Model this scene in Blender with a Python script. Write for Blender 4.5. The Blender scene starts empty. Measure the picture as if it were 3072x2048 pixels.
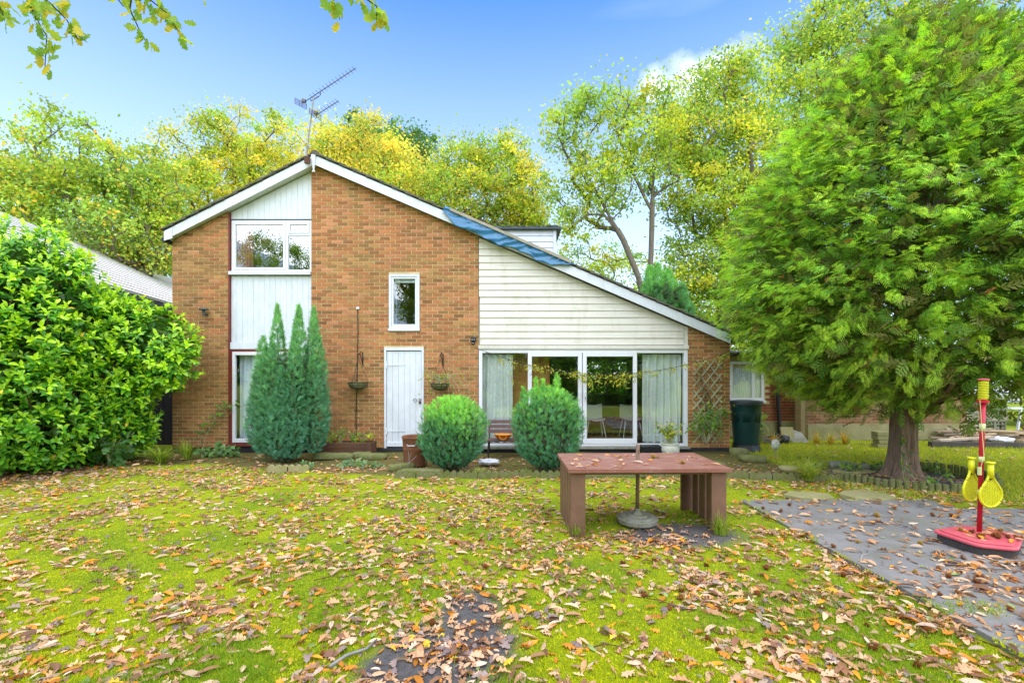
import bpy, math, random
import numpy as np
from mathutils import Vector, Matrix

# ---------------------------------------------------------------- camera, sky, sun, exposure
F, CX, HZ, CH = 1450.0, 1536.0, 1117.0, 1.68      # lens in photo pixels, centre column, horizon row, eye height
scene = bpy.context.scene
C = scene.collection
cam_d = bpy.data.cameras.new("camera"); cam = bpy.data.objects.new("camera", cam_d); C.objects.link(cam)
cam.location = (0, 0, CH); cam.rotation_euler = (math.radians(90), 0, 0)
cam_d.sensor_width = 36; cam_d.sensor_fit = 'HORIZONTAL'; cam_d.lens = 36 * F / 3072
cam_d.shift_y = (HZ - 1024) / 3072; cam_d.clip_start = 0.05; cam_d.clip_end = 2000
scene.camera = cam

SUN_AZ, SUN_EL = math.radians(172), math.radians(61)   # behind the camera, a little to the right
w = bpy.data.worlds.new("World"); scene.world = w; w.use_nodes = True
wn, wl = w.node_tree.nodes, w.node_tree.links
wn.clear()
wo = wn.new('ShaderNodeOutputWorld'); bg = wn.new('ShaderNodeBackground'); sky = wn.new('ShaderNodeTexSky')
sky.sky_type = 'NISHITA'; sky.sun_disc = False; sky.sun_elevation = SUN_EL; sky.sun_rotation = SUN_AZ
sky.altitude = 50; sky.air_density = 1.0; sky.dust_density = 0.1; sky.ozone_density = 4.0
bg.inputs['Strength'].default_value = 0.15
def wnode(t, **k):
    n = wn.new(t)
    for a, b in k.items(): setattr(n, a, b)
    return n
tc = wnode('ShaderNodeTexCoord')
# thin high cloud spread over the whole sky
mp = wnode('ShaderNodeMapping'); mp.inputs['Scale'].default_value = (1.2, 2.2, 5.0); mp.inputs['Rotation'].default_value = (0.2, 0.35, 0.5)
wl.new(tc.outputs['Generated'], mp.inputs['Vector'])
nz = wnode('ShaderNodeTexNoise'); nz.inputs['Scale'].default_value = 1.6; nz.inputs['Detail'].default_value = 8; nz.inputs['Distortion'].default_value = 0.6
wl.new(mp.outputs['Vector'], nz.inputs['Vector'])
rp = wnode('ShaderNodeMapRange'); rp.inputs['From Min'].default_value = 0.42; rp.inputs['From Max'].default_value = 0.85
rp.inputs['To Max'].default_value = 0.34
wl.new(nz.outputs['Fac'], rp.inputs['Value'])
# milky air low down
sp = wnode('ShaderNodeSeparateXYZ'); wl.new(tc.outputs['Generated'], sp.inputs[0])
hz = wnode('ShaderNodeMapRange'); hz.inputs['From Min'].default_value = 0.0; hz.inputs['From Max'].default_value = 0.66
hz.inputs['To Min'].default_value = 0.80; hz.inputs['To Max'].default_value = 0.0
wl.new(sp.outputs['Z'], hz.inputs['Value'])
# one small white cumulus
cd = Vector((0.375, 1, 0.605)).normalized()
sb = wnode('ShaderNodeVectorMath', operation='SUBTRACT'); sb.inputs[1].default_value = cd
wl.new(tc.outputs['Generated'], sb.inputs[0])
ms = wnode('ShaderNodeVectorMath', operation='MULTIPLY'); ms.inputs[1].default_value = (12.0, 12.0, 26.0)
wl.new(sb.outputs[0], ms.inputs[0])
ln = wnode('ShaderNodeVectorMath', operation='LENGTH'); wl.new(ms.outputs[0], ln.inputs[0])
n2 = wnode('ShaderNodeTexNoise'); n2.inputs['Scale'].default_value = 14; n2.inputs['Detail'].default_value = 7
wl.new(tc.outputs['Generated'], n2.inputs['Vector'])
ad = wnode('ShaderNodeMath', operation='MULTIPLY_ADD'); ad.inputs[1].default_value = 2.2; ad.inputs[2].default_value = -1.1
wl.new(n2.outputs['Fac'], ad.inputs[0])
a2 = wnode('ShaderNodeMath', operation='ADD'); wl.new(ln.outputs['Value'], a2.inputs[0]); wl.new(ad.outputs[0], a2.inputs[1])
cr = wnode('ShaderNodeMapRange'); cr.inputs['From Min'].default_value = 1.25; cr.inputs['From Max'].default_value = 0.35; cr.inputs['To Max'].default_value = 1.0
wl.new(a2.outputs[0], cr.inputs['Value'])
m1 = wnode('ShaderNodeMath', operation='MAXIMUM'); wl.new(rp.outputs[0], m1.inputs[0]); wl.new(hz.outputs[0], m1.inputs[1])
m2 = wnode('ShaderNodeMath', operation='MAXIMUM'); wl.new(m1.outputs[0], m2.inputs[0]); wl.new(cr.outputs[0], m2.inputs[1])
mx = wnode('ShaderNodeMix', data_type='RGBA'); mx.inputs['B'].default_value = (2.5, 2.75, 3.3, 1)
wl.new(m2.outputs[0], mx.inputs['Factor']); hs = wnode('ShaderNodeHueSaturation'); hs.inputs['Hue'].default_value = 0.506; hs.inputs['Saturation'].default_value = 1.30; hs.inputs['Value'].default_value = 0.62; wl.new(sky.outputs[0], hs.inputs['Color']); wl.new(hs.outputs[0], mx.inputs['A'])
wl.new(mx.outputs['Result'], bg.inputs['Color']); wl.new(bg.outputs[0], wo.inputs[0])

sun_d = bpy.data.lights.new("sun", 'SUN'); sun = bpy.data.objects.new("sun", sun_d); C.objects.link(sun)
sun_d.energy = 1.6; sun_d.angle = math.radians(110); sun_d.color = (1.0, 0.95, 0.86)
sdir = Vector((math.sin(SUN_AZ) * math.cos(SUN_EL), math.cos(SUN_AZ) * math.cos(SUN_EL), math.sin(SUN_EL)))
sun.rotation_euler = sdir.to_track_quat('Z', 'Y').to_euler(); sun.location = (0, 0, 30)
vs = scene.view_settings
scene.display_settings.display_device = 'sRGB'
vs.view_transform = 'Standard'; vs.look = 'None'; vs.exposure = 2.0; vs.gamma = 1; vs.use_curve_mapping = False
scene.cycles.max_bounces = 6; scene.cycles.transparent_max_bounces = 12; scene.cycles.diffuse_bounces = 3
scene.cycles.glossy_bounces = 3; scene.cycles.transmission_bounces = 4; scene.cycles.use_denoising = True; scene.cycles.denoiser = 'OPENIMAGEDENOISE'; scene.cycles.denoising_input_passes = 'RGB_ALBEDO_NORMAL'; scene.cycles.denoising_prefilter = 'NONE'

# ---------------------------------------------------------------- helpers
rnd = random.Random(11)
rng = np.random.default_rng(11)
TAU = math.tau
def P(px, py, Y): return Vector(((px - CX) * Y / F, Y, CH + (HZ - py) * Y / F))      # a surveyed point at depth Y
def GY(py): return CH * F / (py - HZ)                                               # depth of a ground point
def G(px, py):
    Y = GY(py); return Vector(((px - CX) * Y / F, Y, 0))
def gz(x, y):                                                                       # lie of the lawn
    return 0.012 * np.sin(1.7 * x + 0.6 * y) + 0.010 * np.sin(0.9 * y - 2.1 * x + 1.0) + 0.005 * np.sin(5.1 * x + 3.3 * y) + 0.004 * np.sin(6.7 * y - 4.2 * x) - 0.02
def vnoise(p, seed=0):                                                              # cheap smooth noise in [-1, 1], vectorised
    p = np.asarray(p, float); s = seed * 1.37
    return (np.sin(p[..., 0] * 1.9 + p[..., 1] * 1.3 + 2.1 * np.sin(p[..., 2] * 1.1 + s) + s) * np.cos(p[..., 1] * 1.7 - p[..., 2] * 1.5 + 1.7 * np.sin(p[..., 0] * 1.2 + s))
            * 0.65 + 0.35 * np.sin(p[..., 0] * 4.1 - p[..., 2] * 3.7 + s) * np.sin(p[..., 1] * 4.3 + p[..., 2] * 2.9 + s * 2))

WLOC = {}
def link(o, parent=None):
    C.objects.link(o)
    WLOC[o.name] = Vector(o.location)
    if parent is not None:
        o.parent = parent
        o.location = Vector(o.location) - WLOC[parent.name]
    return o
def tag(o, label, cat, group=None):
    o['label'] = label; o['category'] = cat; o['kind'] = 'thing'
    if group: o['group'] = group
    return o
def thing(name, label, cat, loc=(0, 0, 0), group=None):
    o = bpy.data.objects.new(name, None); o.empty_display_size = 0.1; o.location = loc
    link(o); return tag(o, label, cat, group)
def inst(name, me, parent=None, loc=(0, 0, 0), M=None):
    o = bpy.data.objects.new(name, me)
    if M is not None:
        o.matrix_world = M
        o.location = M.to_translation()
    else: o.location = loc
    return link(o, parent)

class MB:
    def __init__(s): s.v = []; s.f = []; s.t = []; s.cur = (1, 1, 1)
    def add(s, vs, fs):
        b = len(s.v); s.v += [tuple(q) for q in vs]
        for f in fs: s.f.append(tuple(i + b for i in f)); s.t.append(s.cur)
        return s
    def box(s, x0, x1, y0, y1, z0, z1):
        return s.add([(x0, y0, z0), (x1, y0, z0), (x1, y1, z0), (x0, y1, z0), (x0, y0, z1), (x1, y0, z1), (x1, y1, z1), (x0, y1, z1)],
                     [(3, 2, 1, 0), (4, 5, 6, 7), (0, 1, 5, 4), (1, 2, 6, 5), (2, 3, 7, 6), (3, 0, 4, 7)])
    def obox(s, c, a, b, d):                                  # centre and three half axes
        c, a, b, d = map(Vector, (c, a, b, d))
        q = [c - a - b - d, c + a - b - d, c + a + b - d, c - a + b - d, c - a - b + d, c + a - b + d, c + a + b + d, c - a + b + d]
        return s.add(q, [(3, 2, 1, 0), (4, 5, 6, 7), (0, 1, 5, 4), (1, 2, 6, 5), (2, 3, 7, 6), (3, 0, 4, 7)])
    def bar(s, p, q, w, h, up=(0, 0, 1)):                      # a squared bar from p to q
        p, q = Vector(p), Vector(q); d = q - p; u = Vector(up)
        side = d.cross(u)
        if side.length < 1e-6: side = d.cross(Vector((1, 0, 0)))
        side.normalize(); n = side.cross(d).normalized()
        return s.obox((p + q) / 2, d / 2, side * w / 2, n * h / 2)
    def tube(s, pts, rad, n=8, cap=True):
        pts = [Vector(p) for p in pts]
        if not hasattr(rad, '__len__'): rad = [rad] * len(pts)
        b = len(s.v); ref = Vector((0.31, 0.17, 0.93))
        for i, p in enumerate(pts):
            d = (pts[min(i + 1, len(pts) - 1)] - pts[max(i - 1, 0)])
            if d.length < 1e-9: d = Vector((0, 0, 1))
            d.normalize(); r = ref if abs(d.dot(ref)) < 0.95 else Vector((1, 0, 0))
            u = d.cross(r).normalized(); v = d.cross(u)
            for k in range(n):
                a = TAU * k / n; s.v.append(tuple(p + (u * math.cos(a) + v * math.sin(a)) * rad[i]))
        for i in range(len(pts) - 1):
            for k in range(n):
                s.f.append((b + i * n + k, b + i * n + (k + 1) % n, b + (i + 1) * n + (k + 1) % n, b + (i + 1) * n + k)); s.t.append(s.cur)
        if cap:
            s.f.append(tuple(b + k for k in range(n))[::-1]); s.t.append(s.cur)
            e = b + (len(pts) - 1) * n; s.f.append(tuple(e + k for k in range(n))); s.t.append(s.cur)
        return s
    def lathe(s, prof, cx, cy, n=24, sx=1, sy=1):
        b = len(s.v)
        for r, z in prof:
            for k in range(n):
                a = TAU * k / n; s.v.append((cx + r * sx * math.cos(a), cy + r * sy * math.sin(a), z))
        for i in range(len(prof) - 1):
            for k in range(n):
                s.f.append((b + i * n + k, b + i * n + (k + 1) % n, b + (i + 1) * n + (k + 1) % n, b + (i + 1) * n + k)); s.t.append(s.cur)
        return s
    def pxz(s, poly, y0, y1, y0b=None):                        # polygon in x,z pushed from y0 to y1
        n = len(poly)
        s.add([(x, y0, z) for x, z in poly] + [(x, y1, z) for x, z in poly],
              [tuple(range(n)), tuple(range(2 * n - 1, n - 1, -1))] + [((i + 1) % n, i, n + i, n + (i + 1) % n) for i in range(n)])
        return s
    def pxy(s, poly, z0, z1):
        n = len(poly)
        return s.add([(x, y, z0) for x, y in poly] + [(x, y, z1) for x, y in poly],
                     [tuple(range(n - 1, -1, -1)), tuple(range(n, 2 * n))] + [(i, (i + 1) % n, n + (i + 1) % n, n + i) for i in range(n)])
    def grid(s, fn, nu, nv):
        b = len(s.v)
        for j in range(nv + 1):
            for i in range(nu + 1): s.v.append(tuple(fn(i / nu, j / nv)))
        for j in range(nv):
            for i in range(nu):
                q = b + j * (nu + 1) + i; s.f.append((q, q + 1, q + nu + 2, q + nu + 1)); s.t.append(s.cur)
        return s
    def mesh(s, name, m, smooth=False):
        me = bpy.data.meshes.new(name); me.from_pydata(s.v, [], s.f); me.validate()
        if m: me.materials.append(m)
        if len(me.polygons) == len(s.t):
            at = me.attributes.new("tint", 'FLOAT_COLOR', 'FACE')
            at.data.foreach_set('color', np.c_[np.array(s.t, float), np.ones(len(s.t))].ravel())
        me.polygons.foreach_set('use_smooth', [smooth] * len(me.polygons)); me.update()
        return me
    def build(s, name, m, parent=None, smooth=False, bevel=0.0, solid=0.0):
        o = bpy.data.objects.new(name, s.mesh(name, m, smooth)); link(o)
        if parent is not None:
            o.parent = parent; o.location = -WLOC[parent.name]
        if solid:
            d = o.modifiers.new('solid', 'SOLIDIFY'); d.thickness = solid
        if bevel:
            d = o.modifiers.new('bevel', 'BEVEL'); d.width = bevel; d.segments = 2; d.limit_method = 'ANGLE'
        return o

class Arr:                                                     # big numpy meshes
    def __init__(s): s.V = []; s.L = []; s.T = []; s.K = []; s.n = 0
    def scatter(s, tpl, pos, X, Y, Z, sc, tint):
        tv, tf = tpl; tv = np.asarray(tv, float); k = len(pos)
        if k == 0: return s
        sc = np.broadcast_to(np.asarray(sc, float), (k,))[:, None, None]
        V = pos[:, None, :] + sc * (tv[None, :, 0:1] * X[:, None, :] + tv[None, :, 1:2] * Y[:, None, :] + tv[None, :, 2:3] * Z[:, None, :])
        L = np.concatenate([np.array(f) for f in tf]); T = np.array([len(f) for f in tf])
        off = s.n + np.arange(k)[:, None] * len(tv)
        s.V.append(V.reshape(-1, 3)); s.L.append((L[None, :] + off).ravel()); s.T.append(np.tile(T, k))
        s.K.append(np.repeat(np.asarray(tint, float), len(tf), axis=0)); s.n += k * len(tv)
        return s
    def mesh(s, name, m, smooth=False):
        V = np.concatenate(s.V); L = np.concatenate(s.L); T = np.concatenate(s.T); K = np.concatenate(s.K)
        me = bpy.data.meshes.new(name)
        me.vertices.add(len(V)); me.vertices.foreach_set('co', V.astype(np.float32).ravel())
        me.loops.add(len(L)); me.loops.foreach_set('vertex_index', L.astype(np.int32))
        me.polygons.add(len(T)); st = np.zeros(len(T), np.int32); st[1:] = np.cumsum(T)[:-1]
        me.polygons.foreach_set('loop_start', st)
        me.update(calc_edges=True)
        me.materials.append(m)
        at = me.attributes.new("tint", 'FLOAT_COLOR', 'FACE')
        at.data.foreach_set('color', np.c_[K, np.ones(len(K))].astype(np.float32).ravel())
        if smooth: me.polygons.foreach_set('use_smooth', np.ones(len(T), bool))
        return me
    def build(s, name, m, parent=None, smooth=False):
        o = bpy.data.objects.new(name, s.mesh(name, m, smooth)); link(o)
        if parent is not None: o.parent = parent; o.location = -WLOC[parent.name]
        return o
def unit(v): return v / np.maximum(np.linalg.norm(v, axis=-1, keepdims=True), 1e-9)
def frames(D, N):
    D = unit(D); S = np.cross(D, N); bad = np.linalg.norm(S, axis=1) < 1e-3
    if bad.any(): S[bad] = np.cross(D[bad], [0.3, 0.8, 0.1])
    S = unit(S); return S, D, np.cross(S, D)
def rdir(n):
    v = rng.normal(size=(n, 3)); return unit(v)
def pick(pal, n, w=None):
    pal = np.array(pal, float); i = rng.choice(len(pal), n, p=w); c = pal[i]
    return c * rng.uniform(0.8, 1.2, (n, 1)) * rng.uniform(0.93, 1.07, (n, 3))
def mat4(X, Y, Z, t, s=1.0):
    return Matrix(((X[0] * s, Y[0] * s, Z[0] * s, t[0]), (X[1] * s, Y[1] * s, Z[1] * s, t[1]), (X[2] * s, Y[2] * s, Z[2] * s, t[2]), (0, 0, 0, 1)))
def clip(poly, a, b, c):
    out = []
    for i in range(len(poly)):
        p, q = poly[i], poly[(i + 1) % len(poly)]
        dp, dq = a * p[0] + b * p[1] - c, a * q[0] + b * q[1] - c
        if dp <= 0: out.append(p)
        if dp * dq < 0:
            t = dp / (dp - dq); out.append((p[0] + t * (q[0] - p[0]), p[1] + t * (q[1] - p[1])))
    return out

# ---------------------------------------------------------------- materials
def mat(name, c1, c2=None, scale=6.0, rough=0.6, bump=0.0, bscale=60.0, spec=0.4, metal=0.0, tint=False, dirt=None, dscale=3.0, damt=0.5, stretch=(1, 1, 1), coat=0.0):
    m = bpy.data.materials.new(name); m.use_nodes = True
    n, l = m.node_tree.nodes, m.node_tree.links
    b = n['Principled BSDF']; b.inputs['Roughness'].default_value = rough; b.inputs['Metallic'].default_value = metal
    b.inputs['Specular IOR Level'].default_value = spec; b.inputs['Coat Weight'].default_value = coat
    g = n.new('ShaderNodeTexCoord'); mp = n.new('ShaderNodeMapping'); mp.inputs['Scale'].default_value = stretch
    l.new(g.outputs['Object'], mp.inputs['Vector'])
    t = n.new('ShaderNodeTexNoise'); t.inputs['Scale'].default_value = scale; t.inputs['Detail'].default_value = 6; t.inputs['Roughness'].default_value = 0.65
    l.new(mp.outputs[0], t.inputs['Vector'])
    r = n.new('ShaderNodeMapRange'); r.inputs['From Min'].default_value = 0.32; r.inputs['From Max'].default_value = 0.68
    l.new(t.outputs['Fac'], r.inputs['Value'])
    x = n.new('ShaderNodeMix'); x.data_type = 'RGBA'
    c2 = c2 or tuple(v * 0.75 for v in c1)
    x.inputs['A'].default_value = (*c1, 1); x.inputs['B'].default_value = (*c2, 1); l.new(r.outputs[0], x.inputs['Factor'])
    col = x.outputs['Result']
    if tint:
        a = n.new('ShaderNodeAttribute'); a.attribute_name = 'tint'
        y = n.new('ShaderNodeMix'); y.data_type = 'RGBA'; y.blend_type = 'MULTIPLY'; y.inputs['Factor'].default_value = 1
        l.new(col, y.inputs['A']); l.new(a.outputs['Color'], y.inputs['B']); col = y.outputs['Result']
    if dirt:
        d = n.new('ShaderNodeTexNoise'); d.inputs['Scale'].default_value = dscale; d.inputs['Detail'].default_value = 8; d.inputs['Roughness'].default_value = 0.7
        gg = n.new('ShaderNodeNewGeometry'); dm = n.new('ShaderNodeMapping'); dm.inputs['Scale'].default_value = (1, 1, 0.3); l.new(gg.outputs['Position'], dm.inputs['Vector']); l.new(dm.outputs[0], d.inputs['Vector'])
        e = n.new('ShaderNodeMapRange'); e.inputs['From Min'].default_value = 0.5; e.inputs['From Max'].default_value = 0.75; e.inputs['To Max'].default_value = damt
        l.new(d.outputs['Fac'], e.inputs['Value'])
        y = n.new('ShaderNodeMix'); y.data_type = 'RGBA'; y.inputs['B'].default_value = (*dirt, 1)
        l.new(e.outputs[0], y.inputs['Factor']); l.new(col, y.inputs['A']); col = y.outputs['Result']
    l.new(col, b.inputs['Base Color'])
    if bump:
        q = n.new('ShaderNodeTexNoise'); q.inputs['Scale'].default_value = bscale; q.inputs['Detail'].default_value = 5
        l.new(mp.outputs[0], q.inputs['Vector'])
        k = n.new('ShaderNodeBump'); k.inputs['Strength'].default_value = bump; k.inputs['Distance'].default_value = 0.02
        l.new(q.outputs['Fac'], k.inputs['Height']); l.new(k.outputs[0], b.inputs['Normal'])
    return m
def leafmat(name, rough=0.45, trans=0.35, spec=0.35, gain=1.0, vgain=1.35):
    m = bpy.data.materials.new(name); m.use_nodes = True
    n, l = m.node_tree.nodes, m.node_tree.links
    b = n['Principled BSDF']; b.inputs['Roughness'].default_value = rough; b.inputs['Specular IOR Level'].default_value = spec
    a = n.new('ShaderNodeAttribute'); a.attribute_name = 'tint'
    vg = n.new('ShaderNodeVectorMath'); vg.operation = 'SCALE'; vg.inputs['Scale'].default_value = vgain
    l.new(a.outputs['Color'], vg.inputs[0]); l.new(vg.outputs[0], b.inputs['Base Color'])
    if trans:
        t = n.new('ShaderNodeBsdfTranslucent')
        y = n.new('ShaderNodeMix'); y.data_type = 'RGBA'; y.blend_type = 'MULTIPLY'; y.inputs['Factor'].default_value = 1; y.inputs['B'].default_value = (1.5 * gain, 1.4 * gain, 0.8 * gain, 1)
        l.new(vg.outputs[0], y.inputs['A']); l.new(y.outputs['Result'], t.inputs['Color'])
        s = n.new('ShaderNodeMixShader'); s.inputs[0].default_value = trans
        l.new(b.outputs[0], s.inputs[1]); l.new(t.outputs[0], s.inputs[2]); l.new(s.outputs[0], n['Material Output'].inputs['Surface'])
    return m
def glassmat(name, tintc=(0.9, 0.95, 0.93), refl=0.12):
    m = bpy.data.materials.new(name); m.use_nodes = True
    n, l = m.node_tree.nodes, m.node_tree.links; n.remove(n['Principled BSDF'])
    t = n.new('ShaderNodeBsdfTransparent'); t.inputs[0].default_value = (*tintc, 1)
    g = n.new('ShaderNodeBsdfGlossy'); g.inputs['Roughness'].default_value = 0.0; g.inputs['Color'].default_value = (0.95, 0.97, 1, 1)
    f = n.new('ShaderNodeLayerWeight'); f.inputs['Blend'].default_value = 0.5
    p = n.new('ShaderNodeMath'); p.operation = 'POWER'; p.inputs[1].default_value = 5.0; l.new(f.outputs['Facing'], p.inputs[0])
    a = n.new('ShaderNodeMath'); a.operation = 'MULTIPLY_ADD'; a.use_clamp = True; a.inputs[1].default_value = 0.9; a.inputs[2].default_value = refl; l.new(p.outputs[0], a.inputs[0])
    s = n.new('ShaderNodeMixShader'); l.new(a.outputs[0], s.inputs[0]); l.new(t.outputs[0], s.inputs[1]); l.new(g.outputs[0], s.inputs[2])
    l.new(s.outputs[0], n['Material Output'].inputs['Surface']); return m

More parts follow.
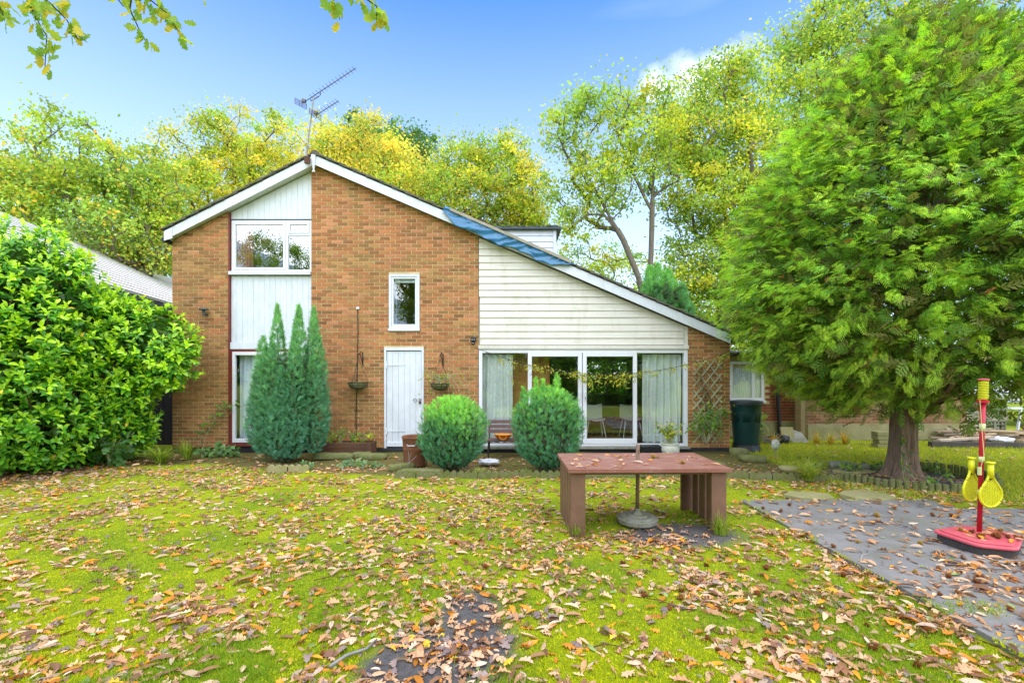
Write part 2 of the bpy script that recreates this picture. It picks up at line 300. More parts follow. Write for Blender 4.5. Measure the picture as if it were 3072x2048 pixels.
M = dict(
    brick=mat('brick', (1, 1, 1), (0.72, 0.72, 0.70), 24, 0.85, 0.5, 90, 0.2, tint=True, dirt=(0.16, 0.13, 0.03), dscale=1.1, damt=0.55),
    mortar=mat('mortar', (0.72, 0.58, 0.32), (0.62, 0.49, 0.25), 9, 0.95, 0.4, 150, 0.1, dirt=(0.30, 0.25, 0.07), dscale=1.2, damt=0.6),
    white=mat('white paint', (0.71, 0.735, 0.745), (0.63, 0.66, 0.67), 5, 0.45, 0.05, 60, dirt=(0.42, 0.44, 0.38), dscale=4, damt=0.5),
    upvc=mat('white plastic frame', (0.77, 0.78, 0.775), (0.72, 0.73, 0.72), 3, 0.3),
    cream=mat('cream weatherboard paint', (0.76, 0.72, 0.61), (0.65, 0.61, 0.49), 3, 0.55, 0.15, 20, stretch=(0.4, 1, 4), dirt=(0.40, 0.36, 0.24), dscale=2.6, damt=0.6),
    redframe=mat('oxblood frame paint', (0.20, 0.035, 0.02), (0.14, 0.03, 0.02), 8, 0.5),
    plinth=mat('bitumen plinth', (0.02, 0.022, 0.025), (0.035, 0.035, 0.035), 6, 0.7, 0.3),
    tile=mat('mossy roof tile', (0.16, 0.14, 0.11), (0.09, 0.085, 0.06), 10, 0.9, 0.6, 60, 0.2, dirt=(0.12, 0.14, 0.03), dscale=5, damt=0.7),
    glass=glassmat('window glass', (0.95, 0.97, 0.97), refl=0.10), dglass=glassmat('upstairs glass', (0.85, 0.88, 0.88), 0.2), pglass=glassmat('patio glass', (0.95, 0.97, 0.95), 0.10),
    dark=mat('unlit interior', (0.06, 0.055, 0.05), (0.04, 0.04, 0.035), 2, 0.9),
    orange=mat('stained timber wall', (0.62, 0.27, 0.06), (0.50, 0.20, 0.045), 3, 0.5, stretch=(1, 1, 0.2)),
    plaster=mat('interior plaster', (0.45, 0.42, 0.36), None, 2, 0.9),
    carpet=mat('interior floor', (0.22, 0.12, 0.06), (0.14, 0.08, 0.045), 9, 0.5),
    curtain=mat('sage curtain', (0.76, 0.80, 0.76), (0.66, 0.71, 0.67), 3, 0.9),
    pcurtain=mat('pale curtain', (0.74, 0.82, 0.86), (0.66, 0.74, 0.79), 3, 0.9), rcurtain=mat('dusky red curtain', (0.60, 0.16, 0.18), None, 4, 0.9),
    net=mat('net curtain', (0.85, 0.87, 0.88), (0.55, 0.58, 0.6), 14, 0.9, stretch=(6, 1, 0.3)),
    tarp=mat('blue tarpaulin', (0.035, 0.19, 0.34), (0.025, 0.14, 0.27), 5, 0.24, 0.25, 16, 0.6),
    batten=mat('weathered batten', (0.42, 0.36, 0.26), (0.28, 0.25, 0.18), 7, 0.85, 0.3, 40, stretch=(0.3, 1, 1)),
    table=mat('red brown table paint', (0.31, 0.125, 0.08), (0.24, 0.09, 0.06), 4, 0.42, 0.12, 40, 0.5, dirt=(0.40, 0.27, 0.22), dscale=7, damt=0.75, stretch=(0.5, 5, 5)),
    tableleg=mat('brown table paint', (0.23, 0.12, 0.072), (0.17, 0.09, 0.052), 5, 0.5, 0.15, 40, 0.4, dirt=(0.10, 0.08, 0.04), dscale=4, damt=0.5),
    concrete=mat('mossy concrete', (0.33, 0.32, 0.26), (0.22, 0.22, 0.15), 9, 0.9, 0.5, 50, 0.2, dirt=(0.13, 0.17, 0.04), dscale=6, damt=0.7),
    mossstone=mat('moss covered stone', (0.20, 0.20, 0.09), (0.13, 0.15, 0.03), 9, 0.95, 0.7, 40, 0.1, dirt=(0.22, 0.19, 0.12), dscale=5, damt=0.6),
    slab=mat('yellow stone slab', (0.36, 0.31, 0.15), (0.26, 0.25, 0.09), 6, 0.9, 0.4, 50, 0.2),
    rust=mat('rusty steel', (0.24, 0.09, 0.03), (0.15, 0.065, 0.035), 7, 0.8, 0.3, 50, 0.3, dirt=(0.30, 0.13, 0.05), dscale=7),
    steel=mat('galvanised steel', (0.42, 0.43, 0.43), None, 8, 0.4, metal=0.7), alu=mat('aerial metal', (0.10, 0.09, 0.09), (0.15, 0.14, 0.13), 12, 0.5, metal=0.4),
    oldmast=mat('aerial mast', (0.34, 0.32, 0.28), (0.22, 0.20, 0.17), 9, 0.6, metal=0.3),
    black=mat('black metal', (0.02, 0.02, 0.02), None, 10, 0.5), blackp=mat('black plastic', (0.025, 0.027, 0.03), None, 6, 0.35),
    dkgrey=mat('dark grey plastic', (0.07, 0.085, 0.085), None, 6, 0.5),
    pole=mat('parasol pole', (0.20, 0.13, 0.08), (0.27, 0.17, 0.11), 8, 0.5),
    planter=mat('old planter timber', (0.15, 0.075, 0.04), (0.09, 0.05, 0.03), 6, 0.9, 0.4, 40, 0.2, stretch=(0.3, 1, 1)),
    timber=mat('grey rough timber', (1, 1, 1), (0.65, 0.62, 0.58), 6, 0.9, 0.4, 40, 0.2, tint=True),
    bark=mat('bark', (0.12, 0.085, 0.055), (0.055, 0.042, 0.03), 9, 0.95, 1.0, 16, 0.1, stretch=(3, 3, 0.5)),
    cbark=mat('red brown fibrous bark', (0.34, 0.23, 0.15), (0.15, 0.10, 0.07), 9, 0.95, 1.0, 14, 0.1, stretch=(4, 4, 0.35), dirt=(0.10, 0.11, 0.03), dscale=3, damt=0.7),
    paleb=mat('grey oak bark', (0.23, 0.19, 0.14), (0.13, 0.11, 0.075), 9, 0.95, 0.6, 16, 0.1, stretch=(3, 3, 0.5)),
    green=mat('dark green plastic', (0.005, 0.045, 0.04), (0.004, 0.035, 0.032), 3, 0.33, 0.05, 30, 0.5), greenlid=mat('faded black lid', (0.045, 0.055, 0.06), None, 3, 0.45),
    bench=mat('brown bench slat', (0.13, 0.06, 0.05), (0.10, 0.05, 0.04), 6, 0.5), bowl=mat('orange plastic', (0.70, 0.24, 0.01), (0.6, 0.2, 0.01), 3, 0.4),
    pot=mat('cream glazed pot', (0.62, 0.62, 0.50), (0.5, 0.52, 0.40), 3, 0.35, dirt=(0.3, 0.32, 0.15), dscale=6, damt=0.4),
    trellis=mat('grey green trellis', (0.46, 0.46, 0.28), (0.36, 0.37, 0.21), 7, 0.85), redp=mat('faded red plastic', (0.60, 0.075, 0.095), (0.64, 0.13, 0.15), 4, 0.38),
    redpole=mat('red plastic pole', (0.60, 0.015, 0.035), None, 4, 0.3), yellowp=mat('yellow plastic', (0.72, 0.70, 0.01), (0.66, 0.64, 0.01), 4, 0.35),
    paley=mat('pale yellow tape', (0.7, 0.72, 0.30), None, 4, 0.5), sand=mat('gritty grey base', (0.09, 0.075, 0.065), (0.05, 0.045, 0.04), 60, 0.95, 0.5, 120),
    ball=mat('worn tennis ball', (0.30, 0.34, 0.16), (0.24, 0.27, 0.13), 20, 0.95, 0.4, 120), rubber=mat('rubber mat', (0.27, 0.25, 0.225), (0.18, 0.17, 0.155), 2.2, 0.62, 0.35, 60, 0.25, dirt=(0.16, 0.16, 0.08), dscale=2.5, damt=0.85),
    whiteplastic=mat('white plastic bag', (0.75, 0.75, 0.78), None, 4, 0.4, 0.3, 20), render=mat('algae stained render', (0.34, 0.30, 0.15), (0.22, 0.20, 0.08), 3, 0.95, 0.3, 60),
    lightroof=mat('pale slatted roof', (0.88, 0.83, 0.76), (0.76, 0.71, 0.65), 5, 0.8, 0.2), darkgap=mat('roof underlap', (0.05, 0.045, 0.045), None, 5, 0.9),
    garagedoor=mat('white ribbed door', (0.70, 0.76, 0.80), None, 3, 0.5), brickdust=mat('buff brick', (0.45, 0.33, 0.15), (0.36, 0.26, 0.11), 9, 0.9, 0.4),
    leaf=leafmat('tree leaf', 0.55, 0.5, 0.15, vgain=2.0), laurel=leafmat('laurel leaf', 0.27, 0.3, 0.5, vgain=2.15), conifer=leafmat('conifer spray', 0.6, 0.38, 0.15, vgain=2.35), cypress=leafmat('cypress spray', 0.55, 0.3, 0.25, vgain=2.3),
    litter=leafmat('fallen leaf', 0.55, 0.15, 0.3), grass=leafmat('grass blade', 0.55, 0.4, 0.2), burr=leafmat('chestnut burr', 0.8, 0.1, 0.1), plant=leafmat('garden plant leaf', 0.4, 0.35, 0.35),
)
# ---------------------------------------------------------------- ground
def soil_mask(x, y):
    """bare earth 0..1"""
    def blob(cx, cy, rx, ry, a=0.0):
        dx, dy = x - cx, y - cy; c, s = math.cos(a), math.sin(a)
        return 1.0 - np.sqrt(((dx * c + dy * s) / rx) ** 2 + ((dy * c - dx * s) / ry) ** 2)
    m = np.maximum(blob(-0.52, 2.78, 0.42, 0.55, -0.2), blob(-0.30, 3.42, 0.26, 0.40, 0.0))
    m = np.maximum(m, blob(-0.18, 3.0, 0.25, 0.5, 0.0) * 0.6)
    m = np.maximum(m, blob(1.75, 5.05, 0.75, 0.42, 0.0) * 0.9)
    m = np.maximum(m, blob(6.3, 7.8, 1.25, 1.05) * 1.5)
    return m
def bed_mask(x, y):
    """leaf-littered border in front of the house and round the hedge foot"""
    e = np.minimum(y - (7.85 + 0.05 * np.sin(3 * x) + 0.9 * np.clip((-x - 2.2) / 3, 0, 1)), 10.6 - y)
    e = np.minimum(e, 5.0 - x)
    h = 1.2 - np.sqrt(((x + 9.0) / 1.35) ** 2 + ((y - 8.4) / 2.0) ** 2) * 1.0
    return np.clip(np.maximum(e * 1.6, h * 1.6), -1, 1)
def groundmat():
    m = bpy.data.materials.new('lawn'); m.use_nodes = True
    n, l = m.node_tree.nodes, m.node_tree.links; b = n['Principled BSDF']; b.inputs['Roughness'].default_value = 0.9; b.inputs['Specular IOR Level'].default_value = 0.15
    g = n.new('ShaderNodeTexCoord')
    def noise(s, d=5, r=0.6):
        t = n.new('ShaderNodeTexNoise'); t.inputs['Scale'].default_value = s; t.inputs['Detail'].default_value = d; t.inputs['Roughness'].default_value = r
        l.new(g.outputs['Object'], t.inputs['Vector']); return t.outputs['Fac']
    def rng_(v, a, c, o0=0.0, o1=1.0):
        r = n.new('ShaderNodeMapRange'); r.inputs['From Min'].default_value = a; r.inputs['From Max'].default_value = c
        r.inputs['To Min'].default_value = o0; r.inputs['To Max'].default_value = o1; l.new(v, r.inputs['Value']); return r.outputs[0]
    def mix(f, a, c):
        x = n.new('ShaderNodeMix'); x.data_type = 'RGBA'; l.new(f, x.inputs['Factor'])
        for k, v in (('A', a), ('B', c)):
            if isinstance(v, tuple): x.inputs[k].default_value = (*v, 1)
            else: l.new(v, x.inputs[k])
        return x.outputs['Result']
    moss = mix(rng_(noise(26, 4), 0.35, 0.65), (0.36, 0.40, 0.008), (0.24, 0.30, 0.008))
    turf = mix(rng_(noise(70, 4), 0.35, 0.65), (0.24, 0.31, 0.012), (0.15, 0.21, 0.01))
    lawn = mix(rng_(noise(1.3, 6, 0.7), 0.47, 0.60), moss, turf)
    earth = mix(rng_(noise(30, 6), 0.35, 0.65), (0.10, 0.095, 0.092), (0.17, 0.15, 0.13))
    litter = mix(rng_(noise(14, 6), 0.4, 0.6), (0.17, 0.105, 0.05), (0.13, 0.15, 0.022))
    def edge(att, amp):
        a = n.new('ShaderNodeAttribute'); a.attribute_name = att
        q = n.new('ShaderNodeMath'); q.operation = 'MULTIPLY_ADD'; q.inputs[1].default_value = amp; l.new(noise(7, 9, 0.8), q.inputs[0]); l.new(a.outputs['Fac'], q.inputs[2])
        return rng_(q.outputs[0], amp * 0.5 - 0.06, amp * 0.5 + 0.30)
    col = mix(edge('bed', 1.0), lawn, litter); col = mix(edge('soil', 0.9), col, earth)
    l.new(col, b.inputs['Base Color'])
    k = n.new('ShaderNodeBump'); k.inputs['Strength'].default_value = 0.9; k.inputs['Distance'].default_value = 0.03
    l.new(noise(45, 6, 0.7), k.inputs['Height']); l.new(k.outputs[0], b.inputs['Normal'])
    return m
def ground():
    gx = np.concatenate([[-400, -150, -60, -30, -16, -12], np.arange(-9.5, 9.5, 0.08), [10, 12, 16, 30, 60, 150, 400]])
    gy = np.concatenate([[-400, -120, -50, -20, -8, -3, 0], np.arange(1.2, 13, 0.08), [14, 17, 22, 30, 50, 100, 200, 500]])
    X, Y = np.meshgrid(gx, gy); Z = gz(X, Y)
    far = np.clip((np.hypot(X, Y - 6) - 9) / 6, 0, 1); Z = Z * (1 - far) - 0.02 * far
    nx, ny = len(gx), len(gy)
    me = bpy.data.meshes.new('ground'); me.vertices.add(nx * ny); me.vertices.foreach_set('co', np.stack([X, Y, Z], -1).astype(np.float32).ravel())
    i, j = np.meshgrid(np.arange(nx - 1), np.arange(ny - 1)); q = (j * nx + i).ravel()
    Q = np.stack([q, q + 1, q + nx + 1, q + nx], 1)
    me.loops.add(Q.size); me.loops.foreach_set('vertex_index', Q.astype(np.int32).ravel())
    me.polygons.add(len(Q)); me.polygons.foreach_set('loop_start', np.arange(len(Q), dtype=np.int32) * 4); me.update(calc_edges=True)
    me.polygons.foreach_set('use_smooth', np.ones(len(Q), bool))
    for nm, fn in (('soil', soil_mask), ('bed', bed_mask)):
        a = me.attributes.new(nm, 'FLOAT', 'POINT'); a.data.foreach_set('value', np.clip(fn(X, Y), -1, 1).astype(np.float32).ravel())
    me.materials.append(groundmat())
    o = bpy.data.objects.new('ground', me); link(o); o['kind'] = 'structure'
ground()

# ---------------------------------------------------------------- the house
HY = 10.3; VY = 10.13
fx = lambda px: (px - CX) * HY / F
fz = lambda py: CH + (HZ - py) * HY / F
vx = lambda px: (px - CX) * VY / F
vz = lambda py: CH + (HZ - py) * VY / F
AX, AZ = vx(942), vz(493)                 # foot of the bargeboards at the apex
SR, SL = 0.430, 0.506                     # roof pitches, long side and short side
XR, XL = vx(2192), vx(495)                # eaves
def soff(x): return AZ - SR * (x - AX) if x > AX else AZ - SL * (AX - x)
def under(poly, up=0.03):                 # keep what is under the roof
    p = clip(poly, SR, 1, AZ + SR * AX + up)
    return clip(p, -SL, 1, AZ - SL * AX + up) if p else p
house = thing('brick_house', 'brick house with white boarded gable, long sloping roof and sliding glass doors', 'house', (fx(1300), HY, 0))

PL = fz(1342)                             # top of the bitumen plinth
brick_pal = [tuple(v * k for v, k in zip(c, (1.08, 1.0, 0.92))) for c in [(0.50, 0.215, 0.085), (0.45, 0.19, 0.08), (0.43, 0.23, 0.09), (0.38, 0.205, 0.08), (0.33, 0.16, 0.07), (0.54, 0.245, 0.12), (0.45, 0.25, 0.095), (0.48, 0.22, 0.085)]]
brick_cand, rest = [], []
def brickwork(x0, x1, holes, wparent, yf=HY, z0=PL, z1=7.0, olive=0.0):
    k = 0; z = z0
    while z < z1:
        xs = x0 - (0.1125 if k % 2 else 0.0)
        x = xs
        while x < x1:
            segs = [(max(x, x0), min(x + 0.211, x1))]
            for (a, b, c, d) in holes:
                if z + 0.065 > c + 0.004 and z < d - 0.004:
                    ns = []
                    for (s, e) in segs:
                        if e <= a or s >= b: ns.append((s, e))
                        else:
                            if s < a: ns.append((s, a - 0.003))
                            if e > b: ns.append((b + 0.003, e))
                    segs = ns
            for (s, e) in segs:
                if e - s < 0.03: continue
                j = rnd.uniform(-0.002, 0.002)
                p = under([(s + 0.001, z + j), (e - 0.001, z + j), (e - 0.001, z + 0.062 + j), (s + 0.001, z + 0.062 + j)], 0.02)
                if len(p) < 3: continue
                if max(q[1] for q in p) - min(q[1] for q in p) < 0.01: continue
                full = len(p) == 4 and e - s > 0.2 and abs(p[2][1] - p[1][1] - 0.062) < 1e-6
                nv = math.sin(s * 2.1 + 1) * 0.5 + math.sin(z * 3.1 + s) * 0.5
                band = 0.55 * math.exp(-((z - 3.9) / 0.35) ** 2) + 0.5 * math.exp(-((z - 1.0) / 0.8) ** 2) + olive + 0.12 * nv
                if rnd.random() < band: ci = rnd.choice([2, 3, 6, 3])
                else: ci = rnd.choice([0, 0, 1, 1, 7, 4, 5, 2, 6] if rnd.random() < 0.85 else [5, 4])
                (brick_cand if full else rest).append((p, ci, wparent, yf + rnd.uniform(-0.002, 0.002)))
            x += 0.225
        z += 0.075; k += 1
def wallmesh(polys, y0, y1):
    m = MB()
    for p in polys:
        p = under(p, 0.02)
        if len(p) > 2: m.pxz(p, y0, y1)
    return m
R_ = lambda a, b, c, d: [(a, c), (b, c), (b, d), (a, d)]
xLa, xLb, xCa, xCb, xRa, xRb = fx(517), fx(686), fx(934), fx(1435), fx(2064), fx(2190)
win = (fx(1166), fx(1259), fz(994), fz(821)); dor = (fx(1152), fx(1272), PL - 0.02, fz(1042))
wm = HY + 0.009
wl_ = wallmesh([R_(xLa, xLb, PL, 7)], wm, HY + 0.22).build('wall', M['mortar'], house)
wc = wallmesh([R_(xCa, dor[0], PL, 7), R_(dor[1], xCb, PL, 7), R_(dor[0], dor[1], win[3], 7), R_(dor[0], dor[1], dor[3], win[2]),
               R_(dor[0], win[0], win[2], win[3]), R_(win[1], dor[1], win[2], win[3])], wm, HY + 0.22).build('wall', M['mortar'], house)
wr = wallmesh([R_(xRa, xRb, PL, 4)], wm, HY + 0.22).build('wall', M['mortar'], house)
brickwork(xLa, xLb, [], wl_, olive=0.45); brickwork(xCa, xCb, [win, dor], wc); brickwork(xRa, xRb, [], wr, olive=0.5)
# about 300 whole bricks of the gable as single objects, the rest joined wall by wall
brick_cand.sort(key=lambda c: (c[2] is not wc, abs((c[0][0][0] + c[0][1][0]) / 2 - fx(1130)) + abs(c[0][0][1] - 4.1)))
bm_cache = {}
for (p, ci, par, y) in brick_cand[:300]:
    kk = rnd.choice((0.8, 0.93, 1.0, 1.12)); ck = (ci, kk)
    if ck not in bm_cache:
        b = MB(); b.cur = tuple(v * kk for v in brick_pal[ci]); b.pxz([(-0.1045, 0), (0.1045, 0), (0.1045, 0.062), (-0.1045, 0.062)], 0, 0.03); bm_cache[ck] = b.mesh('brick', M['brick'])
    inst('brick', bm_cache[ck], par, ((p[0][0] + p[1][0]) / 2, y, p[0][1]))
joined = {}
for (p, ci, par, y) in brick_cand[300:] + rest:
    b = joined.setdefault(par.name, (MB(), par))[0]; k = rnd.uniform(0.76, 1.16); b.cur = tuple(v * k for v in brick_pal[ci]); b.pxz(p, y, y + 0.03)
for b, par in joined.values():
    o = b.build('brickwork', M['brick'], par); o['kind'] = 'stuff'
MB().box(xLa - 0.01, xLb, HY + 0.03, HY + 0.2, -0.1, PL - 0.004).box(xCa, xCb, HY + 0.02, HY + 0.2, -0.1, PL - 0.004).box(xRa, xRb, HY + 0.02, HY + 0.2, -0.1, PL - 0.004).box(xCb, xRa, HY + 0.025, HY + 0.2, -0.1, fz(1340)).box(xLb, xCa, HY + 0.03, HY + 0.2, -0.1, fz(1336)).build('plinth', M['plinth'], house)

# shell and rooms behind the windows
BY = 18.0
sh = MB()
sh.pxz([(xLa + 0.05, 0), (xLa + 0.2, 0), (xLa + 0.2, soff(xLa) - 0.05), (xLa + 0.05, soff(xLa) - 0.05)], HY + 0.22, BY)
sh.pxz([(xRb - 0.2, 0), (xRb - 0.05, 0), (xRb - 0.05, soff(xRb)), (xRb - 0.2, soff(xRb))], HY + 0.22, BY)
wx0, wx1, wz0, wz1 = 2.7, 4.3, 0.85, 2.12                        # garden window at the back of the living room
for p in ([(xLa + 0.2, 0), (wx0, 0), (wx0, 7), (xLa + 0.2, 7)], [(wx1, 0), (xRb - 0.2, 0), (xRb - 0.2, 7), (wx1, 7)], R_(wx0, wx1, 0, wz0), R_(wx0, wx1, wz1, 7)):
    p = under(p, -0.02)
    if len(p) > 2: sh.pxz(p, BY - 0.2, BY)
sh.build('shell', M['plaster'], house)
MB().box(xLa + 0.2, xRb - 0.2, HY + 0.22, BY - 0.2, 0.0, PL - 0.03).build('room_floor', M['carpet'], house)
MB().pxz(under(R_(xLa + 0.2, xRb - 0.2, 2.36, 2.52), 0), HY + 0.24, BY - 0.2).build('room_ceiling', M['plaster'], house)
MB().box(-0.85, -0.75, HY + 0.3, BY - 0.2, 0.0, 2.36).build('partition', M['orange'], house)
MB().box(-0.75, 0.85, 10.95, 11.05, 0.08, 2.36).build('timber_partition', M['orange'], house)
m = MB(); fxw = (wx0 + wx1) / 2
m.box(wx0, wx1, BY - 0.15, BY - 0.09, wz0, wz0 + 0.06).box(wx0, wx1, BY - 0.15, BY - 0.09, wz1 - 0.06, wz1)
for x in (wx0, wx0 + 0.78, wx1 - 0.06): m.box(x, x + 0.06, BY - 0.15, BY - 0.09, wz0 + 0.06, wz1 - 0.06)
bw = m.build('window', M['upvc'], house)
MB().box(wx0 + 0.06, wx1 - 0.06, BY - 0.125, BY - 0.12, wz0 + 0.06, wz1 - 0.06).build('pane', M['glass'], bw)
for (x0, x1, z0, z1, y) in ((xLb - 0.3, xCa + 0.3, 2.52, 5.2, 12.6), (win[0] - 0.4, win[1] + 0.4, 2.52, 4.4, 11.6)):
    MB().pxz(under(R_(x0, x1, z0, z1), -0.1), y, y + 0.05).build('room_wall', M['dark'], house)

def curtain(name, label, x0, x1, z0, z1, y, folds, material, amp=0.035, gather=0.0):
    b = MB()
    def fn(u, v):
        g = 1 - gather * math.sin(math.pi * min(1, v * 1.1)) * 0.5
        x = x0 + (x1 - x0) * u * g
        return (x, y + amp * (1.15 - 0.4 * v) * math.sin(u * folds * TAU + 0.7 * math.sin(3 * v + u * 5)) + 0.012 * math.sin(17 * u), z0 + (z1 - z0) * v)
    b.grid(fn, int(folds * 10), 10)
    return tag(b.build(name, material, None, smooth=True), label, 'curtain')

def rect_frame(m, x0, x1, z0, z1, y0, y1, t, tb=None, tt=None):
    tb = tb or t; tt = tt or t
    m.box(x0, x0 + t, y0, y1, z0, z1).box(x1 - t, x1, y0, y1, z0, z1)
    m.box(x0 + t, x1 - t, y0, y1, z0, z0 + tb).box(x0 + t, x1 - t, y0, y1, z1 - tt, z1)
    return m

# upstairs window: one large light and a small one over a narrow one
wy = HY + 0.05
m = MB(); x0, x1, z0, z1 = fx(690), fx(932), fz(814), fz(659)
rect_frame(m, x0, x1, z0, z1, wy, wy + 0.07, 0.045)
xm = fx(856); m.box(xm - 0.02, xm + 0.035, wy, wy + 0.07, z0 + 0.045, z1 - 0.045)
zm = fz(702); m.box(xm + 0.035, x1 - 0.045, wy, wy + 0.07, zm - 0.025, zm + 0.025)
uw = m.build('window', M['upvc'], house, bevel=0.006)
for (a, b, c, d) in ((x0 + 0.045, xm - 0.02, z0 + 0.045, z1 - 0.045), (xm + 0.035, x1 - 0.045, zm + 0.025, z1 - 0.045)):
    s = rect_frame(MB(), a + 0.003, b - 0.003, c + 0.003, d - 0.003, wy - 0.012, wy + 0.05, 0.045).build('sash', M['upvc'], uw, bevel=0.006)
    MB().box(a + 0.05, b - 0.05, wy + 0.015, wy + 0.02, c + 0.05, d - 0.05).build('pane', M['dglass'], uw)
MB().box(xm + 0.036, x1 - 0.046, wy + 0.025, wy + 0.03, z0 + 0.046, zm - 0.026).build('pane', M['dglass'], uw)
MB().box(x0 - 0.02, x1, HY - 0.035, wy - 0.003, fz(824), fz(814)).build('sill', M['white'], uw, bevel=0.005)
curtain('curtain', 'dusky red curtain hanging inside the upstairs window', x0 + 0.04, x0 + 0.42, z0, z1, wy + 0.11, 5, M['rcurtain'], 0.025)

# boarded white panels above and below it: each board a piece
pan = MB().pxz(under(R_(fx(688), fx(933), fz(655), 7), 0.02), HY + 0.075, HY + 0.12).pxz(R_(fx(688), fx(933), fz(1046), fz(826)), HY + 0.075, HY + 0.12).build('panel', M['white'], house)
xb = fx(689); n = 0
while xb < fx(932):
    xe = min(xb + 0.118, fx(933))
    for (zz0, zz1) in ((fz(655), 7.0), (fz(1026), fz(826))):
        p = under(R_(xb + 0.0018, xe - 0.0018, zz0, zz1), 0.01)
        if len(p) > 2: MB().pxz(p, HY + 0.060 + rnd.uniform(-0.0015, 0.0015), HY + 0.074).build('board', M['white'], pan)
    xb = xe
MB().box(fx(685), fx(933), HY + 0.02, HY + 0.06, fz(1047), fz(1027)).build('panel_trim', M['white'], house, bevel=0.006)
MB().box(fx(688), fx(933), HY + 0.045, HY + 0.075, fz(658.5), fz(655)).build('drip_strip', M['dkgrey'], house)
m = MB(); m.pxz([(fx(684.5), fz(1332)), (fx(688.5), fz(1332)), (fx(688.5), soff(fx(688))), (fx(684.5), soff(fx(684)))], HY - 0.002, HY + 0.06); m.build('edge_trim', M['redframe'], house)

# tall glazed opening behind the clipped cypress
m = rect_frame(MB(), fx(688.7), fx(933), fz(1331), fz(1048), HY + 0.02, HY + 0.09, 0.05, 0.03, 0.05)
gl = m.build('garden_window', M['redframe'], house)
rect_frame(MB(), fx(696), fx(931), fz(1327), fz(1055), HY + 0.005, HY + 0.075, 0.06, 0.08, 0.07).build('frame', M['upvc'], gl, bevel=0.005)
MB().box(fx(704), fx(923), HY + 0.04, HY + 0.045, fz(1316), fz(1065)).build('pane', M['glass'], gl)
MB().box(fx(680), fx(936), HY - 0.05, HY + 0.004, fz(1337), fz(1331)).build('sill', M['redframe'], gl)
curtain('curtain', 'pale blue green curtain filling the tall window behind the cypress', fx(703), fx(930), fz(1318), fz(1052), HY + 0.2, 10, M['pcurtain'], 0.03)

# small window over the door
x0, x1, z0, z1 = fx(1166.5), fx(1258.5), fz(993), fz(822)
sw = rect_frame(MB(), x0, x1, z0 + 0.05, z1, HY - 0.005, HY + 0.09, 0.05).build('window', M['white'], house, bevel=0.005)
rect_frame(MB(), x0 + 0.052, x1 - 0.052, z0 + 0.103, z1 - 0.053, HY + 0.01, HY + 0.07, 0.045).build('sash', M['white'], sw, bevel=0.005)
MB().box(x0 + 0.09, x1 - 0.09, HY + 0.035, HY + 0.04, z0 + 0.14, z1 - 0.09).build('pane', M['glass'], sw)
MB().pxz([(x0 - 0.01, z0), (x1 + 0.01, z0), (x1 + 0.01, z0 + 0.05), (x0 - 0.01, z0 + 0.05)], HY - 0.045, HY + 0.03).build('sill', M['white'], sw, bevel=0.006)
MB().tube([(x0 + 0.14, HY + 0.1, z1 - 0.1), (x0 + 0.135, HY + 0.1, z0 + 0.5), (x0 + 0.13, HY + 0.1, z0 + 0.17)], 0.004, 5).build('blind_cord', M['pcurtain'], sw)
MB().box(x0 + 0.1, x1 - 0.1, HY + 0.09, HY + 0.12, z1 - 0.17, z1 - 0.1).build('blind', M['pcurtain'], sw)

# plank door
d0, d1, dz0, dz1 = fx(1152.5), fx(1271.5), fz(1344), fz(1042.5)
df = MB(); df.box(d0, d0 + 0.045, HY - 0.01, HY + 0.1, dz0, dz1).box(d1 - 0.045, d1, HY - 0.01, HY + 0.1, dz0, dz1).box(d0 + 0.045, d1 - 0.045, HY - 0.01, HY + 0.1, dz1 - 0.06, dz1)
door = df.build('door', M['white'], house, bevel=0.004)
a, b = d0 + 0.05, d1 - 0.05; npl = 6
for i in range(npl):
    p0, p1 = a + (b - a) * i / npl, a + (b - a) * (i + 1) / npl
    MB().box(p0 + 0.0015, p1 - 0.0015, HY + 0.02, HY + 0.05, dz0 + 0.03, dz1 - 0.075).build('plank', M['white'], door, bevel=0.003)
MB().box(a, b, HY + 0.051, HY + 0.06, dz0 + 0.02, dz1 - 0.068).build('ledge', M['plinth'], door)
MB().box(a, b, HY - 0.002, HY + 0.019, dz0 + 0.035, dz0 + 0.125).build('weather_bar', M['white'], door, bevel=0.004)
for zc in (fz(1094), fz(1293)):
    MB().pxz([(a - 0.01, zc - 0.022), (a + 0.42, zc - 0.007), (a + 0.42, zc + 0.007), (a - 0.01, zc + 0.022)], HY + 0.009, HY + 0.019).box(a - 0.03, a + 0.012, HY - 0.018, HY + 0.012, zc - 0.07, zc + 0.07).build('hinge', M['white'], door)
zc = fz(1200)
rg = MB(); rg.tube([(b - 0.14 + 0.035 * math.cos(t * TAU / 14), HY + 0.008, zc + 0.035 * math.sin(t * TAU / 14)) for t in range(15)], 0.007, 6, False); rg.build('ring_handle', M['steel'], door)
MB().box(b - 0.055, b + 0.03, HY + 0.005, HY + 0.018, zc + 0.01, zc + 0.035).build('hasp', M['steel'], door)
MB().box(b - 0.055, b - 0.015, HY - 0.012, HY + 0.008, zc - 0.075, zc - 0.02).tube([(b - 0.048, HY - 0.002, zc - 0.02), (b - 0.048, HY - 0.002, zc + 0.01), (b - 0.035, HY - 0.002, zc + 0.022), (b - 0.022, HY - 0.002, zc + 0.01), (b - 0.022, HY - 0.002, zc - 0.02)], 0.004, 6).build('padlock', M['planter'], door)
MB().box(d0 - 0.05, d1 + 0.03, HY - 0.05, HY + 0.1, dz0 - 0.06, dz0 - 0.003).build('doorstep', M['plinth'], door)

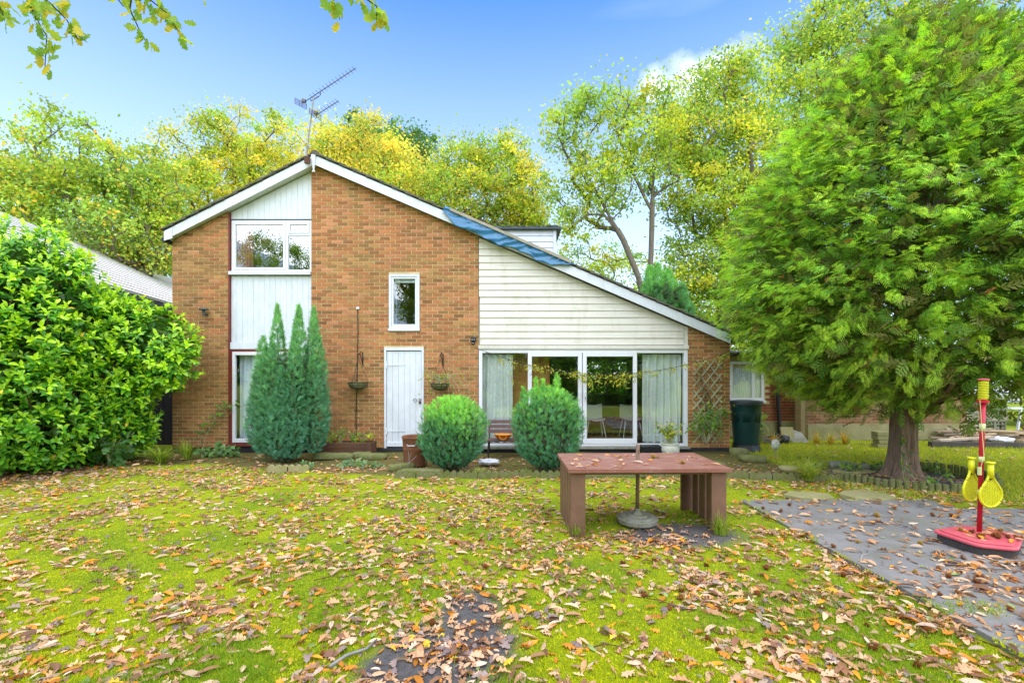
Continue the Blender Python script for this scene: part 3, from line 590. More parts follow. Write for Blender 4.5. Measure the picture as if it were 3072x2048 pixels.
# weatherboards, each its own piece
wb = MB().pxz(under(R_(xCb + 0.005, xRa - 0.005, fz(1046), 7), 0.0), HY + 0.07, HY + 0.15).build('cladding', M['cream'], house)
z = fz(1034); k = 0
while z < 5.2:
    zt = z + 0.158
    x0, x1 = fx(1440) if z < 3.2 else fx(1436.5), fx(2052)
    p = under(R_(x0, x1, z, zt), 0.0)
    if len(p) > 2 and max(q[0] for q in p) - min(q[0] for q in p) > 0.1:
        yb, yt = HY + 0.008 + rnd.uniform(-0.003, 0.003), HY + 0.032
        zz = [q[1] for q in p]; n = len(p); sag = rnd.uniform(-0.004, 0.004)
        vs_ = [(x, yb + (yt - yb) * (q - z) / 0.158, q + sag * math.sin(k + x)) for x, q in p] + [(x, HY + 0.068, q) for x, q in p]
        MB().add(vs_, [tuple(range(n)), tuple(range(2 * n - 1, n - 1, -1))] + [((i + 1) % n, i, n + i, n + (i + 1) % n) for i in range(n)]).build('weatherboard', M['cream'], wb)
    z += 0.1465; k += 1
MB().box(fx(1435.5), fx(2066), HY - 0.03, HY + 0.06, fz(1047), fz(1036)).build('drip_board', M['cream'], wb, bevel=0.004)
MB().pxz(under(R_(fx(2053), fx(2063.5), fz(1036), 4), 0.0), HY - 0.004, HY + 0.1).build('corner_board', M['cream'], wb)

# patio doors
pz0, pz1 = fz(1338), fz(1048)
pf = rect_frame(MB(), fx(1436.5), fx(2063.5), pz0, pz1, HY + 0.0, HY + 0.12, 0.075, 0.05, 0.075).build('patio_door', M['upvc'], house, bevel=0.005)
for (a, b, y, t) in ((1441, 1586, 0.06, 0.03), (1908, 2056, 0.06, 0.03)):
    MB().box(fx(a) + 0.03, fx(b) - 0.03, HY + y, HY + y + 0.006, pz0 + 0.05, pz1 - 0.075).build('pane', M['pglass'], pf)
for (a, b) in ((1583.5, 1746), (1748, 1911)):
    lf = rect_frame(MB(), fx(a), fx(b), pz0 + 0.052, pz1 - 0.05, HY - 0.012, HY + 0.05, 0.085, 0.11, 0.1).build('sliding_leaf', M['upvc'], pf, bevel=0.006)
    MB().box(fx(a) + 0.085, fx(b) - 0.085, HY + 0.02, HY + 0.026, pz0 + 0.16, pz1 - 0.15).build('sliding_pane', M['pglass'], pf)
for a in (1738, 1755):
    MB().box(fx(a) - 0.022, fx(a) + 0.022, HY - 0.045, HY - 0.014, fz(1200), fz(1174)).build('handle', M['upvc'], pf, bevel=0.006)
MB().box(fx(1755) - 0.006, fx(1755) + 0.006, HY - 0.05, HY - 0.046, fz(1196), fz(1190)).build('keyhole', M['black'], pf)
MB().box(fx(1430), fx(2068), HY - 0.06, HY - 0.001, fz(1345), fz(1339)).build('sill', M['concrete'], pf)
curtain('curtain', 'sage green curtain at the patio door end behind the bench', fx(1448), fx(1538), pz0 + 0.06, pz1 - 0.1, HY + 0.17, 4.5, M['curtain'], 0.05, 0.0)
curtain('curtain', 'sage green curtain at the patio door end nearest the trellis', fx(1934), fx(2050), pz0 + 0.06, pz1 - 0.1, HY + 0.17, 5.5, M['curtain'], 0.05, 0.0)
def wire_chair(x, y, s, label):
    t = thing('chair', label, 'chair', (x, y, 0.1))
    b = MB(); b.grid(lambda u, v: (x + (u - 0.5) * 0.46 * s, y - 0.2 + 0.42 * min(1, v * 2), 0.52 + 0.02 * math.cos(u * 6) + max(0, v - 0.5) * 0.7), 8, 8); b.build('seat', M['upvc'], t, solid=0.02)
    for dx in (-1, 1):
        for dy in (-1, 1): MB().tube([(x + dx * 0.17, y + dy * 0.15, 0.5), (x + dx * 0.24, y + dy * 0.24, 0.08)], 0.014, 6).build('leg', M['upvc'], t)
wire_chair(2.07, 12.1, 1, 'white chair indoors beside the table, seen through the sliding door'); wire_chair(2.95, 12.0, -1, 'white chair indoors nearest the green curtain, seen through the sliding door')
t = thing('table', 'pale table standing indoors between the white chairs', 'table', (2.45, 12.9, 0.1))
MB().box(1.75, 3.2, 12.55, 13.3, 0.76, 0.80).build('tabletop', M['plaster'], t)
for dx in (1.82, 3.12):
    for dy in (12.62, 13.22): MB().box(dx - 0.03, dx + 0.03, dy - 0.03, dy + 0.03, 0.08, 0.759).build('leg', M['plaster'], t)

# roof: decks, bargeboards, verge tiles
RB = BY + 0.3
roof = MB()
roof.pxz([(AX, AZ + 0.2), (XR + 0.02, soff(XR) + 0.2), (XR + 0.02, soff(XR) + 0.035), (AX, AZ + 0.035)], VY + 0.025, RB)
roof.pxz([(XL - 0.02, soff(XL) + 0.2), (AX - 0.001, AZ + 0.2), (AX - 0.001, AZ + 0.035), (XL - 0.02, soff(XL) + 0.035)], VY + 0.025, RB)
roof = roof.build('roof', M['white'], house)
MB().pxz([(AX, AZ), (AX, AZ + 0.195), (XR, soff(XR) + 0.195), (XR, soff(XR))], VY, VY + 0.022).build('bargeboard', M['white'], roof)
MB().pxz([(AX - 0.002, AZ), (XL, soff(XL)), (XL, soff(XL) + 0.195), (AX - 0.002, AZ + 0.195)], VY, VY + 0.022).build('bargeboard', M['white'], roof)
MB().pxz([(XL - 0.015, soff(XL) - 0.02), (XL + 0.16, soff(XL) + 0.03), (XL + 0.16, soff(XL + 0.16) + 0.17), (XL - 0.015, soff(XL) + 0.17)], VY - 0.014, VY - 0.001).build('eaves_box', M['white'], roof)
MB().add([(AX - 0.055, VY - 0.03, AZ + 0.2), (AX + 0.045, VY - 0.03, AZ + 0.2), (AX + 0.012, VY - 0.03, AZ - 0.14), (AX - 0.012, VY - 0.03, AZ - 0.14),
          (AX - 0.055, VY - 0.001, AZ + 0.2), (AX + 0.045, VY - 0.001, AZ + 0.2), (AX + 0.012, VY - 0.001, AZ - 0.14), (AX - 0.012, VY - 0.001, AZ - 0.14)],
         [(3, 2, 1, 0), (4, 5, 6, 7), (0, 1, 5, 4), (1, 2, 6, 5), (2, 3, 7, 6), (3, 0, 4, 7)]).box(AX - 0.03, AX + 0.03, VY - 0.034, VY - 0.001, AZ - 0.165, AZ - 0.141).build('finial', M['white'], roof)
MB().tube([(XL - 0.07, VY + 0.05, soff(XL) + 0.02), (XL - 0.07, BY, soff(XL) + 0.02)], 0.055, 8).build('gutter', M['black'], roof)
MB().tube([(XR + 0.07, VY + 0.05, soff(XR) + 0.05), (XR + 0.07, BY, soff(XR) + 0.05)], 0.055, 8).build('gutter', M['black'], roof)
def tilecourse(sx, slope, xe, deck):
    L = abs(xe - AX) / math.cos(math.atan(slope)); nt = int(L / 0.30) + 1; u = Vector((sx * math.cos(math.atan(slope)), 0, -math.sin(math.atan(slope)))); nn = Vector((sx * math.sin(math.atan(slope)), 0, math.cos(math.atan(slope))))
    o = Vector((AX, 0, AZ + 0.2))
    for i in range(nt):
        a, b = i * 0.30 - 0.02, min(i * 0.30 + 0.38, L + 0.07)
        if b - a < 0.1: continue
        h = 0.028 + rnd.uniform(-0.004, 0.006)
        c = o + u * ((a + b) / 2) + nn * 0.035; c.y = VY + 0.13 + rnd.uniform(-0.008, 0.008)
        tilt = (u - nn * 0.0 + nn * (0.028 / (b - a)) * 1.0).normalized(); tn = Vector((0, 1, 0)).cross(tilt) * 1
        if tn.z < 0: tn = -tn
        MB().obox(c, tilt * (b - a) / 2, Vector((0, 0.17, 0)), tn * h / 2).build('tile', M['tile'], deck, bevel=0.004)
        c2 = o + u * ((a + b) / 2) + nn * 0.03; c2.y = (VY + 0.32 + RB) / 2
        yield c2, tilt * (b - a) / 2, tn * h / 2
field = MB()
for sx, sl, xe in ((1, SR, XR), (-1, SL, XL)):
    for c, t, q in tilecourse(sx, sl, xe, roof): field.obox(c, t, Vector((0, (RB - VY - 0.34) / 2, 0)), q)
field.build('tiling', M['tile'], roof)['kind'] = 'stuff'
for i in range(16):
    y = VY + 0.05 + i * 0.5
    MB().tube([(AX - 0.0, y - 0.03, AZ + 0.235), (AX, y + 0.46, AZ + 0.235)], [0.085, 0.08], 8).build('ridge_tile', M['tile'], roof)
# moss cushions along the verge
ms = Arr(); k = 1100; t = rng.uniform(0, 1, k); xs = XL + (XR - XL) * t
keep = (vnoise(np.c_[xs * 2, xs * 0, xs * 1.3]) > 0.0); xs = xs[keep]
ico = ([(0, 0, 1), (0.9, 0, 0.1), (0.28, 0.85, 0.1), (-0.73, 0.53, 0.1), (-0.73, -0.53, 0.1), (0.28, -0.85, 0.1)], [(0, 1, 2), (0, 2, 3), (0, 3, 4), (0, 4, 5), (0, 5, 1)])
zs = np.array([soff(x) for x in xs]) + 0.245
pos = np.c_[xs, VY - 0.03 + rng.uniform(0, 0.3, len(xs)), zs + rng.uniform(-0.01, 0.012, len(xs))]
I = np.eye(3)
ms.scatter(ico, pos, np.tile(I[0], (len(xs), 1)), np.tile(I[1], (len(xs), 1)), np.tile(I[2], (len(xs), 1)), rng.uniform(0.012, 0.04, len(xs)), pick([(0.10, 0.11, 0.015), (0.13, 0.16, 0.012), (0.09, 0.07, 0.04)], len(xs)))
ms.build('moss', M['leaf'], roof)['kind'] = 'stuff'

# boarded dormer with a mossy flat roof
DY = 12.5
dm = MB().box(-0.5, 1.10, DY + 0.03, 15.5, 3.4, 5.36).build('dormer', M['white'], house)
z = 5.36 - 0.15
while z > 4.1:
    n = [(-0.5, DY - 0.004, z + 0.003), (1.06, DY - 0.004, z + 0.003), (1.06, DY + 0.014, z + 0.15), (-0.5, DY + 0.014, z + 0.15), (-0.5, DY + 0.029, z + 0.003), (1.06, DY + 0.029, z + 0.003), (1.06, DY + 0.029, z + 0.15), (-0.5, DY + 0.029, z + 0.15)]
    MB().add(n, [(0, 1, 2, 3), (7, 6, 5, 4), (4, 5, 1, 0), (1, 5, 6, 2), (2, 6, 7, 3), (4, 0, 3, 7)]).build('board', M['white'], dm); z -= 0.15
MB().box(1.063, 1.145, DY - 0.012, DY + 0.05, 3.9, 5.36).build('corner_board', M['white'], dm)
MB().box(-0.7, 1.27, DY - 0.12, 15.6, 5.364, 5.42).build('flat_roof', M['dkgrey'], dm)
ms = Arr(); k = 700
pos = np.c_[rng.uniform(-0.7, 1.25, k), rng.uniform(DY - 0.13, DY + 0.6, k), np.full(k, 5.42)]
ms.scatter(ico, pos, np.tile(I[0], (k, 1)), np.tile(I[1], (k, 1)), np.tile(I[2], (k, 1)), rng.uniform(0.02, 0.06, k), pick([(0.06, 0.10, 0.015), (0.05, 0.07, 0.02)], k))
ms.build('moss', M['leaf'], dm)['kind'] = 'stuff'

# blue tarpaulin folded over the verge, held by a batten
tarp = thing('tarpaulin', 'crumpled blue tarpaulin wrapped over the roof edge under a long batten', 'tarpaulin', (1.0, VY, 3.9))
T0, T1 = vx(1336), vx(1716)
def tfn(u, v):
    x = T0 + (T1 - T0) * u; b = soff(x)
    e = 1 - 0.75 * max(0, (u - 0.80) / 0.2) ** 1.5; hang = (0.285 + 0.022 * math.sin(u * 19) + 0.01 * math.sin(u * 47)) * e * min(1, 0.35 + u * 6)
    wr = 0.026 * abs(math.sin(u * 21 + 7 * v + 2.2 * math.sin(u * 9 + 2 * v))) ** 2 - 0.018 * abs(math.sin(u * 31 + 12 * v + 1.8 * math.sin(u * 14))) + 0.006 * math.sin(u * 88 + 30 * v)
    if v < 0.45:
        q = v / 0.45; return (x + 0.02 * math.sin(v * 9), VY + 0.5 - 0.54 * q, b + 0.285 + abs(wr) * 1.3 + 0.03 * math.sin(q * 3.1))
    q = (v - 0.45) / 0.55
    return (x - 0.05 * q * (1 if u < 0.5 else -0.5) + 0.02 * math.sin(u * 50) * q, VY - 0.045 + wr * 1.3 - 0.02 * q, b + 0.285 - hang * q)
MB().grid(tfn, 150, 16).build('sheet', M['tarp'], tarp, smooth=True, solid=0.004)
xa, xb_ = vx(1352), vx(1712)
MB().bar((xa, VY - 0.085, soff(xa) + 0.265), (xb_, VY - 0.085, soff(xb_) + 0.25), 0.02, 0.055, (0, -0.02, 1)).build('batten', M['batten'], tarp)

# television aerial on the gable
aer = thing('tv_aerial', 'rusty television aerial with two arrays on a leaning mast at the gable peak', 'aerial', P(918, 497, 10.1))
A = lambda x, y, Y=10.05: P(850 + x / 4.128, 180 + y / 4.128, Y)
MB().tube([A(292, 1290), A(290, 1170), A(318, 900), A(345, 720), A(362, 590), A(380, 458)], [0.016, 0.016, 0.014, 0.013, 0.012, 0.011], 7).build('mast', M['oldmast'], aer)
b = MB().bar(A(240, 535), A(898, 102), 0.014, 0.014)
b.build('boom', M['alu'], aer)
MB().tube([A(335, 470), A(340, 508), A(380, 490), A(440, 452), A(460, 430), A(462, 385)], 0.011, 6).build('bracket', M['alu'], aer)
MB().bar(A(395, 690), A(685, 508), 0.014, 0.014).build('boom', M['alu'], aer)
def elements(p, q, n):
    p, q = Vector(p), Vector(q)
    for i in range(n):
        c = p.lerp(q, (i + 0.5) / n); MB().tube([c + Vector((-0.02, -0.085, 0.012)), c + Vector((0.02, 0.085, 0.012))], 0.0045, 5).build('element', M['alu'], aer)
elements(A(330, 478), A(895, 105), 14); elements(A(440, 660), A(685, 508), 7)
def reflector(x0, y0, x1, y1, h):
    tl, tr = A(x0, y0, 10.0), A(x1, y1, 10.1); dn = Vector((0, 0, -h))
    b = MB()
    for k in range(5): b.tube([tl + dn * k / 4, tr + dn * k / 4], 0.006, 5)
    for k in (0, 0.4, 0.6, 1): b.tube([tl.lerp(tr, k), tl.lerp(tr, k) + dn], 0.006, 5)
    b.build('reflector', M['alu'], aer)
reflector(143, 470, 287, 545, 0.115); reflector(322, 598, 467, 682, 0.12)
for x, y in ((255, 508), (400, 655)): MB().obox(A(x, y), (0.035, 0, -0.012), (0, 0.03, 0), (0.01, 0, 0.028)).build('junction_box', M['alu'], aer)
c = A(295, 1240)
MB().obox(c, (0.05, 0, 0), (0, 0.03, 0), (0, 0, 0.07)).tube([c + Vector((0.03, -0.03, 0.05)), c + Vector((0.09, -0.03, 0.0)), c + Vector((0.07, -0.03, -0.08)), c + Vector((0, -0.03, -0.09))], 0.008, 6).build('clamp', M['planter'], aer)

# fittings on the brickwork
t = thing('wall_light', 'dark grey mushroom shaped light on the brick pier beside the hedge', 'wall light', P(611, 930, HY))
c = P(611, 928, HY - 0.12); MB().lathe([(0.0, c.z + 0.03), (0.07, c.z + 0.022), (0.1, c.z), (0.095, c.z - 0.012), (0.0, c.z - 0.015)], c.x, c.y, 16).build('shade', M['dkgrey'], t, True)
MB().tube([c + Vector((0, 0, -0.01)), c + Vector((0, 0, -0.12))], 0.03, 10).tube([c + Vector((0, 0, -0.1)), c + Vector((0, 0.12, -0.1))], 0.022, 8).build('bracket', M['dkgrey'], t)
t = thing('wall_ornament', 'small dark metal face ornament on the brickwork beside the weatherboards', 'wall ornament', P(1420, 1022, HY))
c = P(1420, 1020, HY - 0.05); MB().lathe([(0.0, c.z + 0.075), (0.045, c.z + 0.06), (0.062, c.z + 0.02), (0.055, c.z - 0.02), (0.032, c.z - 0.05), (0.03, c.z - 0.085), (0, c.z - 0.095)], c.x, c.y, 14, 1, 0.75).build('head', M['black'], t, True)
for s in (-1, 1): MB().lathe([(0, c.z + 0.02), (0.016, c.z + 0.01), (0.016, c.z - 0.004), (0, c.z - 0.014)], c.x + s * 0.024, c.y - 0.038, 8, 1, 0.5).build('eye', M['steel'], t)
MB().box(c.x - 0.018, c.x + 0.018, c.y - 0.03, c.y - 0.02, c.z - 0.07, c.z - 0.055).build('mouth', M['steel'], t)
t = thing('cable', 'thin black cable running down the brick wall behind the mossy hanging basket', 'cable', P(1073, 1120, HY))
MB().tube([P(1073, 926, HY - 0.012), P(1074, 1000, HY - 0.012), P(1072, 1100, HY - 0.012), P(1070, 1180, HY - 0.014), P(1068, 1250, HY - 0.012), P(1070, 1322, HY - 0.012)], 0.009, 6).build('wire', M['black'], t)
c = P(1073, 924, HY - 0.012); MB().lathe([(0, c.z + 0.03), (0.035, c.z + 0.015), (0.035, c.z - 0.02), (0, c.z - 0.03)], c.x, c.y, 10, 1, 0.5).build('fixing', M['pcurtain'], t)
def basket(px, py, label, full):
    c = P(px, py, HY - 0.24); t = thing('hanging_basket', label, 'hanging basket', (c.x, c.y, c.z - 0.14))
    r = 0.205; b = MB()
    for (q, z) in ((r, 0.0), (r * 0.93, -0.055), (r * 0.72, -0.11)): b.tube([c + Vector((q * math.cos(a * TAU / 20), q * math.sin(a * TAU / 20), z)) for a in range(21)], 0.006, 5, False)
    for k in range(10):
        a = k * TAU / 10; b.tube([c + Vector((r * math.cos(g) * math.cos(a), r * math.cos(g) * math.sin(a), -0.15 * math.sin(g))) for g in (0, 0.5, 1.0, 1.57)], 0.005, 5, False)
    b.build('wire_frame', M['black'], t)
    MB().lathe([(r * 0.97, c.z - 0.005), (r * 0.92, c.z - 0.06), (r * 0.7, c.z - 0.11), (r * 0.4, c.z - 0.14), (0, c.z - 0.148)], c.x, c.y, 20).lathe([(r * 0.97, c.z - 0.005), (0.1, c.z + 0.0), (0, c.z + 0.01)], c.x, c.y, 20).build('moss_liner', M['mossstone'], t, True)
    top = Vector((c.x, c.y, c.z + 0.52))
    b = MB()
    for k in range(3):
        a = k * TAU / 3 + 0.4; b.tube([top, c + Vector((r * math.cos(a), r * math.sin(a), 0))], 0.0035, 4)
    b.build('chain', M['black'], t)
    MB().tube([(c.x + 0.03, HY - 0.01, c.z + 0.34), (c.x + 0.03, HY - 0.01, c.z + 0.62), (c.x + 0.01, HY - 0.1, c.z + 0.64), (c.x, c.y, c.z + 0.57), (c.x, c.y, c.z + 0.52)], 0.011, 6).tube([(c.x + 0.03, HY - 0.01, c.z + 0.38), (c.x + 0.01, HY - 0.14, c.z + 0.6)], 0.008, 6).build('bracket', M['black'], t)
    return c, t
bk1, bt1 = basket(1074, 1147, 'bare mossy hanging basket beside the black cable on the brick wall', False)
bk2, bt2 = basket(1320, 1150, 'hanging basket with trailing plant between the white door and patio doors', True)
# ---------------------------------------------------------------- neighbouring buildings
nb = thing('neighbour_house', 'neighbouring house with a pale slatted roof above the laurel hedge', 'house', (-14, 16, 0))
d = Vector((-0.21, 1, 0)).normalized(); rp = Vector((-14.8, 14, 6.42)) - d * 4.2; LN = 17.0; ac = Vector((1, 0.21, 0)).normalized()
b = MB(); q = [rp + d * 0.0 - ac * 0.4 + Vector((0, 0, 0.02)), rp + d * LN - ac * 0.4 + Vector((0, 0, 0.02)), rp + d * LN + ac * 4.8 + Vector((0, 0, -2.83)), rp + ac * 4.8 + Vector((0, 0, -2.83))]
b.add(q + [v + Vector((0, 0, -0.15)) for v in q], [(0, 1, 2, 3), (7, 6, 5, 4), (0, 4, 5, 1), (1, 5, 6, 2), (2, 6, 7, 3), (3, 7, 4, 0)])
nroof = b.build('roof', M['darkgap'], nb)
for k in range(18):
    c = rp + ac * (0.05 + k * 0.27) + Vector((0, 0, -0.16 - k * 0.148)) + d * LN / 2
    MB().obox(c, d * LN / 2, ac * 0.115 + Vector((0, 0, -0.05)), Vector((0.02, 0, 0.035))).build('roof_slat', M['lightroof'], nroof)
b = MB(); e = rp + ac * 1.8; e.z = 2.08; b.obox(e + d * LN / 2, d * (LN / 2 - 0.2), ac * 1.7, (0, 0, 2.08)); b.build('wall', M['planter'], nb)

t = thing('gap_infill', 'added shade-dark board gate closing the gap between laurel and house', 'infill', (-7.9, 10.9, 0))  # dark boards added to fill the gap with shade
for k in range(11): MB().box(-8.9 + k * 0.15, -8.754 + k * 0.15, 10.88 + rnd.uniform(-.003, .003), 10.905, 0.05, 1.75).build('board', M['darkgap'], t)
for z in (0.35, 1.4): MB().box(-8.9, -7.25, 10.91, 10.95, z, z + 0.09).build('rail', M['darkgap'], t)
nh = thing('neighbour_bungalow', 'low red brick building with white window behind the green water butt', 'building', (6.5, 12.6, 0))
YA = 12.6; ga = lambda px, Y: (px - CX) * Y / F
def coursed(m, p0, p1, z0, z1, pal, hole=None, lift=0.012):
    p0, p1 = Vector(p0), Vector(p1); L = (p1 - p0).length; u = (p1 - p0) / L; nrm = Vector((u.y, -u.x, 0)); k = 0; z = z0
    while z + 0.065 < z1:
        s = -0.1125 if k % 2 else 0.0
        while s < L:
            a, e = max(s, 0), min(s + 0.213, L); s += 0.225
            if e - a < 0.03: continue
            if hole and z + 0.06 > hole[2] and z < hole[3] and e > hole[0] and a < hole[1]: continue
            c = p0 + u * (a + e) / 2 + nrm * lift * 0.5; m.cur = tuple(v * rnd.uniform(0.85, 1.15) for v in rnd.choice(pal))
            m.obox((c.x, c.y, z + 0.0325), u * (e - a) / 2, nrm * lift / 2, (0, 0, 0.0325))
        z += 0.075; k += 1
redpal = [(0.34, 0.095, 0.05), (0.29, 0.085, 0.045), (0.38, 0.13, 0.07), (0.27, 0.12, 0.06)]
xa, xb = ga(2180, YA), ga(2384, YA); zt = CH + (HZ - 1068) * YA / F
MB().box(xa - 1.5, xb, YA + 0.002, YA + 3.5, 0, zt).build('wall', M['mortar'], nh)
b = MB(); w0, w1, wz0, wz1 = ga(2186, YA) - xa, ga(2292, YA) - xa, CH + (HZ - 1204) * YA / F, zt
coursed(b, (xa, YA, 0), (xb, YA, 0), 0.42, zt, redpal, (w0, w1, wz0, wz1)); b.build('brickwork', M['brick'], nh)['kind'] = 'stuff'
x0, x1, z0, z1 = ga(2188, YA), ga(2290, YA), CH + (HZ - 1200) * YA / F, CH + (HZ - 1084) * YA / F
m = rect_frame(MB(), x0, x1, z0, z1, YA - 0.04, YA - 0.001, 0.07); m.box(ga(2256, YA) - 0.02, ga(2256, YA) + 0.05, YA - 0.04, YA - 0.001, z0 + 0.07, z1 - 0.07)
nw = m.build('window', M['upvc'], nh)
MB().box(x0 + 0.071, x1 - 0.071, YA - 0.02, YA - 0.016, z0 + 0.071, z1 - 0.071).build('pane', M['glass'], nw)
b = MB(); b.grid(lambda u, v: (x0 + 0.09 + (x1 - x0 - 0.18) * u, YA - 0.008 + 0.005 * math.sin(u * 90), z0 + 0.08 + (z1 - z0 - 0.24) * v), 90, 1); b.build('net_curtain', M['net'], nw)
MB().box(x0 - 0.03, x1 + 0.03, YA - 0.09, YA - 0.001, z0 - 0.06, z0 - 0.003).build('sill', M['upvc'], nw)
MB().box(xa - 0.3, x1 + 0.1, YA - 0.03, YA - 0.0015, z1 + 0.003, zt - 0.02).build('lintel_board', M['slab'], nh)
MB().box(xa - 1.5, xb + 0.2, YA - 0.25, YA + 3.6, zt + 0.003, zt + 0.12).build('flat_roof', M['dkgrey'], nh)
MB().tube([(xa - 1.5, YA - 0.31, zt + 0.08), (xb + 0.1, YA - 0.31, zt + 0.06)], 0.06, 8).build('gutter', M['black'], nh)
MB().tube([P(2329, 1068, YA - 0.1), P(2333, 1180, YA - 0.1), P(2340, 1310, YA - 0.1)], 0.045, 8).build('downpipe', M['black'], nh)
c0 = Vector((xb + 0.003, YA - 0.5, 0)); c1 = Vector((ga(2900, 12.2), 12.2, 0)); u = (c1 - c0).normalized(); n_ = Vector((u.y, -u.x, 0))
b = MB(); b.obox((c0 + c1) / 2 + Vector((0, 0, 1.1)) - n_ * 0.113, (c1 - c0) / 2, n_ * 0.11, (0, 0, 1.1)); b.build('wall', M['mortar'], nh)
b = MB(); coursed(b, c0, c1, 0.40, 2.2, [(0.30, 0.16, 0.08), (0.26, 0.13, 0.06), (0.34, 0.20, 0.10)]); b.build('brickwork', M['brick'], nh)['kind'] = 'stuff'
b = MB(); b.obox((c0 + c1) / 2 + Vector((0, 0, 0.19)) + n_ * 0.03, (c1 - c0) / 2, n_ * 0.032, (0, 0, 0.2)); b.build('rendered_plinth', M['render'], nh)
b = MB(); b.box(xa - 1.5, xb, YA - 0.04, YA - 0.002, 0, 0.40); b.build('rendered_plinth', M['render'], nh)
MB().obox(c0 + Vector((0, 0.25, 1.1)), (0.0015, 0, 0), (0, 0.25, 0), (0, 0, 1.1)).build('return_wall', M['brickdust'], nh)

ga_ = thing('garage', 'white ribbed garage door and boarding glimpsed behind the screen block wall', 'garage', (14, 15, 0))
GYd = 15.0
gx0, gx1 = ga(2760, GYd), ga(3012, GYd)
gd = MB().box(gx0, gx1, GYd, GYd + 0.04, 0.2, 2.0).build('garage_door', M['garagedoor'], ga_)
for k in range(int((gx1 - gx0) / 0.11)): MB().box(gx0 + k * 0.11 + 0.01, gx0 + k * 0.11 + 0.085, GYd - 0.02, GYd - 0.001, 0.2, 2.0).build('rib', M['garagedoor'], gd)
MB().box(gx0 - 3, gx0 - 0.02, GYd, GYd + 0.2, 0, 2.4).box(gx1 + 0.9, gx1 + 3, GYd, GYd + 0.2, 0, 2.4).box(gx0 - 0.02, gx1 + 0.9, GYd, GYd + 0.2, 2.02, 2.4).build('wall', M['brickdust'], ga_)
for k in range(9): MB().box(gx1 + 0.03, gx1 + 0.5 + rnd.uniform(-0.03, 0.05), GYd - 0.05, GYd + 0.1, 0.75 + k * 0.13, 0.86 + k * 0.13).build('board', M['garagedoor'], ga_)
MB().box(gx0 - 3.2, gx1 + 3.2, GYd - 0.3, GYd + 3, 2.41, 2.55).build('flat_roof', M['dkgrey'], ga_)

# pierced concrete screen blocks in two rows
sw_ = thing('screen_wall', 'garden wall of pierced concrete screen blocks with brick coping behind the timber pile', 'wall', P(2950, 1305, 12.9))
SY = 12.9; bs = 0.30
def screen_block(x, z):
    b = MB(); n = 14; t = 0.022
    rect_frame(b, x, x + bs - 0.008, z, z + bs - 0.008, SY, SY + 0.09, t)
    c = [(x, z), (x + bs, z), (x + bs, z + bs), (x, z + bs)]
    for i, (cx, cz) in enumerate(c):
        a0 = i * math.pi / 2; r0, r1 = bs * 0.66, bs * 0.66 + 0.03
        for k in range(8):
            p, q = a0 + 0.20 + (math.pi / 2 - 0.4) * k / 8, a0 + 0.20 + (math.pi / 2 - 0.4) * (k + 1) / 8
            b.pxz([(cx + r0 * math.cos(p), cz + r0 * math.sin(p)), (cx + r1 * math.cos(p), cz + r1 * math.sin(p)), (cx + r1 * math.cos(q), cz + r1 * math.sin(q)), (cx + r0 * math.cos(q), cz + r0 * math.sin(q))], SY + 0.01, SY + 0.08)
    b.build('screen_block', M['concrete'], sw_)
xr = ga(3022, SY)
for i in range(6): screen_block(xr - bs * (i + 1), 0.595)
for i in range(5): screen_block(xr - 0.02 - bs * (i + 1), 0.10)
for k in range(8):
    MB().box(xr - 0.232 * (k + 1), xr - 0.232 * k - 0.01, SY - 0.02, SY + 0.11, 0.595 + bs + 0.003, 0.595 + bs + 0.075).build('coping_brick', M['rust'], sw_)
MB().box(xr - 1.9, xr + 0.02, SY - 0.01, SY + 0.1, 0.403, 0.592).build('middle_course', M['batten'], sw_)
MB().box(xr - 1.9, xr, SY - 0.01, SY + 0.1, -0.05, 0.097).build('footing', M['concrete'], sw_)
t = thing('timber_prop', 'dark plank leaning against the end of the screen block wall', 'plank', (xr + 0.1, SY - 0.1, 0))
MB().bar((xr + 0.32, SY - 0.25, 0.02), (xr + 0.03, SY - 0.06, 0.6), 0.1, 0.03).build('plank', M['planter'], t)
t = thing('trestle', 'white painted trestle standing beyond the screen block wall', 'trestle', (12.9, 12.6, 0))
X = ga(3060, 12.2)
for dx in (-0.1, 0.25):
    MB().bar((X + dx, 12.2, 0), (X + dx + 0.12, 12.2, 0.75), 0.05, 0.03).build('leg', M['white'], t)
MB().bar((X - 0.35, 12.2, 0.78), (X + 0.8, 12.2, 0.78), 0.06, 0.05).build('rail', M['white'], t)

# pile of sawn timber
tpal = [(0.58, 0.43, 0.26), (0.38, 0.28, 0.18), (0.66, 0.54, 0.40), (0.24, 0.17, 0.11), (0.46, 0.36, 0.26)]
for i in range(34):
    cx, cy = rnd.uniform(10.2, 12.6), rnd.uniform(11.2, 12.1); L = rnd.uniform(0.5, 1.7); a = rnd.gauss(0, 0.35) + (math.pi if rnd.random() < .5 else 0); z = 0.05 + 0.36 * rnd.random() * (1 - abs(cx - 11.6) / 1.6)
    z = max(z, 0.04); cur = rnd.choice(tpal); b = MB(); b.cur = cur; w = rnd.choice([0.05, 0.09, 0.13]); ds = ('long ' if L > 1.1 else 'short ') + ['buff', 'brown', 'pale', 'dark', 'grey brown'][tpal.index(cur)]
    b.bar((cx - L / 2 * math.cos(a), cy - L / 2 * math.sin(a), z), (cx + L / 2 * math.cos(a), cy + L / 2 * math.sin(a), z + rnd.gauss(0, 0.07)), w, rnd.choice([0.03, 0.045]))
    o = b.build('timber_plank', M['timber']); tag(o, ds + ' timber offcut in the jumbled pile before the screen blocks', 'plank', ds + ' timber offcuts piled before the screen blocks')
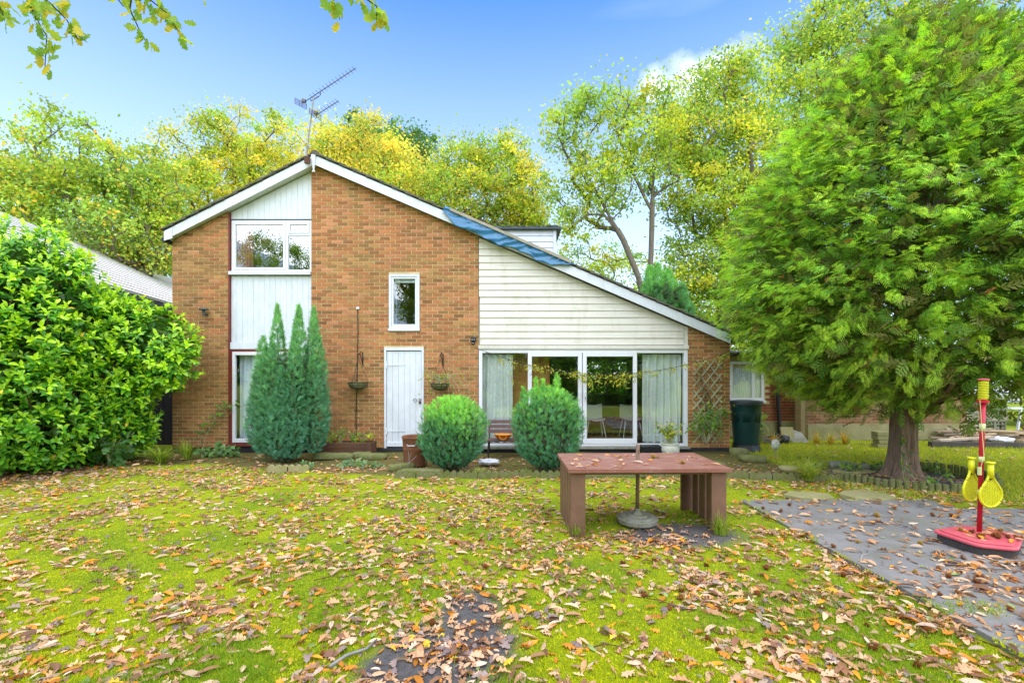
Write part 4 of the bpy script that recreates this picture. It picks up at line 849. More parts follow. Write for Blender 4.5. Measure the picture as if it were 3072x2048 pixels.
b = MB(); b.cur = (0.10, 0.09, 0.08); b.bar(G(2790, 1340) + Vector((0, 0, 0.06)), G(3090, 1343) + Vector((0, 0, 0.06)), 0.12, 0.12); tag(b.build('sleeper', M['timber']), 'long blackened timber lying on the grass below the timber pile', 'timber')
t = thing('plastic_sack', 'crumpled white plastic sack lying on the end of the timber pile', 'sack', (12.3, 11.4, 0.25))
def blob(c, r, n=14, amp=0.2, seed=0, fl=1.0):
    b = MB(); c = Vector(c)
    def fn(u, v):
        a, e = u * TAU, (v - 0.5) * math.pi; d = np.array([math.cos(a) * math.cos(e), math.sin(a) * math.cos(e), math.sin(e)])
        k = 1 + amp * float(vnoise(d * 2.6, seed)); return (c.x + d[0] * r[0] * k, c.y + d[1] * r[1] * k, c.z + d[2] * r[2] * k)
    return b.grid(fn, n * 2, n)
c = P(3005, 1318, 11.3)
blob(c, (0.24, 0.16, 0.07), seed=3, amp=0.3).build('sack', M['whiteplastic'], t, True); blob(c + Vector((-0.03, 0.02, -0.12)), (0.24, 0.18, 0.06), seed=5, amp=0.3).build('sack', M['whiteplastic'], t, True)
# short stack of paving beside the trunk
c = P(2650, 1318, 10.8)
for k in range(4):
    o = MB().box(c.x - 0.11 + rnd.uniform(-.02, .02), c.x + 0.13, c.y, c.y + 0.2, 0.0 + k * 0.09, 0.082 + k * 0.09).build('paving_block', M['slab'], bevel=0.006)
    tag(o, ['lowest', 'second lowest', 'second highest', 'topmost'][k] + ' yellow stone block in the short stack beside the tree trunk', 'stone block', 'yellow stone blocks stacked beside the trunk')

# ---------------------------------------------------------------- things by the house
t = thing('water_butt', 'dark green plastic water butt with flat lid at the house corner', 'water butt', P(2238, 1352, 10.45))
cx, cy = ga(2238, 10.5), 10.5
MB().lathe([(0.25, 0.14), (0.262, 0.3), (0.285, 0.62), (0.287, 0.64), (0.290, 0.64), (0.30, 0.80), (0.303, 0.83), (0.309, 0.98), (0.318, 1.0), (0.318, 1.04)], cx, cy, 36).build('body', M['green'], t, True)
MB().lathe([(0.322, 0.985), (0.335, 0.995), (0.335, 1.055), (0.325, 1.065), (0.2, 1.08), (0.0, 1.085)], cx, cy, 36).build('lid', M['greenlid'], t)
b = MB()
for k in range(8):
    a = k * TAU / 8; b.obox((cx + 0.27 * math.cos(a), cy + 0.27 * math.sin(a), 0.5), (0.012 * math.cos(a), 0.012 * math.sin(a), 0), (-0.04 * math.sin(a), 0.04 * math.cos(a), 0), (0.03 * math.cos(a), 0.03 * math.sin(a), 0.33))
b.build('reinforcing_band', M['green'], t, bevel=0.008)
MB().lathe([(0.0, 0.16), (0.27, 0.16), (0.265, 0.13), (0.30, 0.0)], cx, cy, 12).build('stand', M['blackp'], t)
def stone(name, label, cat, x, y, z, sx, sy, sz, m='mossstone', a=0.0, seed=0, group=None):
    b = MB(); s = seed * 3.1; n = 5
    def fn(u, v):
        an = u * TAU; e = (v - 0.5) * math.pi; k = lambda q: math.copysign(abs(q) ** 0.45, q)
        d = (k(math.cos(an)) * k(math.cos(e)), k(math.sin(an)) * k(math.cos(e)), k(math.sin(e)))
        j = 1 + 0.10 * float(vnoise(np.array(d) * 1.7, seed))
        X, Y = d[0] * sx * j, d[1] * sy * j
        return (x + X * math.cos(a) - Y * math.sin(a), y + X * math.sin(a) + Y * math.cos(a), z + d[2] * sz * j)
    o = b.grid(fn, 16, 8).build(name, M[m], None, True); return tag(o, label, cat, group)
for k, (px, py, w, h, y_) in enumerate([(2216, 1352, 0.24, 0.10, 0), (2258, 1368, 0.34, 0.07, 0), (2130, 1392, 0.36, 0.08, 0)]):
    g = G(px, py + 14); stone('kerb_stone', ['mossy stone block set against the foot of the water butt', 'dark mossy stone slab before the water butt', 'mossy kerb stone below the climbing plant'][k], 'stone', g.x, g.y, h * 0.6, w / 1.4, 0.11, h, seed=k)
t = thing('incinerator_bin', 'rusty steel garden bin standing between the door and the clipped bush', 'bin', P(1244, 1405, 8.6))
cx, cy = ga(1246, 8.7), 8.72
MB().lathe([(0.205, 0.02), (0.21, 0.05), (0.222, 0.3), (0.228, 0.31), (0.222, 0.325), (0.236, 0.50), (0.248, 0.51), (0.248, 0.535), (0.236, 0.54), (0.228, 0.5), (0.2, 0.05), (0, 0.05)], cx, cy, 36).build('body', M['rust'], t, True)
MB().tube([(cx - 0.1, cy - 0.25, 0.42), (cx - 0.08, cy - 0.29, 0.40), (cx + 0.04, cy - 0.29, 0.40), (cx + 0.06, cy - 0.25, 0.42)], 0.012, 6).build('handle', M['steel'], t)
for px in (1268,): c = P(px, 1392, 8.5); MB().lathe([(0, c.z + .012), (0.014, c.z), (0, c.z - .012)], c.x, c.y, 8).build('vent_hole', M['black'], t)
t = thing('twig', 'pale forked twig sticking up against the rusty bin', 'twig', G(1228, 1408))
g = Vector((ga(1222, 8.35), 8.35, 0)); b = MB(); b.tube([g, g + Vector((0.03, 0, 0.15)), g + Vector((0.02, 0, 0.32))], [0.008, 0.007, 0.004], 5).tube([g + Vector((0.03, 0, 0.12)), g + Vector((0.12, 0, 0.2)), g + Vector((0.16, 0, 0.24))], [0.006, .005, .003], 5).tube([g + Vector((0.028, 0, 0.16)), g + Vector((0.07, 0, 0.3))], [0.005, .003], 5).build('twig', M['oldmast'], t)
t = thing('planter_box', 'low wooden planter box with two weathered boards under the cable', 'planter', P(1035, 1365, 9.5))
py_ = 9.75; x0, x1 = ga(957, py_), ga(1116, py_)
for k in range(2): MB().box(x0, x1, py_, py_ + 0.03, 0.02 + k * 0.125, 0.138 + k * 0.125).build('board', M['planter'], t, bevel=0.004)
for x in (x0, x1 - 0.03): MB().box(x, x + 0.03, py_ + 0.032, py_ + 0.3, 0.02, 0.26).build('end_board', M['planter'], t)
MB().box(x0, x1, py_ + 0.302, py_ + 0.33, 0.02, 0.26).build('board', M['planter'], t)
MB().box(x1 - 0.09, x1 - 0.01, py_ - 0.022, py_ - 0.002, 0.0, 0.275).build('corner_post', M['planter'], t)
MB().box(x0 + 0.03, x1 - 0.03, py_ + 0.033, py_ + 0.3, 0.15, 0.23).build('soil', M['mossstone'], t)

t = thing('garden_bench', 'slatted brown garden bench by the patio door behind the clipped bushes', 'bench', P(1520, 1360, 9.8))
by = 9.75; x0, x1 = ga(1462, by), ga(1690, by)
for k, z in enumerate((0.47, 0.565, 0.66)): MB().obox(((x0 + x1) / 2, by + 0.26 + k * 0.025, z), ((x1 - x0) / 2, 0, 0), (0, 0.009, 0), (0, 0.008, 0.034)).build('back_slat', M['bench'], t, bevel=0.004)
for k in range(4): MB().box(x0, x1, by - 0.19 + k * 0.105, by - 0.10 + k * 0.105, 0.315, 0.34).build('seat_slat', M['bench'], t, bevel=0.004)
for x in (x0 + 0.03, x1 - 0.03):
    MB().tube([(x, by - 0.2, 0), (x, by - 0.17, 0.305)], 0.014, 6).build('leg', M['black'], t); MB().tube([(x, by + 0.3, 0), (x, by + 0.235, 0.3), (x, by + 0.33, 0.68)], 0.014, 6).build('leg', M['black'], t)
    MB().tube([(x, by - 0.2, 0.29), (x, by + 0.24, 0.29)], 0.012, 6).build('rail', M['black'], t)
t = thing('basket_bowl', 'shallow orange plastic bowl with cut-out handles on the bench seat', 'bowl', P(1508, 1325, 9.6))
c = Vector((ga(1509, 9.62), 9.66, 0.342)); MB().lathe([(0.0, c.z + 0.004), (0.10, c.z + 0.004), (0.14, c.z + 0.05), (0.19, c.z + 0.10), (0.20, c.z + 0.104), (0.185, c.z + 0.104), (0.13, c.z + 0.05), (0.09, c.z + 0.016), (0, c.z + 0.016)], c.x, c.y, 28, 1, 0.72).build('bowl', M['bowl'], t, True)
MB().tube([c + Vector((-0.07, -0.135, 0.085)), c + Vector((-0.05, -0.16, 0.03)), c + Vector((0, -0.165, 0.02)), c + Vector((0.05, -0.16, 0.03)), c + Vector((0.07, -0.135, 0.085))], 0.009, 6).build('handle', M['bowl'], t)
b = blob((ga(1467, 8.85), 8.85, 0.05), (0.19, 0.13, 0.055), n=16, seed=9, amp=0.35); tag(b.build('plastic_bag', M['whiteplastic'], None, True), 'crumpled white plastic bag on the leaves between the clipped bushes', 'bag')
t = thing('plant_pot', 'round cream glazed pot on the patio holding a leafy plant', 'plant pot', P(2010, 1365, 9.7))
pot = Vector((ga(2010, 9.75), 9.75, 0)); MB().lathe([(0.0, 0.0), (0.12, 0.0), (0.165, 0.06), (0.19, 0.14), (0.175, 0.215), (0.165, 0.23), (0.19, 0.245), (0.185, 0.26), (0.15, 0.24), (0.15, 0.2), (0, 0.2)], pot.x, pot.y, 28).build('pot', M['pot'], t, True)
t = thing('trough', 'black plastic trough standing on the patio beside the cream pot', 'trough', P(1952, 1358, 9.7))
x = ga(1952, 9.85)
MB().add([(x - 0.16, 9.75, 0), (x + 0.16, 9.75, 0), (x + 0.16, 9.97, 0), (x - 0.16, 9.97, 0), (x - 0.20, 9.71, 0.19), (x + 0.20, 9.71, 0.19), (x + 0.20, 10.01, 0.19), (x - 0.2, 10.01, 0.19), (x - 0.18, 9.73, 0.19), (x + 0.18, 9.73, 0.19), (x + 0.18, 9.99, 0.19), (x - 0.18, 9.99, 0.19), (x - 0.16, 9.76, 0.08), (x + 0.16, 9.76, 0.08), (x + 0.16, 9.96, 0.08), (x - 0.16, 9.96, 0.08)],
         [(3, 2, 1, 0), (0, 1, 5, 4), (1, 2, 6, 5), (2, 3, 7, 6), (3, 0, 4, 7), (4, 5, 9, 8), (5, 6, 10, 9), (6, 7, 11, 10), (7, 4, 8, 11), (8, 9, 13, 12), (9, 10, 14, 13), (10, 11, 15, 14), (11, 8, 12, 15), (12, 13, 14, 15)]).build('tub', M['blackp'], t)

t = thing('trellis', 'diagonal lattice trellis fixed to the brick pier by the patio doors', 'trellis', P(2120, 1200, HY))
x0, x1, z0, z1 = fx(2084), fx(2158), fz(1320), fz(1088)
def tl(x, z, s, y, name='lath'):
    L = 1.6
    p = [(x - L, z - s * L * 1.25), (x + L, z + s * L * 1.25)]
    lo, hi = -1, 1
    def cut(q0, q1):
        t0, t1 = 0.0, 1.0
        for a, c in ((0, (x0, x1)), (1, (z0, z1))):
            dd = q1[a] - q0[a]; ta, tb = (c[0] - q0[a]) / dd, (c[1] - q0[a]) / dd
            t0, t1 = max(t0, min(ta, tb)), min(t1, max(ta, tb))
        return t0, t1
    t0, t1 = cut(*p)
    if t1 - t0 < 0.02: return
    pt = lambda q: (p[0][0] + (p[1][0] - p[0][0]) * q, y, p[0][1] + (p[1][1] - p[0][1]) * q)
    MB().bar(pt(t0 - 0.012), pt(t1 + 0.012), 0.027, 0.012, (0, -1, 0.0)).build(name, M['trellis'], t)
    return
def lath(x, z, s, y):
    # squared lath lying flat to the wall
    tl(x, z, s, y)
for k in range(-7, 12):
    lath(x0, z0 + 0.24 * k, 1, HY - 0.045); lath(x0, z0 + 0.24 * k + 0.06, -1, HY - 0.03)

# string of festoon lights from the wall ornament to the neighbour's gutter
t = thing('festoon_lights', 'string of small glass bulbs hung across the patio doors', 'string lights', P(1440, 1050, 10.1))
def garland(s):                            # sagging line across the glass doors
    px = 1424 + (2205 - 1424) * s; py = 1042 + 150 * s * (1 - s) * 2.05 - 0 + (1062 - 1042) * s * 0 + 6 * s
    return P(px, py, 10.02 - 0.12 * math.sin(s * math.pi))
MB().tube([garland(i / 40) for i in range(41)], 0.005, 5).build('cable', M['black'], t)
for i in range(12):
    p = garland((i + 0.55) / 12)
    MB().tube([p, p + Vector((0, 0, -0.035))], 0.011, 6).build('lamp_holder', M['black'], t)
    MB().lathe([(0.008, p.z - 0.035), (0.02, p.z - 0.055), (0.022, p.z - 0.07), (0.012, p.z - 0.088), (0, p.z - 0.092)], p.x, p.y, 10).build('bulb', M['glass'], t, True)

# board, bag and slabs at the neighbour's corner
b = blob(P(2335, 1318, 11.6) + Vector((0, 0, 0.0)), (0.22, 0.15, 0.13), n=16, seed=12, amp=0.45); tag(b.build('rubbish_bag', M['blackp'], None, True), 'crumpled black plastic bag on the grass below the downpipe', 'bag')
t = thing('folded_boards', 'flat stack of grey boards lying between water butt and black bag', 'boards', P(2290, 1320, 11.4))
for k in range(3): MB().bar(P(2270, 1325 - k * 5, 11.5), P(2330, 1326 - k * 5, 11.6), 0.12, 0.02).build('board', M['oldmast'], t)
p0, p1 = P(2343, 1328, 11.3), P(2378, 1283, 12.0)
tag(MB().obox(Vector((ga(2362, 11.75), 11.75, 0.17)), (0.15, 0, 0), (0.02, 0.09, 0.17), (0, 0.02, -0.01)).build('paving_slab', M['slab']), 'buff slab leaning against the brick corner by the downpipe', 'slab')
tag(MB().add([(ga(2385, 11.5), 11.6, 0.0), (ga(2432, 11.5), 11.55, 0.0), (ga(2420, 11.6), 11.8, 0.22), (ga(2400, 11.6), 11.85, 0.27), (ga(2385, 11.6), 11.85, 0.27),
                  (ga(2385, 11.5), 11.64, 0.0), (ga(2432, 11.5), 11.59, 0.0), (ga(2420, 11.6), 11.84, 0.22), (ga(2400, 11.6), 11.89, 0.27), (ga(2385, 11.6), 11.89, 0.27)],
                 [(0, 1, 2, 3, 4), (9, 8, 7, 6, 5), (0, 5, 6, 1), (1, 6, 7, 2), (2, 7, 8, 3), (3, 8, 9, 4), (4, 9, 5, 0)]).build('broken_slab', M['concrete']), 'broken grey slab leaning on the rendered wall foot', 'slab')
t = thing('garden_ornament', 'small pale weathered garden ornament on a stick in the grass', 'ornament', G(2330, 1392))
g = Vector((ga(2327, 9.4), 9.4, 0)); blob(g + Vector((0, 0, 0.28)), (0.075, 0.05, 0.10), seed=4, amp=0.35).build('head', M['pot'], t, True); MB().tube([g, g + Vector((0.01, 0, 0.22))], 0.012, 6).build('stick', M['oldmast'], t)
t = thing('stone_bowl', 'buff stone bowl set in the border before the conifer bed', 'stone bowl', G(2365, 1412))
g = G(2366, 1418); MB().lathe([(0, 0), (0.1, 0), (0.15, 0.06), (0.155, 0.1), (0.13, 0.1), (0.1, 0.05), (0, 0.045)], g.x, g.y, 20).build('bowl', M['slab'], t, True)

# edging: scalloped pieces, kerbs, slabs, log roll round the conifer bed
def scallop(x, y, a, w=0.33, h=0.10):
    poly = [(-w / 2, -0.03)]; nb_ = 3
    poly = [(-w / 2, -0.05), (w / 2, -0.05)]
    for i in range(nb_ * 6, -1, -1):
        s = i / (nb_ * 6); poly.append((-w / 2 + w * s, h - 0.045 + 0.045 * abs(math.sin(s * nb_ * math.pi))))
    c, s_ = math.cos(a), math.sin(a); n = len(poly)
    vs_ = [(x + px * c - yy * -s_ * -1, y + px * s_ + yy * c, pz) for yy in (-0.025, 0.025) for px, pz in poly]
    b = MB(); b.add(vs_, [tuple(range(n)), tuple(range(2 * n - 1, n - 1, -1))] + [((i + 1) % n, i, n + i, n + (i + 1) % n) for i in range(n)])
    return b
EG = 'scalloped concrete edging along the lawn'
pts = []
x = ga(1215, 7.78)
while x < ga(2560, 7.4):
    yv = 7.80 + 0.02 * math.sin(x * 4) - (0.30 * max(0, (x - 3.4) / 1.8) ** 1.3); pts.append((x, yv)); x += 0.335
for k, (x, yv) in enumerate(pts):
    if 0.6 < x < 0.9 and False: continue
    o = scallop(x, yv, rnd.uniform(-0.05, 0.05) - (0.16 if x > 3.6 else 0)).build('edging_piece', M['mossstone'])
    zn = 'before the round bush nearest the rusty bin' if x < -0.55 else 'between the two round bushes' if x < 0.25 else 'before the round bush at the sliding doors' if x < 1.05 else 'showing beyond the table' if x < 3.2 else 'between table end and conifer bed'
    tag(o, 'mossy scalloped lawn edging piece ' + zn, 'edging', 'scalloped lawn edging pieces ' + zn)
for k, (px, py) in enumerate([(835, 1408), (895, 1408)]):
    g = G(px, py + 4); tag(scallop(g.x, g.y, 0.0, 0.36, 0.11).build('edging_piece', M['slab']), ['buff scalloped edging piece below the cypress, nearer the hedge', 'buff scalloped edging piece below the cypress, nearer the door'][k], 'edging', 'buff scalloped edging by the cypress')
for k, (px, py, w, a) in enumerate([(1000, 1374, 0.62, 0), (1120, 1376, 0.42, 0), (1085, 1372, 0.3, 0), (1265, 1425, 0.55, 0.0), (1205, 1408, 0.35, 0.7)]):
    g = G(px, py); stone('kerb_stone', ['long mossy kerb stone below the wooden planter', 'mossy kerb stone between planter and rusty bin', 'short mossy kerb stone by the planter post', 'mossy kerb stone in front of the rusty bin', 'mossy kerb stone set askew beside the rusty bin'][k], 'stone', g.x, g.y, 0.045, w / 1.5, 0.09, 0.065, a=a, seed=k + 5)
for k, (px, py, sx, sy) in enumerate([(2430, 1488, 0.30, 0.22), (2595, 1488, 0.38, 0.26), (2480, 1432, 0.33, 0.2), (2560, 1415, 0.3, 0.2), (2110, 1415, 0.35, 0.2)]):
    g = G(px, py); b = MB(); nn = 7
    poly = [(g.x + sx * math.cos(i * TAU / nn + 0.3) * rnd.uniform(0.85, 1.15), g.y + sy * math.sin(i * TAU / nn + 0.3) * rnd.uniform(0.85, 1.15)) for i in range(nn)]
    b.pxy(poly, -0.03, 0.022 + 0.01 * (k % 2)); tag(b.build('paving_slab', M['slab'], bevel=0.008), ['yellow stone slab at the mat corner nearest the table', 'larger yellow stone slab lying behind the rubber mats', 'mossy slab set before the log edging', 'mossy slab close to the conifer trunk', 'mossy slab in the border behind the table end'][k], 'slab')
bx, by_ = 6.28, 7.75
lg = thing('log_edging', 'low ring of half-round log edging enclosing the conifer bed', 'edging', (bx, by_, 0))
def logring(a0, a1, n, rx, ry, h):
    for i in range(n):
        a = a0 + (a1 - a0) * i / (n - 1); x, y = bx + rx * math.cos(a), by_ + ry * math.sin(a); hh = h + rnd.uniform(-0.012, 0.012); lx, ly = rnd.uniform(-0.012, 0.012), rnd.uniform(-0.012, 0.012)
        MB().tube([(x, y, -0.03), (x + lx, y + ly, hh - 0.008), (x + lx, y + ly, hh)], [0.037, 0.037, 0.028], 9).build('edging_log', M['mossstone'], lg)
logring(math.radians(192), math.radians(318), 29, 1.15, 1.0, 0.13)
logring(math.radians(-20), math.radians(55), 16, 1.22, 0.95, 0.13)
for k, (px, py, w) in enumerate([(2520, 1392, 0.28), (2575, 1400, 0.28), (2640, 1402, 0.3)]):
    g = G(px, py + 8); stone('kerb_stone', ['first', 'second', 'third'][k] + ' squared mossy stone from the bungalow side along the conifer bed', 'stone', g.x, g.y, 0.04, w / 1.5, 0.07, 0.06, m='concrete', a=-0.2, seed=k + 20)

# ---------------------------------------------------------------- table with its parasol base
tb = thing('garden_table', 'long red brown painted wooden garden table scattered with fallen leaves', 'table', (1.42, 5.5, 0))
TZ = 0.683; tilt = 0.022
def tp(x, y): c, s = math.cos(tilt), math.sin(tilt); dx, dy = x - 1.42, y - 5.5; return (1.42 + dx * c - dy * s, 5.5 + dx * s + dy * c)
TX0, TX1, TY0, TY1 = 0.57, 2.275, 5.0, 6.0
hx, hy = (1912 - CX) * 5.46 / F, 5.46
for k in range(6):
    y0, y1 = TY0 + (TY1 - TY0) * k / 6 + 0.0022, TY0 + (TY1 - TY0) * (k + 1) / 6 - 0.0022
    MB().pxy([tp(TX0, y0), tp(TX1, y0), tp(TX1, y1), tp(TX0, y1)], TZ - 0.042 + rnd.uniform(-0.001, 0.001), TZ + rnd.uniform(-0.002, 0.0015)).build('tabletop_board', M['table'], tb, bevel=0.004)
MB().pxy([tp(TX0 + 0.08, TY0 + 0.09), tp(TX1 - 0.08, TY0 + 0.09), tp(TX1 - 0.08, TY0 + 0.13), tp(TX0 + 0.08, TY0 + 0.13)], TZ - 0.075, TZ - 0.0445).pxy([tp(TX0 + 0.08, TY1 - 0.13), tp(TX1 - 0.08, TY1 - 0.13), tp(TX1 - 0.08, TY1 - 0.09), tp(TX0 + 0.08, TY1 - 0.09)], TZ - 0.075, TZ - 0.0445).build('apron', M['tableleg'], tb)
def legb(x0, x1, y0, y1, nm='leg_board'):
    MB().pxy([tp(x0, y0), tp(x1, y0), tp(x1, y1), tp(x0, y1)], -0.03, TZ - 0.0445).build(nm, M['tableleg'], tb, bevel=0.004)
for (xo, s) in ((TX0 + 0.03, 1), (TX1 - 0.035, -1)):
    a, e = sorted((xo, xo + s * 0.035)); f0, f1 = sorted((xo + s * 0.0, xo + s * 0.155))
    legb(f0, f1, TY0 + 0.05, TY0 + 0.085, 'leg'); legb(f0, f1, TY1 - 0.085, TY1 - 0.05, 'leg')
    for k in range(4):
        y0 = TY0 + 0.115 + k * 0.20; legb(a, e, y0, y0 + 0.155)
pb = thing('parasol_base', 'round mossy parasol base and bare pole standing through the table', 'parasol base', (hx, hy, 0))
MB().lathe([(0.0, -0.02), (0.20, -0.02), (0.225, 0.0), (0.23, 0.045), (0.222, 0.052), (0.195, 0.054), (0.19, 0.07), (0.155, 0.074), (0.15, 0.066), (0.115, 0.066), (0.11, 0.082), (0.055, 0.086), (0.05, 0.105), (0.033, 0.11), (0.033, 0.15), (0, 0.15)], hx, hy, 40).build('base', M['concrete'], pb, bevel=0.004)
MB().tube([(hx, hy, 0.15), (hx + 0.003, hy, 0.50), (hx + 0.006, hy, 0.86), (hx + 0.006, hy, 0.868)], [0.021, 0.021, 0.021, 0.017], 16).build('pole', M['pole'], pb, True)
for z in (0.80, 0.77): MB().obox((hx + 0.007, hy - 0.021, z), (0.006, 0, 0), (0, 0.002, 0), (0, 0, 0.006)).build('pin_hole', M['black'], pb)

# ---------------------------------------------------------------- rubber mats and the tether tennis set
def jig(p, q, teeth, amp, flip):
    p, q = Vector(p), Vector(q); d = q - p; L = d.length; u = d / L; n = Vector((-u.y, u.x)); out = []
    for i in range(teeth):
        for f, o in ((0.0, 0), (0.28, 0), (0.22, 1), (0.55, 1.15), (0.86, 1), (0.80, 0)):
            out.append(p + u * L * (i + f) / teeth + n * amp * o * (1 if (flip) else -1))
    return out
MW, MH = 1.235, 1.845
for r in range(2):
    for c_ in range(3):
        x0, y1 = 3.0 + c_ * MW, 6.33 - r * MH - (0.42 if (c_ == 2 and r == 0) else 0); y0 = 6.33 - (r + 1) * MH; g = 0.006; x1 = x0 + MW
        e = []
        e += [Vector((x0 + g, y0 + g))] + (jig((x0 + g, y0 + g), (x1 - g, y0 + g), 16, 0.022, False) if r == 0 else [Vector((x0 + g, y0 + g))])
        e += jig((x1 - g, y0 + g), (x1 - g, y1 - g), 24, 0.022, False) if c_ < 2 else [Vector((x1 - g, y0 + g))]
        e += [Vector((x1 - g, y1 - g))]
        if r == 1: e += jig((x1 - g, y1 - g), (x0 + g, y1 - g), 16, 0.022, True)[::1]
        e += [Vector((x0 + g, y1 - g))]
        if c_ > 0: e += jig((x0 + g, y1 - g), (x0 + g, y0 + g), 24, 0.022, True)
        b = MB(); dz = 0.010 * rnd.random() + (r * 3 + c_) * 0.0004; ja, jx, jy = rnd.uniform(-0.008, 0.008), rnd.uniform(-0.012, 0.012), rnd.uniform(-0.012, 0.012)
        e = [Vector((x0 + jx + (v.x - x0) * math.cos(ja) - (v.y - y0) * math.sin(ja), y0 + jy + (v.x - x0) * math.sin(ja) + (v.y - y0) * math.cos(ja))) for v in e]
        poly = []
        for v in e:
            if not poly or (v - poly[-1]).length > 1e-4: poly.append(v)
        if (poly[0] - poly[-1]).length < 1e-4: poly.pop()
        b.pxy([tuple(v) for v in poly], -0.02, 0.014 + dz)
        tag(b.build('rubber_mat', M['rubber']), ['grey rubber mat nearest the table and the yellow slabs', 'grey rubber mat in the middle of the back row', 'grey rubber mat beneath the resting tennis ball', 'grey rubber mat whose jigsaw edge borders the lawn', 'grey rubber mat under the red tether tennis base', 'grey rubber mat beyond the red tether tennis base'][r * 3 + c_], 'rubber mat', 'grey interlocking rubber mats')
ts = thing('tether_tennis_set', 'red and yellow tether tennis pole with two bats on a red base', 'tether tennis', (4.55, 4.68, 0))
poly0 = [(4.16, 4.80), (4.21, 4.38), (4.48, 4.27), (4.92, 4.64), (4.62, 4.95)]
def roundpoly(poly, r, n=5):
    out = []
    for i in range(len(poly)):
        p, c, q = Vector(poly[i - 1]), Vector(poly[i]), Vector(poly[(i + 1) % len(poly)])
        a, b = c + (p - c).normalized() * r, c + (q - c).normalized() * r
        for k in range(n + 1):
            s = k / n; out.append(tuple(a * (1 - s) ** 2 + c * 2 * s * (1 - s) + b * s * s))
    return out
cc = Vector((4.50, 4.61))
def shrink(poly, k): return [tuple(cc + (Vector(p) - cc) * k) for p in poly]
rp_ = roundpoly(poly0, 0.07)
MB().pxy(shrink(rp_, 0.93), 0.02, 0.092).build('ballast', M['sand'], ts)
MB().pxy(rp_, 0.093, 0.122).build('base_top', M['redp'], ts, bevel=0.012)
MB().pxy(shrink(rp_, 0.86), 0.1225, 0.134).build('raised_panel', M['redp'], ts, bevel=0.006)
pb0, pb1 = Vector((4.545, 4.70, 0.13)), Vector((4.625, 4.74, 1.62))
at = lambda s: pb0.lerp(pb1, s)
MB().tube([at(0), at(0.62), at(0.84)], [0.0205, 0.0205, 0.0225], 16).build('pole', M['redpole'], ts, True)
for (s0, s1, r) in ((0.655, 0.705, 0.0235), (0.455, 0.49, 0.0225), (0.24, 0.275, 0.0225)): MB().tube([at(s0), at(s1)], r, 16).build('tape_band', M['paley'], ts, True)
MB().tube([at(0.835), at(0.842), at(0.855), at(0.862)], [0.03, 0.046, 0.046, 0.03], 18).build('collar', M['redpole'], ts)
MB().tube([at(0.86), at(0.985)], [0.021, 0.018], 12).build('spindle', M['yellowp'], ts)
MB().tube([at(0.862 + 0.12 * i / 110) + Vector((0.036 * math.cos(i * TAU / 10), 0.036 * math.sin(i * TAU / 10), 0)) for i in range(111)], 0.0058, 5).build('coil', M['yellowp'], ts, True)
MB().tube([at(0.985), at(0.99), at(0.997), at(1.0)], [0.02, 0.046, 0.046, 0.03], 16).build('top_cap', M['redp'], ts)
MB().tube([at(0.86) + Vector((-0.05, -0.02, 0)), at(0.72) + Vector((-0.03, -0.02, 0)), at(0.5) + Vector((-0.005, -0.03, 0)), at(0.4) + Vector((-0.03, -0.02, 0))], 0.003, 5).build('cord', M['paley'], ts)
tbp = MB(); c = at(0.40) + Vector((-0.035, -0.02, 0)); tbp.tube([c + Vector((0, 0, 0.035)), c + Vector((0, 0, -0.04))], 0.018, 10).build('cord_toggle', M['paley'], ts)
def bat(c, yaw, label):
    t = thing('tennis_bat', label, 'bat', c); u = Vector((math.cos(yaw), math.sin(yaw), 0)); nrm = Vector((-u.y, u.x, 0)); up = Vector((0, 0, 1))
    W = lambda a, z, o=0.0: c + u * a + up * z + nrm * o
    def half(z):                                # outline half-width by height above the centre of the head
        if z > 0.0: s = min(1, z / 0.19); return 0.118 * (0.5 + 0.5 * math.cos(s * math.pi)) ** 0.8 * (1 - 0.1 * s) + 0.024 * s
        return 0.118 * math.sqrt(max(0, 1 - (z / 0.115) ** 2))
    zs = [-0.115 + 0.305 * (i / 48) ** 1.0 for i in range(49)]
    outl = [(half(z), z) for z in zs]; rim = [(-a, z) for a, z in outl] + [(a, z) for a, z in reversed(outl)]
    MB().tube([W(a, z) for a, z in rim] + [W(*rim[0])], 0.011, 7, False).build('rim', M['yellowp'], t, True)
    # perforated face: lattice of strips between the round holes
    b = MB(); st = 0.0215
    for fam in (0, 1):
        for k in range(-14, 15):
            seg = []
            for i in range(60):
                s = -0.20 + 0.40 * i / 59; a, z = (s, k * st + s * 0.6) if fam == 0 else (s, k * st - s * 0.6)
                if -0.114 < z < 0.145 and abs(a) < half(z): seg.append((a, z))
            if len(seg) > 2: b.bar(W(*seg[0]), W(*seg[-1]), 0.009, 0.005, nrm)
    b.build('perforated_face', M['yellowp'], t)['kind'] = 'stuff'
    MB().tube([W(0, 0.16), W(0, 0.30)], [0.028, 0.024], 12).tube([W(0, 0.30), W(0, 0.307), W(0, 0.318)], [0.028, 0.038, 0.034], 12).build('handle', M['yellowp'], t, True)
bat(at(0.25) + Vector((0.045, -0.055, 0.0)), 0.1, 'yellow perforated bat hanging on the front of the red pole')
bat(at(0.25) + Vector((-0.03, 0.06, 0.025)), 0.3, 'yellow perforated bat hanging behind the red pole')
g = Vector((ga(2942, 5.35), 5.35, 0.055)); bl = MB(); r = 0.036
bl.lathe([(r * math.sin(a * math.pi / 12), g.z - r * math.cos(a * math.pi / 12)) for a in range(13)], g.x, g.y, 20); tag(bl.build('tennis_ball', M['ball'], None, True), 'worn green tennis ball resting on the mat behind the red pole', 'ball')
